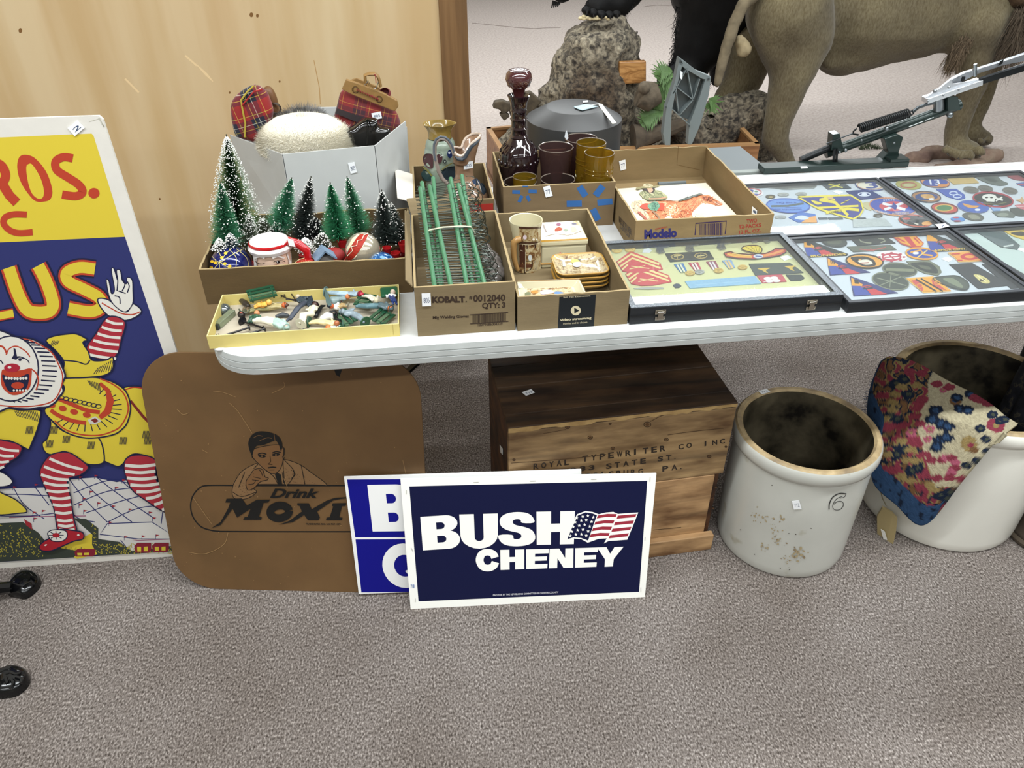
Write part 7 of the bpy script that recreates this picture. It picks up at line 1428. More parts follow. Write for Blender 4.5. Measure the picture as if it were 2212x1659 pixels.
item('clover_patch', 'red patch with a white four-leaf clover', 'patch', [(1362, 1250), (1575, 1240), (1615, 1300), (1410, 1312)], '#b84a58', [('e', 1455, 1270, 34, 14, '#dfdfdc'), ('e', 1510, 1266, 34, 14, '#dfdfdc'), ('e', 1470, 1292, 34, 14, '#dfdfdc'), ('e', 1530, 1288, 34, 14, '#dfdfdc'), ('l', [(1420, 1300), (1490, 1280)], 5, '#dfdfdc')], Z1, cH)
item('rank_bar', 'short silver rank bar, left of the pair', 'badge', [(1298, 932), (1338, 928), (1366, 966), (1322, 970)], SV, [], Z1, cH, .003)
item('rank_bar', 'short silver rank bar with glint, right of the pair', 'badge', [(1400, 942), (1436, 938), (1476, 968), (1440, 976)], SV, [], Z1, cH, .003)
item('oak_leaf_badge', 'small dark cross-shaped badge at the front of the cream case', 'badge', [(645, 1330), (675, 1318), (700, 1322), (718, 1338), (700, 1352), (665, 1354)], '#2f3a4c', [], Z1, cH)
item('wings_badge', 'thin silver winged bar badge at the front of the cream case', 'badge', [(310, 1358), (440, 1348), (560, 1352), (570, 1362), (440, 1368), (320, 1364)], SV, [], Z1, cH)
item('dark_leaf_patch', 'dark cloth piece right of the clover patch', 'patch', [cI(380, 905), cI(500, 905), cI(525, 930), cI(500, 948), cI(420, 950)], '#33393a', [], Z1, cX)
st('blue-printed price slip in the cream case near the chevrons', [(398, 1022), (440, 1014), (466, 1034), (450, 1052), (385, 1050)], Z1, cH)
st('price slip right of the parachute patch', [(335, 768), (395, 752), (432, 775), (370, 795)], Z1)
# --- front patch case
NB, OR, BLU2, RD2, WH, OLV, BKC = '#2a2f6e', '#dd9a2c', '#34479c', '#c0343c', '#e4e4e6', '#4c5648', '#23282a'
def tank(o, lab, num, name_=None, s=1.0, z=Z2):
    x, y = o; f = lambda a, c_: (x+a*s, y+c_*s)
    art = [('p', [f(8, 6), f(90, 55), f(75, 88), f(12, 62)], OR), ('p', [f(14, 64), f(80, 66), f(150, 128), f(36, 132)], BLU2), ('p', [f(100, 68), f(150, 78), f(262, 122), f(150, 128)], RD2), ('l', [f(75, 75), f(120, 62), f(150, 70)], 8*s, '#a83a3a'), ('l', [f(90, 85), f(160, 80)], 10*s, '#24232c'), ('t', num, f(28, 22), f(58, 24), f(34, 48), '#241d18')]
    if name_: art.append(('t', name_, f(60, 124), f(330, 108), f(64, 140), '#d8b74a'))
    item('triangle_patch', lab, 'patch', [f(0, 0), f(348, 120), f(340, 132), f(40, 146)] if name_ else [f(0, 0), f(335, 118), f(25, 140)], NB if not name_ else BKC, art, z)
tank((512, 626), 'triangular armour patch with motto band, upper left in the front case', '1', 'IRONSIDES')
tank((695, 768), 'triangular armour patch numbered III without motto', 'III', None)
tank((875, 915), 'triangular armour patch numbered 1, at the front edge of the case', '1', None, 1.1)
tank((1455, 575), 'triangular armour patch at the back of the front case, with long name band', '', 'ARMOR CENTER', 1.06)
item('subdued_patch', 'dark olive round patch at the back left of the front case', 'patch', ('e', 757, 650, 95, 36, .1), '#3f443f', [('e', 757, 648, 60, 20, '#5b5e50')], Z2, edge='#2a2e2b')
item('tab_cloth', 'black cloth tab with two pale crescents', 'patch', [(860, 610), (1135, 600), (1225, 662), (935, 682)], '#2b2e2d', [('l', [(945, 625), (960, 645), (1000, 655), (1040, 658)], 9, '#8f917c'), ('l', [(1090, 620), (1135, 628), (1145, 642), (1110, 655)], 9, '#8f917c')], Z2)
item('olive_tab', 'olive tab with faint red wings', 'patch', [(850, 690), (1185, 676), (1232, 712), (900, 730)], '#5c6054', [('l', [(950, 705), (1040, 715), (1150, 690)], 9, '#a4514c'), ('l', [(1030, 700), (1060, 720)], 8, '#a4514c')], Z2)
item('shield_patch', 'red-edged orange patch with flame, back of the front case', 'patch', [(1202, 602), (1370, 598), (1440, 660), (1420, 685), (1350, 688), (1270, 662)], OR, [('p', [(1285, 612), (1330, 610), (1385, 680), (1350, 684)], RD2), ('l', [(1235, 618), (1300, 650)], 10, RD2), ('l', [(1365, 615), (1410, 658)], 10, RD2)], Z2, edge=RD2)
item('tiger_patch', 'round orange patch with a snarling black and white panther face', 'patch', ('e', 988, 797, 142, 52, .08), '#d99a3a', [('s', [(880, 770), (960, 760), (1010, 765), (1060, 790), (1070, 830), (1000, 840), (930, 815)], '#26211c'), ('s', [(935, 795), (1010, 785), (1050, 815), (990, 825)], '#dcd6c8'), ('l', [(960, 812), (1020, 808)], 8, '#a83a30'), ('e', 950, 785, 10, 5, '#d99a3a')], Z2, edge='#26211c', ew=12)
item('castle_patch', 'white lobed patch with red cross ring', 'patch', ('e', 1195, 765, 118, 40, .06), '#e2dcdc', [('r', 1195, 765, 70, 24, 13, '#b83c50'), ('l', [(1140, 768), (1255, 760)], 9, '#b83c50'), ('l', [(1170, 745), (1220, 785)], 9, '#b83c50')]+[('e', 1195+95*math.cos(k*.785), 765+32*math.sin(k*.785), 13, 6, '#b83c50') for k in range(8)], Z2)
item('round_patch', 'blue round patch with orange zigzag and border', 'patch', ('e', 1428, 738, 122, 42, .08), BLU2, [('l', [(1340, 730), (1420, 712), (1440, 745), (1510, 755)], 13, OR), ('l', [(1390, 770), (1470, 712)], 9, '#e0c070'), ('e', 1380, 735, 24, 10, '#dfe2ea')], Z2, edge=OR, ew=13)
item('oblong_patch', 'orange and red patch with round centre', 'patch', [(1628, 735), (1720, 728), (1880, 724), (1965, 765), (1920, 792), (1800, 800), (1710, 802), (1680, 770)], '#de9440', [('e', 1795, 762, 72, 26, RD2), ('e', 1795, 762, 38, 12, '#de9440'), ('l', [(1655, 742), (1720, 740)], 8, RD2), ('l', [(1700, 790), (1740, 790)], 8, RD2), ('l', [(1870, 735), (1920, 758)], 8, RD2), ('l', [(1870, 790), (1920, 780)], 8, RD2)], Z2, edge='#e6b45c', ew=5)
item('subdued_patch', 'olive oval patch with pale horizontal bar', 'patch', ('e', 1258, 862, 132, 48, .12), '#3a4038', [('l', [(1150, 860), (1370, 868)], 22, '#7a7d66')], Z2, edge='#6d705c', ew=8)
item('subdued_patch', 'olive rounded shield patch with dark animal', 'patch', [(1308, 802), (1480, 795), (1560, 840), (1578, 885), (1550, 912), (1450, 895), (1350, 850)], '#6a6d5a', [('s', [(1340, 815), (1470, 805), (1540, 850), (1545, 890), (1460, 880), (1380, 845)], '#2b302a'), ('s', [(1400, 830), (1470, 835), (1500, 860), (1440, 855)], '#565a48')], Z2)
item('subdued_patch', 'dark oval patch with crossed pale lines, front left', 'patch', ('e', 1188, 950, 142, 62, .2), '#3c423a', [('l', [(1080, 925), (1310, 985)], 6, '#868a76'), ('l', [(1100, 985), (1270, 915)], 6, '#868a76'), ('l', [(1190, 900), (1180, 1000)], 6, '#868a76')], Z2, edge='#797d68', ew=8)
item('crossed_patch', 'orange and red patch with black crossed arrows', 'patch', [(1308, 932), (1510, 918), (1650, 1028), (1440, 1038)], OR, [('p', [(1345, 945), (1405, 940), (1440, 1010), (1430, 1030)], '#c04a4a'), ('p', [(1500, 935), (1620, 1022), (1520, 1000)], '#c04a4a'), ('l', [(1380, 935), (1540, 1030)], 12, '#2a2320'), ('l', [(1420, 930), (1590, 1028)], 10, '#2a2320'), ('r', 1410, 985, 22, 14, 5, OR), ('r', 1545, 965, 22, 12, 5, OR)], Z2, edge='#e6b45c', ew=5)
item('subdued_patch', 'green-grey shield patch beside the crossed arrows', 'patch', [(1510, 935), (1590, 915), (1700, 912), (1780, 960), (1785, 1005), (1740, 1018), (1640, 995), 's'], '#454b42', [('s', [(1590, 935), (1670, 930), (1740, 985), (1720, 1000)], '#79806a')], Z2, edge='#2a2e2a')
for dx, lab in ((0, 'black shoulder slip with gold anchor, left of the pair'), (252, 'black shoulder slip with gold anchor, right of the pair')): item('shoulder_slip', lab, 'shoulder slip', [(1635+dx, 825), (1810+dx, 815), (2108+dx, 985), (1860+dx, 1012)], '#2a2c31', [('s', [(1825+dx, 900), (1880+dx, 905), (1945+dx, 945), (1940, 968) if dx == 0 else (1940+dx, 968), (1890+dx, 962), (1850+dx, 930)], '#cdbf7e'), ('e', 1892+dx, 942, 22, 12, '#4a3f2c'), ('l', [(1850+dx, 905), (1920+dx, 955)], 7, '#e6dca6')], Z2)
st('price slip beside the round blue patch', [(1575, 782), (1610, 765), (1670, 782), (1632, 806)], Z2); st('price slip at the back right of the front patch case', [(1630, 605), (1690, 592), (1738, 602), (1685, 625)], Z2)
# --- back patch case
item('wing_badge', 'long silver wing badge at the back left', 'badge', [(180, 222), (300, 215), (420, 215), (560, 212), (620, 222), (600, 240), (420, 250), (360, 250), (250, 235)], SV, [('l', [(220, 228), (400, 240)], 4, '#6d6e70'), ('l', [(420, 225), (580, 232)], 4, '#6d6e70')], Z2)
item('round_patch', 'white round patch with red ring and blue figures, under the carton edge', 'patch', ('e', 110, 268, 100, 34, .15), '#e0dce0', [('r', 110, 268, 84, 28, 8, '#b8404c'), ('s', [(60, 245), (130, 250), (120, 275), (80, 265)], BLU2), ('e', 150, 285, 24, 7, BLU2), ('e', 155, 262, 14, 6, '#5d8f6e')], Z2)
item('oval_patch', 'light blue oval patch with dark aircraft and lettering', 'patch', ('e', 400, 370, 166, 52, .06), '#6a92d4', [('l', [(270, 375), (400, 372), (520, 352)], 15, '#4b5a5c'), ('l', [(380, 385), (500, 388)], 6, '#3f56a0'), ('t', 'HQ BN 6', (310, 342), (460, 340), (315, 356), '#2f48a0'), ('t', 'FIRST SQUADRON', (280, 395), (500, 395), (290, 408), '#2f48a0')], Z2, edge='#3457b0', ew=10)
item('shield_patch', 'large navy and yellow shield patch with crossed sword, trident and motto', 'patch', [(478, 303), (640, 298), (880, 290), (960, 340), (978, 400), (950, 445), (900, 472), (780, 440), (640, 395), (540, 345)], '#3a3f8c', [('l', [(640, 325), (760, 345), (860, 445)], 22, '#e2cf3e'), ('l', [(620, 388), (940, 372)], 16, '#e2cf3e'), ('l', [(690, 425), (860, 395), (945, 405)], 20, '#e2cf3e'), ('l', [(650, 320), (700, 312), (760, 325)], 14, '#e2cf3e'), ('l', [(680, 300), (720, 345)], 14, '#e2cf3e'), ('s', [(575, 330), (610, 335), (660, 352), (620, 362)], '#e2cf3e'), ('l', [(870, 325), (830, 342), (850, 338), (805, 355)], 7, '#e2cf3e'), ('e', 725, 312, 22, 12, '#c9a884'), ('t', 'COMPACT', (715, 418), (810, 400), (720, 432), '#3a3320')], Z2, edge='#e2cf3e', ew=13)
item('blue_cloth', 'navy cloth with a white wreath badge', 'patch', [(845, 262), (1020, 248), (1130, 310), (925, 330)], '#2b3370', [('r', 985, 283, 46, 13, 8, '#d9dcec'), ('e', 985, 283, 22, 9, '#d9dcec')], Z2)
item('number_patch', 'round cream patch with a blue figure 3', 'patch', ('e', 1035, 212, 118, 40, .08), '#dad3c2', [('t', '3', (985, 188), (1080, 186), (1000, 240), '#2c3f8c'), ('r', 1035, 212, 104, 33, 5, '#b57a5a')], Z2, edge='#2c3f8c')
item('dark_cloth', 'dark grey cloth with yellow crossed arrows', 'patch', [(650, 205), (810, 185), (885, 240), (705, 250)], '#3d434c', [('l', [(710, 205), (820, 232)], 8, '#d9cf4a'), ('l', [(720, 232), (800, 208)], 8, '#d9cf4a')], Z2)
item('round_patch', 'large round blue patch with red star and white arms and lettering', 'patch', ('e', 1205, 378, 182, 64, .12), '#3347a4', [('e', 1210, 375, 112, 38, '#c2424e'), ('l', [(1125, 352), (1300, 402)], 20, '#e2e2ea'), ('l', [(1140, 402), (1285, 348)], 20, '#e2e2ea'), ('p', [(1210, 345), (1240, 375), (1225, 405), (1195, 385), (1160, 372), (1200, 368)], '#28348c'), ('t', 'NORTHERN', (1065, 402), (1180, 425), (1060, 418), '#c9ccd8'), ('t', 'RESPONSE', (1200, 425), (1330, 415), (1200, 440), '#d0b5a0'), ('t', 'STATE', (1130, 322), (1220, 318), (1130, 336), '#c9ccd8')], Z2, edge='#c98a5a', ew=9)
item('panther_patch', 'black and orange panther head patch at the case corner', 'patch', ('e', 1378, 486, 128, 42, .12), '#26211f', [('s', [(1430, 500), (1480, 490), (1500, 515), (1440, 520)], '#d99a4a'), ('e', 1310, 470, 30, 9, '#bb4438'), ('l', [(1370, 505), (1400, 515)], 9, '#dcd6c8'), ('l', [(1300, 490), (1370, 480)], 5, '#6d6458')], Z2, edge='#b8523c', ew=9)
item('diamond_patch', 'blue and orange patch with white horse', 'patch', [(403, 465), (490, 422), (608, 440), (625, 500), (470, 500)], '#4c72bc', [('p', [(500, 500), (560, 458), (615, 450), (622, 500)], '#e0a05a'), ('s', [(450, 468), (500, 445), (560, 462), (520, 480)], '#cfd4dc')], Z2)
for x, y, rx, lab in ((340, 462, 44, 'grey coin at the left front of the back case'), (263, 304, 38, 'small dark button badge with gold centre'), (362, 288, 44, 'silver pin, left of the pair'), (500, 284, 44, 'silver pin, right of the pair'), (1090, 450, 36, 'small brown animal pin near the round blue patch')): item('pin_badge', lab, 'badge', ('e', x, y, rx, 14), SV if 'silver' in lab or 'coin' in lab else '#4d4638', [('e', x+5, y, rx*.45, 6, '#b39a4e' if 'gold' in lab else '#85868a')], Z2)
for x, w_, lab in ((628, 70, 'small dark bar pin, left'), (705, 110, 'small dark bar pin, middle'), (930, 62, 'small dark bar pin, right')): item('bar_pin', lab, 'badge', [(x, 466), (x+w_, 464), (x+w_+8, 478), (x+8, 480)], '#4a525c', [], Z2)
item('plastic_sleeve', 'translucent plastic sleeve at the front of the back case', 'sleeve', [(895, 478), (1140, 470), (1200, 530), (900, 540)], mat('#b3b9bb', .3, var=.15, vs=150), [], Z2)
item('gold_pin', 'small pale gold leaf pin left of the round blue patch', 'badge', [(960, 365), (1010, 345), (1030, 380), (1040, 410), (1000, 400), 's'], '#bdb48a', [], Z2)
st('price slip above the big navy shield patch', [(738, 262), (770, 252), (828, 268), (790, 286)], Z2)
# --- right back case
item('round_patch', 'olive-gold round patch at the left of the skull patch case', 'patch', ('e', 1325, 213, 100, 36, .1), '#a8a058', [('r', 1325, 213, 60, 20, 9, '#a8574c'), ('e', 1325, 213, 38, 12, '#b7b087')], Z2)
item('number_patch', 'orange and blue round patch with figure 13', 'patch', ('e', 1530, 193, 112, 36, .12), '#d39058', [('e', 1530, 192, 96, 29, '#3a4d9c'), ('t', '13', (1480, 168), (1560, 170), (1490, 208), '#e4e4ee'), ('l', [(1550, 215), (1620, 215)], 18, '#d38a45')], Z2, edge='#7a4a55', ew=5)
item('tan_cloth', 'plain tan cloth rectangle', 'patch', [(1595, 148), (1800, 135), (1865, 198), (1670, 210)], '#c0a468', [], Z2)
item('cap_badge_cloth', 'dark grey-green cap-shaped cloth', 'patch', [(1835, 150), (1900, 132), (1990, 140), (2040, 180), (2090, 205), (2030, 220), (1930, 200), 's'], '#59605a', [('s', [(1900, 155), (1970, 160), (2010, 185), (1950, 185)], '#474d48')], Z2)
item('red_cloth', 'crumpled dark red cloth at the right edge of the back case', 'patch', [(2080, 145), (2130, 122), (2230, 135), (2260, 180), (2150, 175), 's'], '#8a3a42', [], Z2)
item('round_patch', 'brown and blue round patch with gold R shape', 'patch', ('e', 1462, 302, 112, 40, .1), '#a5764c', [('e', 1462, 302, 88, 29, '#39477c'), ('s', [(1420, 285), (1500, 285), (1520, 318), (1440, 312)], '#c99a5a'), ('e', 1500, 320, 22, 8, '#dfe0e8')], Z2, edge='#3b3a4c')
item('infinity_patch', 'bright blue shield patch with a white interlaced 8', 'patch', [(1535, 248), (1690, 245), (1755, 290), (1760, 315), (1710, 330), (1620, 305)], '#3653a8', [('r', 1670, 275, 30, 13, 8, '#c9d2e8'), ('r', 1700, 298, 30, 13, 8, '#c9d2e8')], Z2)
for x, y, lab in ((1805, 250, 'grey dog tag, left'), (1915, 240, 'grey dog tag, middle'), (2105, 257, 'grey medal disc right of the dog tags')): item('dog_tag', lab, 'tag', ('e', x, y, 58, 22, .15), mat('#8f8c84', .35, .6), [('l', [(x-30, y-4), (x+25, y+2)], 4, '#6e6b64'), ('l', [(x-22, y+6), (x+30, y+10)], 4, '#6e6b64')], Z2, edge='#6e6b64', ew=4)
item('skull_patch', 'round black patch with white skull and crossbones and red edge', 'patch', ('e', 1975, 323, 154, 54, .12), '#211f1d', [('e', 1945, 305, 56, 24, '#e2e0da'), ('e', 1925, 308, 12, 6, '#211f1d'), ('e', 1962, 308, 12, 6, '#211f1d'), ('p', [(1905, 318), (1990, 320), (1985, 340), (1925, 338)], '#e2e0da'), ('l', [(1990, 310), (2050, 330)], 12, '#e2e0da'), ('l', [(1995, 335), (2045, 305)], 12, '#e2e0da'), ('l', [(1900, 350), (2000, 362), (2080, 345)], 8, '#6d6c45')], Z2, edge='#a83442', ew=12)
item('oval_patch', 'red oval patch with green centre', 'patch', ('e', 1603, 390, 102, 38, .12), '#b8433c', [('e', 1600, 388, 72, 27, '#d0a850'), ('e', 1598, 388, 58, 21, '#44784a')], Z2, edge='#5a2c2a')
item('round_patch', 'blue round patch with gold wing and white star', 'patch', ('e', 1822, 378, 120, 44, .12), '#3a5cae', [('s', [(1740, 352), (1810, 368), (1870, 372), (1830, 390), (1770, 380)], '#d79a50'), ('e', 1855, 402, 22, 9, '#dfe2ee')], Z2, edge='#5a6bae', ew=6)
item('ribbon_pin', 'small red and blue ribbon pin at the front of the back right case', 'badge', [(1648, 470), (1700, 458), (1755, 475), (1740, 492), (1670, 488), 's'], '#4f82c0', [('e', 1690, 462, 24, 6, '#b8434c'), ('e', 1700, 488, 30, 5, '#b8434c')], Z2)
item('subdued_patch', 'grey-brown lion-like round patch', 'patch', ('e', 1820, 458, 84, 30, .15), '#55554e', [('s', [(1780, 445), (1840, 440), (1875, 470), (1820, 475)], '#8d8c7d')], Z2)
item('subdued_patch', 'grey oblong patch with faint figure, beside the lion-like patch', 'patch', [(1962, 420), (2085, 412), (2150, 440), (2135, 465), (2010, 460)], '#5c625c', [('e', 2050, 440, 44, 15, '#8a9085')], Z2)
item('leaf_cloth', 'dark mottled leaf cloth at the right of the back case', 'patch', [(2100, 400), (2160, 392), (2230, 420), (2240, 450), (2150, 450), 's'], '#454a45', [], Z2)
item('blue_cloth', 'light blue cloth scrap between round patches', 'patch', [(1950, 380), (1990, 365), (2035, 385), (2030, 412), (1975, 415)], '#84a4d0', [], Z2)
item('pink_cloth', 'pink and red striped cloth at the right edge', 'patch', [(2140, 370), (2240, 358), (2260, 400), (2180, 402)], '#c06a74', [('l', [(2150, 380), (2250, 375)], 6, '#d9b9bb')], Z2)
item('blue_badge', 'blue and red badge at the far right of the back case', 'badge', [(2150, 202), (2230, 192), (2250, 230), (2190, 222)], '#50649c', [('l', [(2165, 206), (2240, 212)], 6, '#b8434c')], Z2)
item('starfish_pin', 'small orange star pin at the right of the skull patch', 'badge', [(2145, 330), (2180, 325), (2195, 305), (2205, 325), (2240, 330), (2210, 340), (2200, 360), (2180, 342)], '#c09a70', [], Z2)
st('price slip at the back left of the skull patch case', [(1322, 155), (1352, 146), (1385, 158), (1370, 178), (1325, 172)], Z2)
# --- front right case
item('grey_cloth', 'large plain dark grey cloth in the corner case', 'patch', [(1830, 565), (2030, 555), (2180, 680), (2160, 712), (2030, 690)], '#525d5e', [('l', [(2055, 685), (2130, 672)], 12, '#bfc4c2')], Z2)
item('stripe_patch', 'yellow and black striped patch in the corner case', 'patch', [(2010, 545), (2180, 530), (2300, 600), (2230, 640), (2130, 610)], '#d3b34a', [('l', [(2050, 562), (2200, 550)], 10, '#3a3428'), ('s', [(2110, 580), (2200, 570), (2240, 600), (2160, 600)], '#3a3428')], Z2)
st('price slip in the corner case', [(2135, 700), (2160, 692), (2230, 705), (2220, 735)], Z2)
# ================================================================== behind the table
def grey_case():
    t = thing('grey_metal_case', 'flat-topped grey metal case standing just behind the table', 'cabinet', (.92, .9, 0)); m = mat('#565d5f', .45, .1, var=.05, vs=6); z = .728
    PX = .805
    q = [atz(*cS(200, 560), z), atz(*cS(770, 505), z), atz(*cS(620, 365), z), atz(*cS(290, 118), z)]; bl = V((q[0].x-.06, q[3].y, z)); x0 = .30
    o = [V((x0, .79, 0)), V((q[1].x, .79, 0)), V((q[3].x, q[3].y, 0)), V((x0, q[3].y, 0))]; b = B(); b.prism([V((v.x, v.y, z-.17)) for v in o], (0, 0, .166)); obj('body', b, m, t, bevel=.003); b = B(); b.box((.7, .9, (z-.17)/2), (.3, .1, z-.17)); b.box((.7, .9, .006), (.34, .2, .012)); obj('pedestal', b, m, t, bevel=.003)
    b = B(); b.prism([V((v.x, v.y, z-.004)) for v in o], (0, 0, .004)); obj('top_panel', b, m, t, bevel=.001)
    b = B(); b.prism([V((x0, .785, z+.001)), V((q[1].x+.004, .785, z+.001)), V((q[1].x+.002, .803, z+.001)), V((x0, .805, z+.001))], (0, 0, .003)); b.prism([V((x0, .783, z-.06)), V((q[1].x+.004, .783, z-.05)), V((q[1].x+.004, .783, z+.003)), V((x0, .783, z+.003))], (0, .002, 0)); obj('cloth_edge', b, mat('#8a908c', .9), t, label='pale cloth over the front edge')
grey_case()
def trap():
    Y = .81; t = thing('clay_target_thrower', 'dark green clay-target thrower with black spring and long silver arm', 'target thrower', (1.15, .83, 0)); g = mat('#1d2c29', .35, .3, coat=.2); bk = mat('#15181a', .35, .4); sv = mat('#c3c6ca', .3, .75); f = lambda x, y, dy=0: aty(*cE(x, y), Y+dy); S_ = lambda px: rp(px/3.107, f(1400, 800))
    b = B(); l = aty(*cE(440, 1125), .80); r_ = aty(*cE(1350, 1075), .80); b.box(((l.x+r_.x)/2-.0, .772, .745), (r_.x-l.x+.02, .046, .016)); obj('base_beam', b, g, t, bevel=.002)
    for x in (l.x+.05, r_.x-.04): b = B(); b.bar((x, .768, .7), (x, .768, .738), .03, .008, up=(0, 1, 0)); obj('edge_clamp', b, g, t)
    b = B(); b.prism([f(1330, 880), f(1365, 900), f(1335, 1000), f(1350, 1080), f(1190, 1080), f(1265, 1000), f(1240, 910)], (0, -.03, 0)); obj('pedestal', b, g, t, bevel=.002)
    b = B(); b.box((f(1290, 1085).x, .772, .757), (.055, .045, .008)); obj('foot_plate', b, g, t, bevel=.001)
    b = B(); b.tube([f(880, 1030), f(1780, 700)], [S_(34), S_(36)], 14); obj('main_tube', b, g, t, smooth=True)
    b = B(); b.tube([f(712, 1075, -.01), f(920, 985, -.01)], [S_(24), S_(24)], 14); o = obj('rubber_grip', b, bk, t, smooth=True)
    b = B(); b.prism([f(930, 905, -.03), f(975, 895, -.03), f(1000, 990, -.03), f(985, 1030, -.03), f(920, 1010, -.03)], (0, .03, 0)); obj('bracket_plate', b, g, t, bevel=.001); b = B(); b.prism([f(1700, 640, -.03), f(1770, 650, -.03), f(1788, 740, -.03), f(1700, 745, -.03)], (0, .03, 0)); obj('bracket_plate', b, g, t, bevel=.001)
    b = B(); b.bar(f(940, 1000, -.035), f(932, 1128, -.035), .006, .004, up=(0, 1, 0)); b.bar(f(958, 1000, -.035), f(950, 1128, -.035), .005, .004, up=(0, 1, 0)); obj('trigger_rods', b, bk, t)
    # coil spring
    A, Bb = f(1110, 860, -.03), f(1440, 758, -.03); d = (Bb-A); x_, y_, _ = frame_to(d); pts = []; n = 26
    for i in range(n*12+1): a = 2*math.pi*i/12; pts.append(A+d*(i/(n*12))+x_*S_(27)*math.cos(a)+y_*S_(27)*math.sin(a))
    b = B(); b.tube(pts, S_(5.5), 6); obj('coil_spring', b, bk, t, smooth=True)
    b = B(); b.tube([f(*q, -.03) for q in ((1100, 905), (1065, 900), (1068, 880), (1090, 862))], S_(6), 8); b.tube([f(*q, -.03) for q in ((1440, 758), (1462, 740), (1470, 762), (1450, 775))], S_(6), 8); obj('spring_hook', b, bk, t, smooth=True)
    b = B(); b.tube([f(1065, 895, -.03), f(960, 935, -.03), f(885, 965, -.03)], S_(4.5), 8); b.tube([f(1465, 752, -.03), f(1500, 722, -.03), f(1560, 700, -.03), f(1610, 690, -.03)], S_(11), 8); obj('tension_rod', b, mat('#3a3e40', .3, .8), t, smooth=True)
    b = B(); [b.ball(f(x, y, -.04), S_(r), 8) for x, y, r in ((1290, 862, 16), (1122, 942, 8), (975, 1022, 9), (1015, 1010, 12), (1340, 960, 9), (1715, 770, 22))]; obj('bolts', b, mat('#7f8588', .3, .9), t, smooth=True, kind='stuff')
    b = B(); [b.bar(f(x, 835-(x-1480)*.39, -.035), f(x+55, 815-(x-1480)*.39, -.035), .002, .001) for x in (1440, 1480, 1550)]; obj('scratches', b, mat('#b9c0bf', .4), t, kind='stuff')
    b = B(); b.prism([f(712, 1118, -.07), f(757, 1116, -.07), f(762, 1130, -.07), f(716, 1132, -.07)], (0, .0008, 0)); obj('price_sticker', b, mat('#eef0f0', .6), t)
    # throwing arm
    b = B(); b.prism([f(1545, 645), f(1640, 585), f(1720, 520), f(1800, 480), f(2050, 405), f(2212, 350), f(2700, 190), f(2700, 230), f(2212, 400), f(2060, 430), f(1880, 490), f(1740, 560)], (0, -.012, 0)); obj('arm_web', b, mat('#a9aeb4', .3, .75), t, bevel=.001)
    b = B(); b.bar(f(1545, 672, -.02), f(1915, 545, -.02), .03, .014); b.bar(f(1900, 548, -.015), f(2700, 290, -.015), .022, .010); obj('arm_rail', b, sv, t, bevel=.001)
    b = B(); b.bar(f(1915, 545, -.028), f(2700, 300, -.028), .012, .016); obj('arm_rubber', b, bk, t)
    b = B(); b.prism([f(1550, 650, -.02), f(1640, 590, -.02), f(1722, 525, -.02), f(1730, 560, -.02), f(1912, 530, -.02), f(1560, 690, -.02)], (0, -.004, 0)); obj('arm_plate', b, sv, t, bevel=.001)
    b = B(); b.tube([f(1640, 735, -.01), f(1640, 660, -.01)], S_(34), 16); b.tube([f(1720, 700, 0), f(1722, 640, 0)], S_(28), 16); obj('pivot_knob', b, mat('#8d9194', .3, .8), t, smooth=True)
    b = B(); [b.ball(f(x, y, -.036), S_(r), 8) for x, y, r in ((1615, 612, 13), (1568, 678, 7), (1672, 638, 7), (1775, 602, 7), (1708, 585, 9))]; b.tube([f(1885, 510, -.03), f(1885, 430, -.03)], S_(11), 10); b.tube([f(1870, 470, -.03), f(1905, 462, -.03)], S_(8), 8); obj('arm_bolts', b, mat('#8f9498', .25, .9), t, smooth=True, kind='stuff')
    b = B(); b.prism([f(2040, 440, -.015), f(2050, 412, -.015), f(2075, 395, -.015), f(2065, 425, -.015)], (0, -.002, 0)); b.box(f(1803, 530, -.024), (.008, .004, .012)); obj('arm_slot', b, bk, t)
trap()
# ================================================================== mounted animals on their bases
def diorama():
    t = thing('diorama_tray', 'brown wooden tray with rim strips under the bear rock', 'wooden tray', (1.0, 2.6, 0)); wd = ramp_mat('base_wood', 6, [(.3, '#6b472a'), (.5, '#8a5f3a'), (.7, '#9b7048')], .5, (.5, 6, 6), 5, .1); z = .25
    A, Bc, D_ = atz(1050, 275, z), atz(1082, 327, z), atz(1642, 310, z); C4 = V((D_.x+.04, A.y+.2, z))
    pts = [A, V((Bc.x, Bc.y, z)), V((D_.x, D_.y, z)), C4]
    for i in range(4):
        a, c_ = pts[i], pts[(i+1) % 4]; b = B(); d = (c_-a); nrm = V((-d.y, d.x, 0)).normalized()*.02; b.prism([V((a.x, a.y, 0)), V((c_.x, c_.y, 0)), c_-V((0, 0, .012)), a-V((0, 0, .012))], nrm); obj('side_board', b, wd, t)
        b = B(); b.prism([a-V((0, 0, .012)), c_-V((0, 0, .012)), c_, a], nrm*1.2); obj('rim_strip', b, mat('#a37c52', .5), t, label='lighter rim strip')
    b = B(); b.prism([V((v.x, v.y, .02)) for v in pts], (0, 0, .02)); obj('floor_board', b, wd, t)
diorama()
rockm = ramp_mat('rock_rough', 42, [(.34, '#3c3833'), (.44, '#6c665b'), (.52, '#938b79'), (.60, '#aaa28e'), (.72, '#c8bfa8')], .95, None, 12, .8, 60, .012, distort=.6, second=(2.2, None, [(.35, '#7d6f66'), (.6, '#ffffff')]))
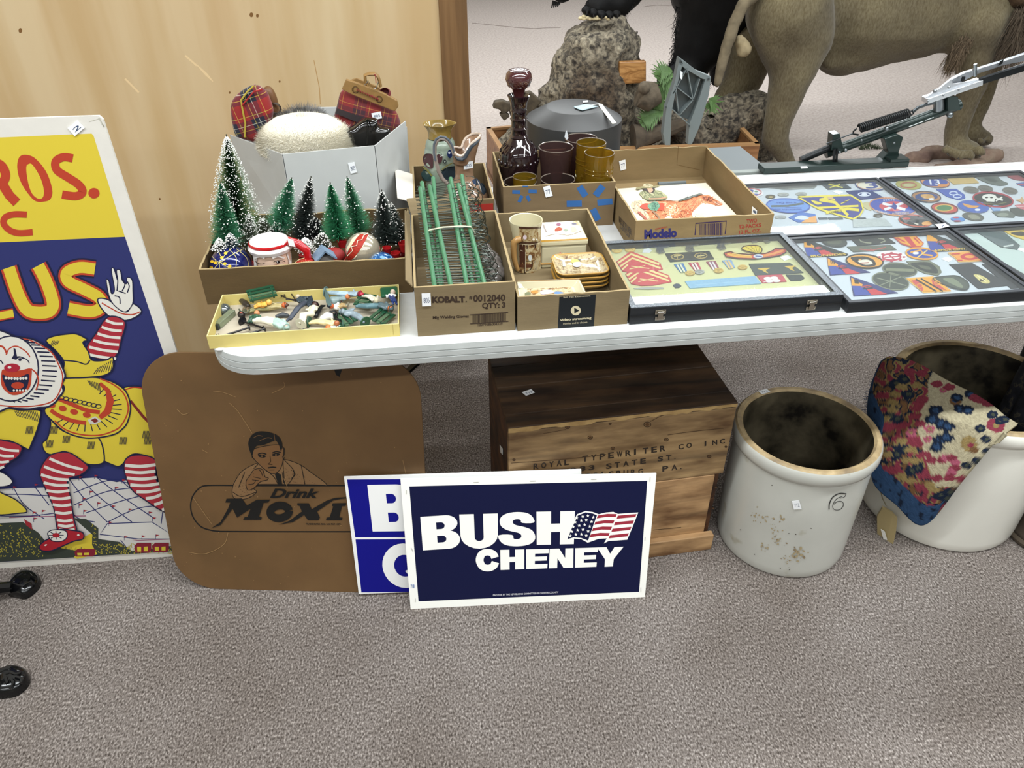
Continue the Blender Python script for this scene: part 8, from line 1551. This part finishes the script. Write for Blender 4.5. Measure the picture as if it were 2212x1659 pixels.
def rock():
    Y = 2.78; f = lambda x, y, dy=0: aty(x, y, Y+dy); R = lambda px, q: rp(px, q)
    caps = []
    for x, y, r, x2, y2, r2 in ((1322, 85, 52, 1290, 130, 76), (1290, 130, 78, 1275, 210, 100), (1275, 210, 100, 1260, 300, 140), (1360, 85, 26, 1350, 130, 34), (1330, 200, 62, 1360, 300, 70), (1200, 270, 60, 1150, 340, 70), (1240, 130, 40, 1215, 220, 50)):
        a, c_ = f(x, y), f(x2, y2); caps.append((a, R(r, a), c_, R(r2, c_)))
    o = organic('bear_rock', caps, rockm, None, voxel=.02, smooth=2, disp=.05, dscale=7, label='tall rough grey-brown artificial rock under the bear paw', cat='rock')
    for lb, caps2 in (('low rough grey ground at the right foot of the tall rock', ((1440, 250, 40, 1500, 320, 60), (1500, 320, 60, 1600, 300, 50), (1560, 260, 44, 1620, 240, 36), (1620, 240, 34, 1640, 310, 50))), ('low grey rock mass at the left foot of the tall rock', ((1110, 295, 30, 1100, 360, 46), (1150, 280, 34, 1170, 340, 50)))):
        cc = []
        for x, y, r, x2, y2, r2 in caps2: a, c_ = f(x, y, .0), f(x2, y2, .15); cc.append((a, R(r, a), c_, R(r2, c_)))
        organic('ground_rock', cc, rockm, None, voxel=.03, smooth=2, disp=.07, dscale=5, label=lb, cat='rock')
    b = B(); rn = random.Random(6); m = mat('#cfc19a', .8)
    for i in range(16): q = f(1282+rn.uniform(-28, 48), 37+rn.uniform(-3, 5), -.12); b.ball(q, (.012, .01, .008), 5)
    obj('wood_chips', b, m, None, kind='stuff', label='pale chips under the bear paw', cat='chips', smooth=True)
    # oak plaque
    pc = [aty(*cD(*q), 2.62) for q in ((1100, 462), (1300, 455), (1300, 620), (1100, 632))]; b = B(); b.prism(pc, (0, .03, 0)); obj('wooden_plaque', b, ramp_mat('plaque_oak', 4, [(.4, '#8a5f33'), (.5, '#a97a47'), (.6, '#b98b55')], .4, (1.2, 1, 6), 4, 0, distort=2.5), None, bevel=.006, label='blank oak plaque leaning on the tall rock', cat='plaque')
    # dry leaves / bark left of the decanter and stick
    b = B()
    for pts in ([(155, 810), (170, 765), (230, 755), (290, 780), (280, 830), (230, 860), (205, 820)], [(205, 860), (250, 840), (285, 870), (240, 905)], [(270, 780), (350, 710), (440, 690), (520, 760), (430, 860), (290, 880)]): b.prism([aty(*cD(*q), 2.7) for q in pts], (0, .05, 0))
    obj('bark_piece', b, mat('#4b4234', .9, var=.4, vs=30, bmp=.6, bs=30), None, bevel=.006, label='curled bark piece sticking out left of the rock', cat='bark')
    o = [(1190, 985), (1240, 970), (1300, 1000), (1290, 1060), (1220, 1090), (1190, 1050)]; b = B(); b.tube([aty(*cD(1200, 1030), 2.5), aty(*cD(1350, 1010), 2.5), aty(*cD(1600, 915), 2.45)], [.07, .04, .03], 10); obj('driftwood', b, mat('#4a4034', .9, var=.4, vs=20, bmp=.5, bs=30), None, smooth=True, label='dark driftwood branch lying behind the grey bracket', cat='branch')
    b = B(); b.tube([aty(*cD(1250, 700), 2.5), aty(*cD(1310, 720), 2.5), aty(*cD(1390, 690), 2.5)], [.06, .07, .05], 12); b.ball(aty(*cD(1285, 655), 2.45), .03, 8); obj('rotten_stump', b, mat('#5c5244', .9, var=.5, vs=25, bmp=.6, bs=25), None, smooth=True, label='hollow stump right of the wooden plaque', cat='stump')
rock()
def fern(name, label, pts_list, Y, col, wide=.5):
    t = thing(name, label, 'plant', aty(*cD(*pts_list[0][0]), Y)); m = mat(col, .6, var=.25, vs=30)
    for pts in pts_list:
        P_ = [aty(*cD(*q), Y) for q in catmull(pts, False, 5)]; b = B(); b.tube(P_, .002, 5); b.flat = True; n = len(P_)
        for i in range(1, n):
            d = (P_[i]-P_[i-1]).normalized(); s = d.cross(CF).normalized(); L = .07*math.sin(math.pi*(i+.6)/(n+.8))*wide*2
            for sg in (-1, 1):
                e = P_[i]+s*sg*L+d*L*.5; w_ = d*.010; k = len(b.v); b.v += [P_[i]-w_, P_[i]+w_, e+V((0, -.01, 0))]; b.f.append((k, k+1, k+2)); b.m.append(0)
        obj('frond', b, m, t)
fern('fern_plant', 'green fern fronds between the rock and the grey bracket', [[(1500, 560), (1440, 560), (1400, 590)], [(1510, 600), (1440, 640), (1390, 740), (1370, 800)], [(1490, 530), (1430, 530), (1410, 555)], [(1500, 650), (1450, 660), (1420, 700)], [(1430, 830), (1350, 860), (1270, 920)], [(1400, 840), (1340, 850), (1280, 880)], [(1770, 740), (1790, 760), (1770, 800)]], 2.5, '#4f6e3a', .45)
t = thing('heather_sprig', 'small grey-green sprig behind the thrower pedestal', 'plant', aty(*cE(1220, 1050), 2.95)); m = mat('#46523c', .8, var=.3, vs=40)
for k in range(9):
    b = B(); b.flat = True; rn = random.Random(k); p0 = aty(*cE(1110+k*16, 1064), 2.97); p1 = aty(*cE(1105+k*18, 1000-30*math.sin(k*.5)), 2.97); p0.z = 0
    for i in range(30): q = p0.lerp(p1, i/30); e = q+V((rn.uniform(-.03, .03), rn.uniform(-.02, .02), rn.uniform(.0, .03))); w_ = V((.003, 0, 0)); j = len(b.v); b.v += [q-w_, q+w_, e]; b.f.append((j, j+1, j+2)); b.m.append(0)
    obj('stem', b, m, t)
# red-brown slab under the lion's paws
Yl = 2.7
slabm = ramp_mat('slab_rock', 7, [(.35, '#5f4a42'), (.5, '#7d6759'), (.65, '#978675')], .85, None, 8, .6, 20, .01)
fl = lambda x, y, dy=0, c_=cE: aty(*c_(x, y), Yl+dy)
caps = []
for x, y, r, x2, y2, r2, dy in ((1450, 1060, 50, 1560, 1010, 44, .05), (1560, 1040, 60, 1800, 1030, 60, .1), (1800, 1060, 60, 2020, 1060, 48, .0), (1650, 1090, 60, 1900, 1100, 60, -.15)): a, c_ = fl(x, y, dy), fl(x2, y2, dy); caps.append((V((a.x, a.y, max(.02, a.z-.04))), rp(r/3.107, a), V((c_.x, c_.y, max(.02, c_.z-.04))), rp(r2/3.107, c_)))
organic('slab_rock', caps, slabm, None, voxel=.02, smooth=4, disp=.03, dscale=4, label="reddish flat rock under the lion's front paws", cat='rock', post=lambda v: V((v.x, v.y, min(v.z, .17+.02*noise.noise(v*4)))))
def lion():
    t = thing('mounted_lion', 'mounted tawny lion striding right, body cropped by the picture top', 'lion', (2.1, Yl, 0)); fur_m, nt, bb = nm('lion_fur'); bb.inputs['Roughness'].default_value = .9; bb.inputs['Specular IOR Level'].default_value = .15; bb.inputs['Sheen Weight'].default_value = .15
    n, _ = noise_node(nt, 3.5, 6); r = ramp(nt, n.outputs['Fac'], [(.3, '#5c5342'), (.5, '#6e6550'), (.7, '#7e755c')]); n2, _ = noise_node(nt, 140, 3, (1, 1, .35)); r2 = ramp(nt, n2.outputs['Fac'], [(.3, '#cfc9be'), (.65, '#ffffff')]); mx = nt.nodes.new('ShaderNodeMixRGB'); mx.blend_type = 'MULTIPLY'; mx.inputs[0].default_value = 1; nt.links.new(r.outputs[0], mx.inputs[1]); nt.links.new(r2.outputs[0], mx.inputs[2]); nt.links.new(mx.outputs[0], bb.inputs['Base Color']); bump(nt, bb, n2.outputs['Fac'], .35, .004)
    caps = []
    def C(x, y, r, x2, y2, r2, dy=0, dy2=None):
        a = fl(x, y, dy); c_ = fl(x2, y2, dy if dy2 is None else dy2); caps.append((a, rp(r/3.107, a), c_, rp(r2/3.107, c_)))
    # trunk: deep chest, tucked belly
    C(560, -20, 225, 760, 20, 225, .15); C(760, 0, 235, 1100, 60, 290, .15); C(760, 120, 190, 1000, 290, 215, .15); C(1100, 60, 330, 1500, 60, 320, .15); C(1000, 290, 210, 1500, 150, 230, .15); C(1500, 20, 330, 1900, -20, 330, .15); C(1850, 60, 250, 2050, -60, 280, .15)
    C(560, -60, 210, 900, -120, 210, .15); C(900, -140, 220, 1900, -200, 260, .15)
    # near hind leg: thigh, knee, shank, hock, metatarsus
    C(640, 60, 290, 720, 250, 215, -.03); C(560, 150, 190, 640, 400, 170, -.05); C(720, 250, 215, 660, 480, 150, -.05, -.08); C(660, 480, 148, 610, 640, 125, -.08); C(610, 640, 122, 560, 800, 96, -.08); C(560, 800, 94, 540, 920, 92, -.08); C(540, 920, 90, 590, 1020, 62, -.08); C(590, 1020, 62, 640, 1130, 56, -.08); C(640, 1140, 58, 740, 1165, 54, -.08)
    # far hind leg
    C(400, 300, 165, 330, 520, 135, .42); C(330, 520, 128, 240, 650, 105, .42); C(240, 650, 102, 150, 790, 72, .42); C(150, 790, 72, 100, 900, 58, .42); C(100, 900, 56, 110, 1000, 52, .42)
    # front legs
    C(1900, 200, 190, 1880, 380, 130, -.02); C(1880, 380, 128, 1860, 560, 100, -.04); C(1860, 560, 98, 1790, 760, 84, -.05); C(1790, 760, 82, 1745, 920, 72, -.05); C(1745, 920, 70, 1760, 985, 74, -.05); C(1750, 985, 78, 1860, 1020, 68, -.08)
    C(1960, 400, 110, 1900, 700, 80, .25); C(1900, 700, 78, 1830, 880, 62, .25); C(1850, 890, 62, 1950, 935, 52, .22)
    # toes
    for x, y, r, dy in ((1700, 1018, 40, -.20), (1775, 1046, 42, -.25), (1850, 1048, 42, -.25), (1925, 1026, 38, -.18), (1975, 952, 30, .1), (1930, 962, 28, .06)): C(x-14, y-20, r, x+6, y, r*.9, dy)
    C(1000, 400, 60, 900, 420, 52, .05)   # belly fold
    # shoulder folds lean toward the neck
    C(1950, -40, 240, 2250, -140, 240, .15); C(2250, -140, 240, 2450, -260, 200, .15)
    body = organic('body', caps, fur_m, t, voxel=.022, smooth=4, disp=.006, dscale=6)
    tail = []
    pts = [(430, -60, 46), (330, 30, 44), (270, 150, 42), (220, 300, 40), (180, 440, 36), (155, 560, 26)]
    for a, c_ in zip(pts, pts[1:]): A = fl(a[0], a[1], -.12); D = fl(c_[0], c_[1], -.12); tail.append((A, rp(a[2]/3.107, A), D, rp(c_[2]/3.107, D)))
    organic('tail', tail, mat('#746954', .95, var=.25, vs=25, bmp=.5, bs=90), t, voxel=.009, smooth=5, disp=.003, dscale=22)
    sc = [fl(310, 270, -.1), fl(330, 330, -.1)]; organic('haunch_fur', [(sc[0], rp(38/3.107, sc[0]), sc[1], rp(52/3.107, sc[1]))], mat('#9c8d6e', .95, var=.15, bmp=.4, bs=120), t, voxel=.01, smooth=4, disp=.006, dscale=25)
    def tufts(n_, lines, L, col, n, seed, spread=.02):
        rn = random.Random(seed); b = B(); b.flat = True
        for (a, c_, dy, dr) in lines:
            A, D = fl(*a, dy), fl(*c_, dy)
            for i in range(n):
                q = A.lerp(D, rn.random())+V((rn.gauss(0, spread), rn.gauss(0, spread), rn.gauss(0, spread*.6))); e = q+(V(dr)+V((rn.gauss(0, .25), rn.gauss(0, .2), rn.gauss(0, .2))))*L*rn.uniform(.5, 1); k = len(b.v); w_ = V((.0022, 0, .001)); b.v += [q-w_, q+w_, e]; b.f.append((k, k+1, k+2)); b.m.append(0)
        obj(n_, b, mat(col, .9, var=.3, vs=40), t, kind='stuff')
    tufts('elbow_mane', [((1790, 300), (1720, 430), -.12, (-.15, 0, -1)), ((1830, 260), (1770, 330), -.12, (-.3, 0, -.8))], .08, '#5b4c3a', 700, 1, .014)
    tufts('chest_mane', [((2240, 120), (2120, 300), -.12, (-.3, 0, -1)), ((2260, 60), (2180, 260), -.15, (-.2, 0, -1))], .16, '#54483a', 1200, 2, .035)
    b = B()
    for x, y, dy in ((1705, 1040, -.24), (1775, 1068, -.27), (1850, 1072, -.27), (1918, 1050, -.22)): q = fl(x, y, dy); b.tube([q+V((-.004, .008, .006)), q+V((.004, -.004, -.004))], [.005, .001], 6)
    obj('claws', b, mat('#2c2620', .4), t, smooth=True, kind='stuff')
    # head and mane, above the picture
    h = fl(2700, -560, .15); m2 = mat('#8d7e62', .9, var=.1, bmp=.4, bs=120); organic('head', [(h, .17, h+V((.16, 0, -.06)), .13), (h+V((.16, 0, -.06)), .12, h+V((.28, 0, -.10)), .09), (h+V((0, .12, .15)), .05, h+V((0, .13, .17)), .04), (h+V((0, -.12, .15)), .05, h+V((0, -.13, .17)), .04)], m2, t, voxel=.015, smooth=4); organic('mane', [(fl(2250, -200, .15), .34, h-V((.12, 0, .1)), .3), (h-V((.1, 0, .3)), .26, h-V((.0, 0, .2)), .22)], mat('#4a3826', .95, var=.4, vs=20, bmp=1, bs=60), t, voxel=.025, smooth=2, disp=.05, dscale=14)
    b = B(); [b.ball(h+V((.27, s*.06, .0)), .014, 8) for s in (-1, 1)]; b.ball(h+V((.37, 0, -.08)), (.02, .03, .018), 8); obj('eyes_and_nose', b, mat('#2a1c10', .2), t, smooth=True)
lion()
def bear():
    Yb = 3.22; t = thing('mounted_bear', 'mounted black bear behind the lion with one paw on the rock', 'bear', (1.7, Yb, .3)); m = mat('#040405', .7, bmp=.4, bs=60, spec=.3); caps = []
    def C(x, y, r, x2, y2, r2, dy=0, dy2=None):
        a = aty(x, y, Yb+dy); c_ = aty(x2, y2, Yb+(dy if dy2 is None else dy2)); caps.append((a, rp(r, a), c_, rp(r2, c_)))
    C(1575, -60, 120, 1540, 40, 72); C(1540, 30, 76, 1505, 110, 52); C(1505, 110, 50, 1480, 165, 40); C(1480, 165, 38, 1436, 172, 22, -.05); C(1560, 60, 50, 1556, 130, 22, .1); C(1556, 130, 22, 1550, 170, 20, .1)
    C(1600, -200, 170, 1560, -60, 120, .22, .08); C(1520, -350, 180, 1600, -200, 170, .25); C(1460, -500, 150, 1520, -350, 160, .25); C(1400, -620, 110, 1460, -500, 130, .2)
    C(1500, -120, 70, 1390, -60, 50, 0, -.2); C(1390, -60, 48, 1330, 5, 34, -.2, -.36); C(1330, 5, 32, 1285, 14, 26, -.38, -.44)
    C(1440, -420, 60, 1300, -200, 42, -.25); C(1300, -200, 42, 1215, -20, 26, -.3); C(1215, -20, 22, 1202, -4, 12, -.3)
    C(1400, -620, 110, 1340, -640, 60, -.1)
    organic('body', caps, m, t, voxel=.026, smooth=3, disp=.01, dscale=10)
    rn = random.Random(4); b = B(); b.flat = True
    for (x0, y0, x1, y1, dy) in ((1466, 10, 1450, 150, -.02), (1455, 130, 1440, 165, -.05), (1555, 60, 1548, 165, .05), (1270, 10, 1270, 30, -.46), (1365, 0, 1345, 28, -.38), (1480, 190, 1540, 175, -.03)):
        for i in range(260):
            f_ = rn.random(); q = aty(x0+(x1-x0)*f_+rn.gauss(0, 3), y0+(y1-y0)*f_+rn.gauss(0, 3), Yb+dy); e = q+V((rn.gauss(0, .016), rn.gauss(0, .01), rn.gauss(-.02, .012))); w_ = V((.002, 0, 0)); k = len(b.v); b.v += [q-w_, q+w_, e]; b.f.append((k, k+1, k+2)); b.m.append(0)
    obj('shaggy_fur', b, m, t, kind='stuff')
    # toes and claws of the rock paw and of the foot
    for (x, y, r) in ((1266, 22, 10), (1280, 28, 11), (1298, 31, 11), (1316, 32, 10), (1332, 30, 9)):
        a = aty(x, y, Yb-.55); b = B(); b.ball(a, (rp(r, a), rp(r*1.3, a), rp(r*.8, a)), 10); obj('toe', b, m, t, smooth=True); b = B(); b.tube([a+V((0, -.02, 0)), a+V((-.004, -.045, -.012))], [.008, .001], 6); obj('claw', b, mat('#1b1a1a', .3), t, smooth=True)
    for k in range(4): a = aty(1196+k*4, 2+k*1.5, Yb-.3); b = B(); b.tube([a, a+V((-.012, -.01, -.03+.005*k))], [.008, .002], 6); obj('claw', b, mat('#141414', .3), t, smooth=True)
bear()
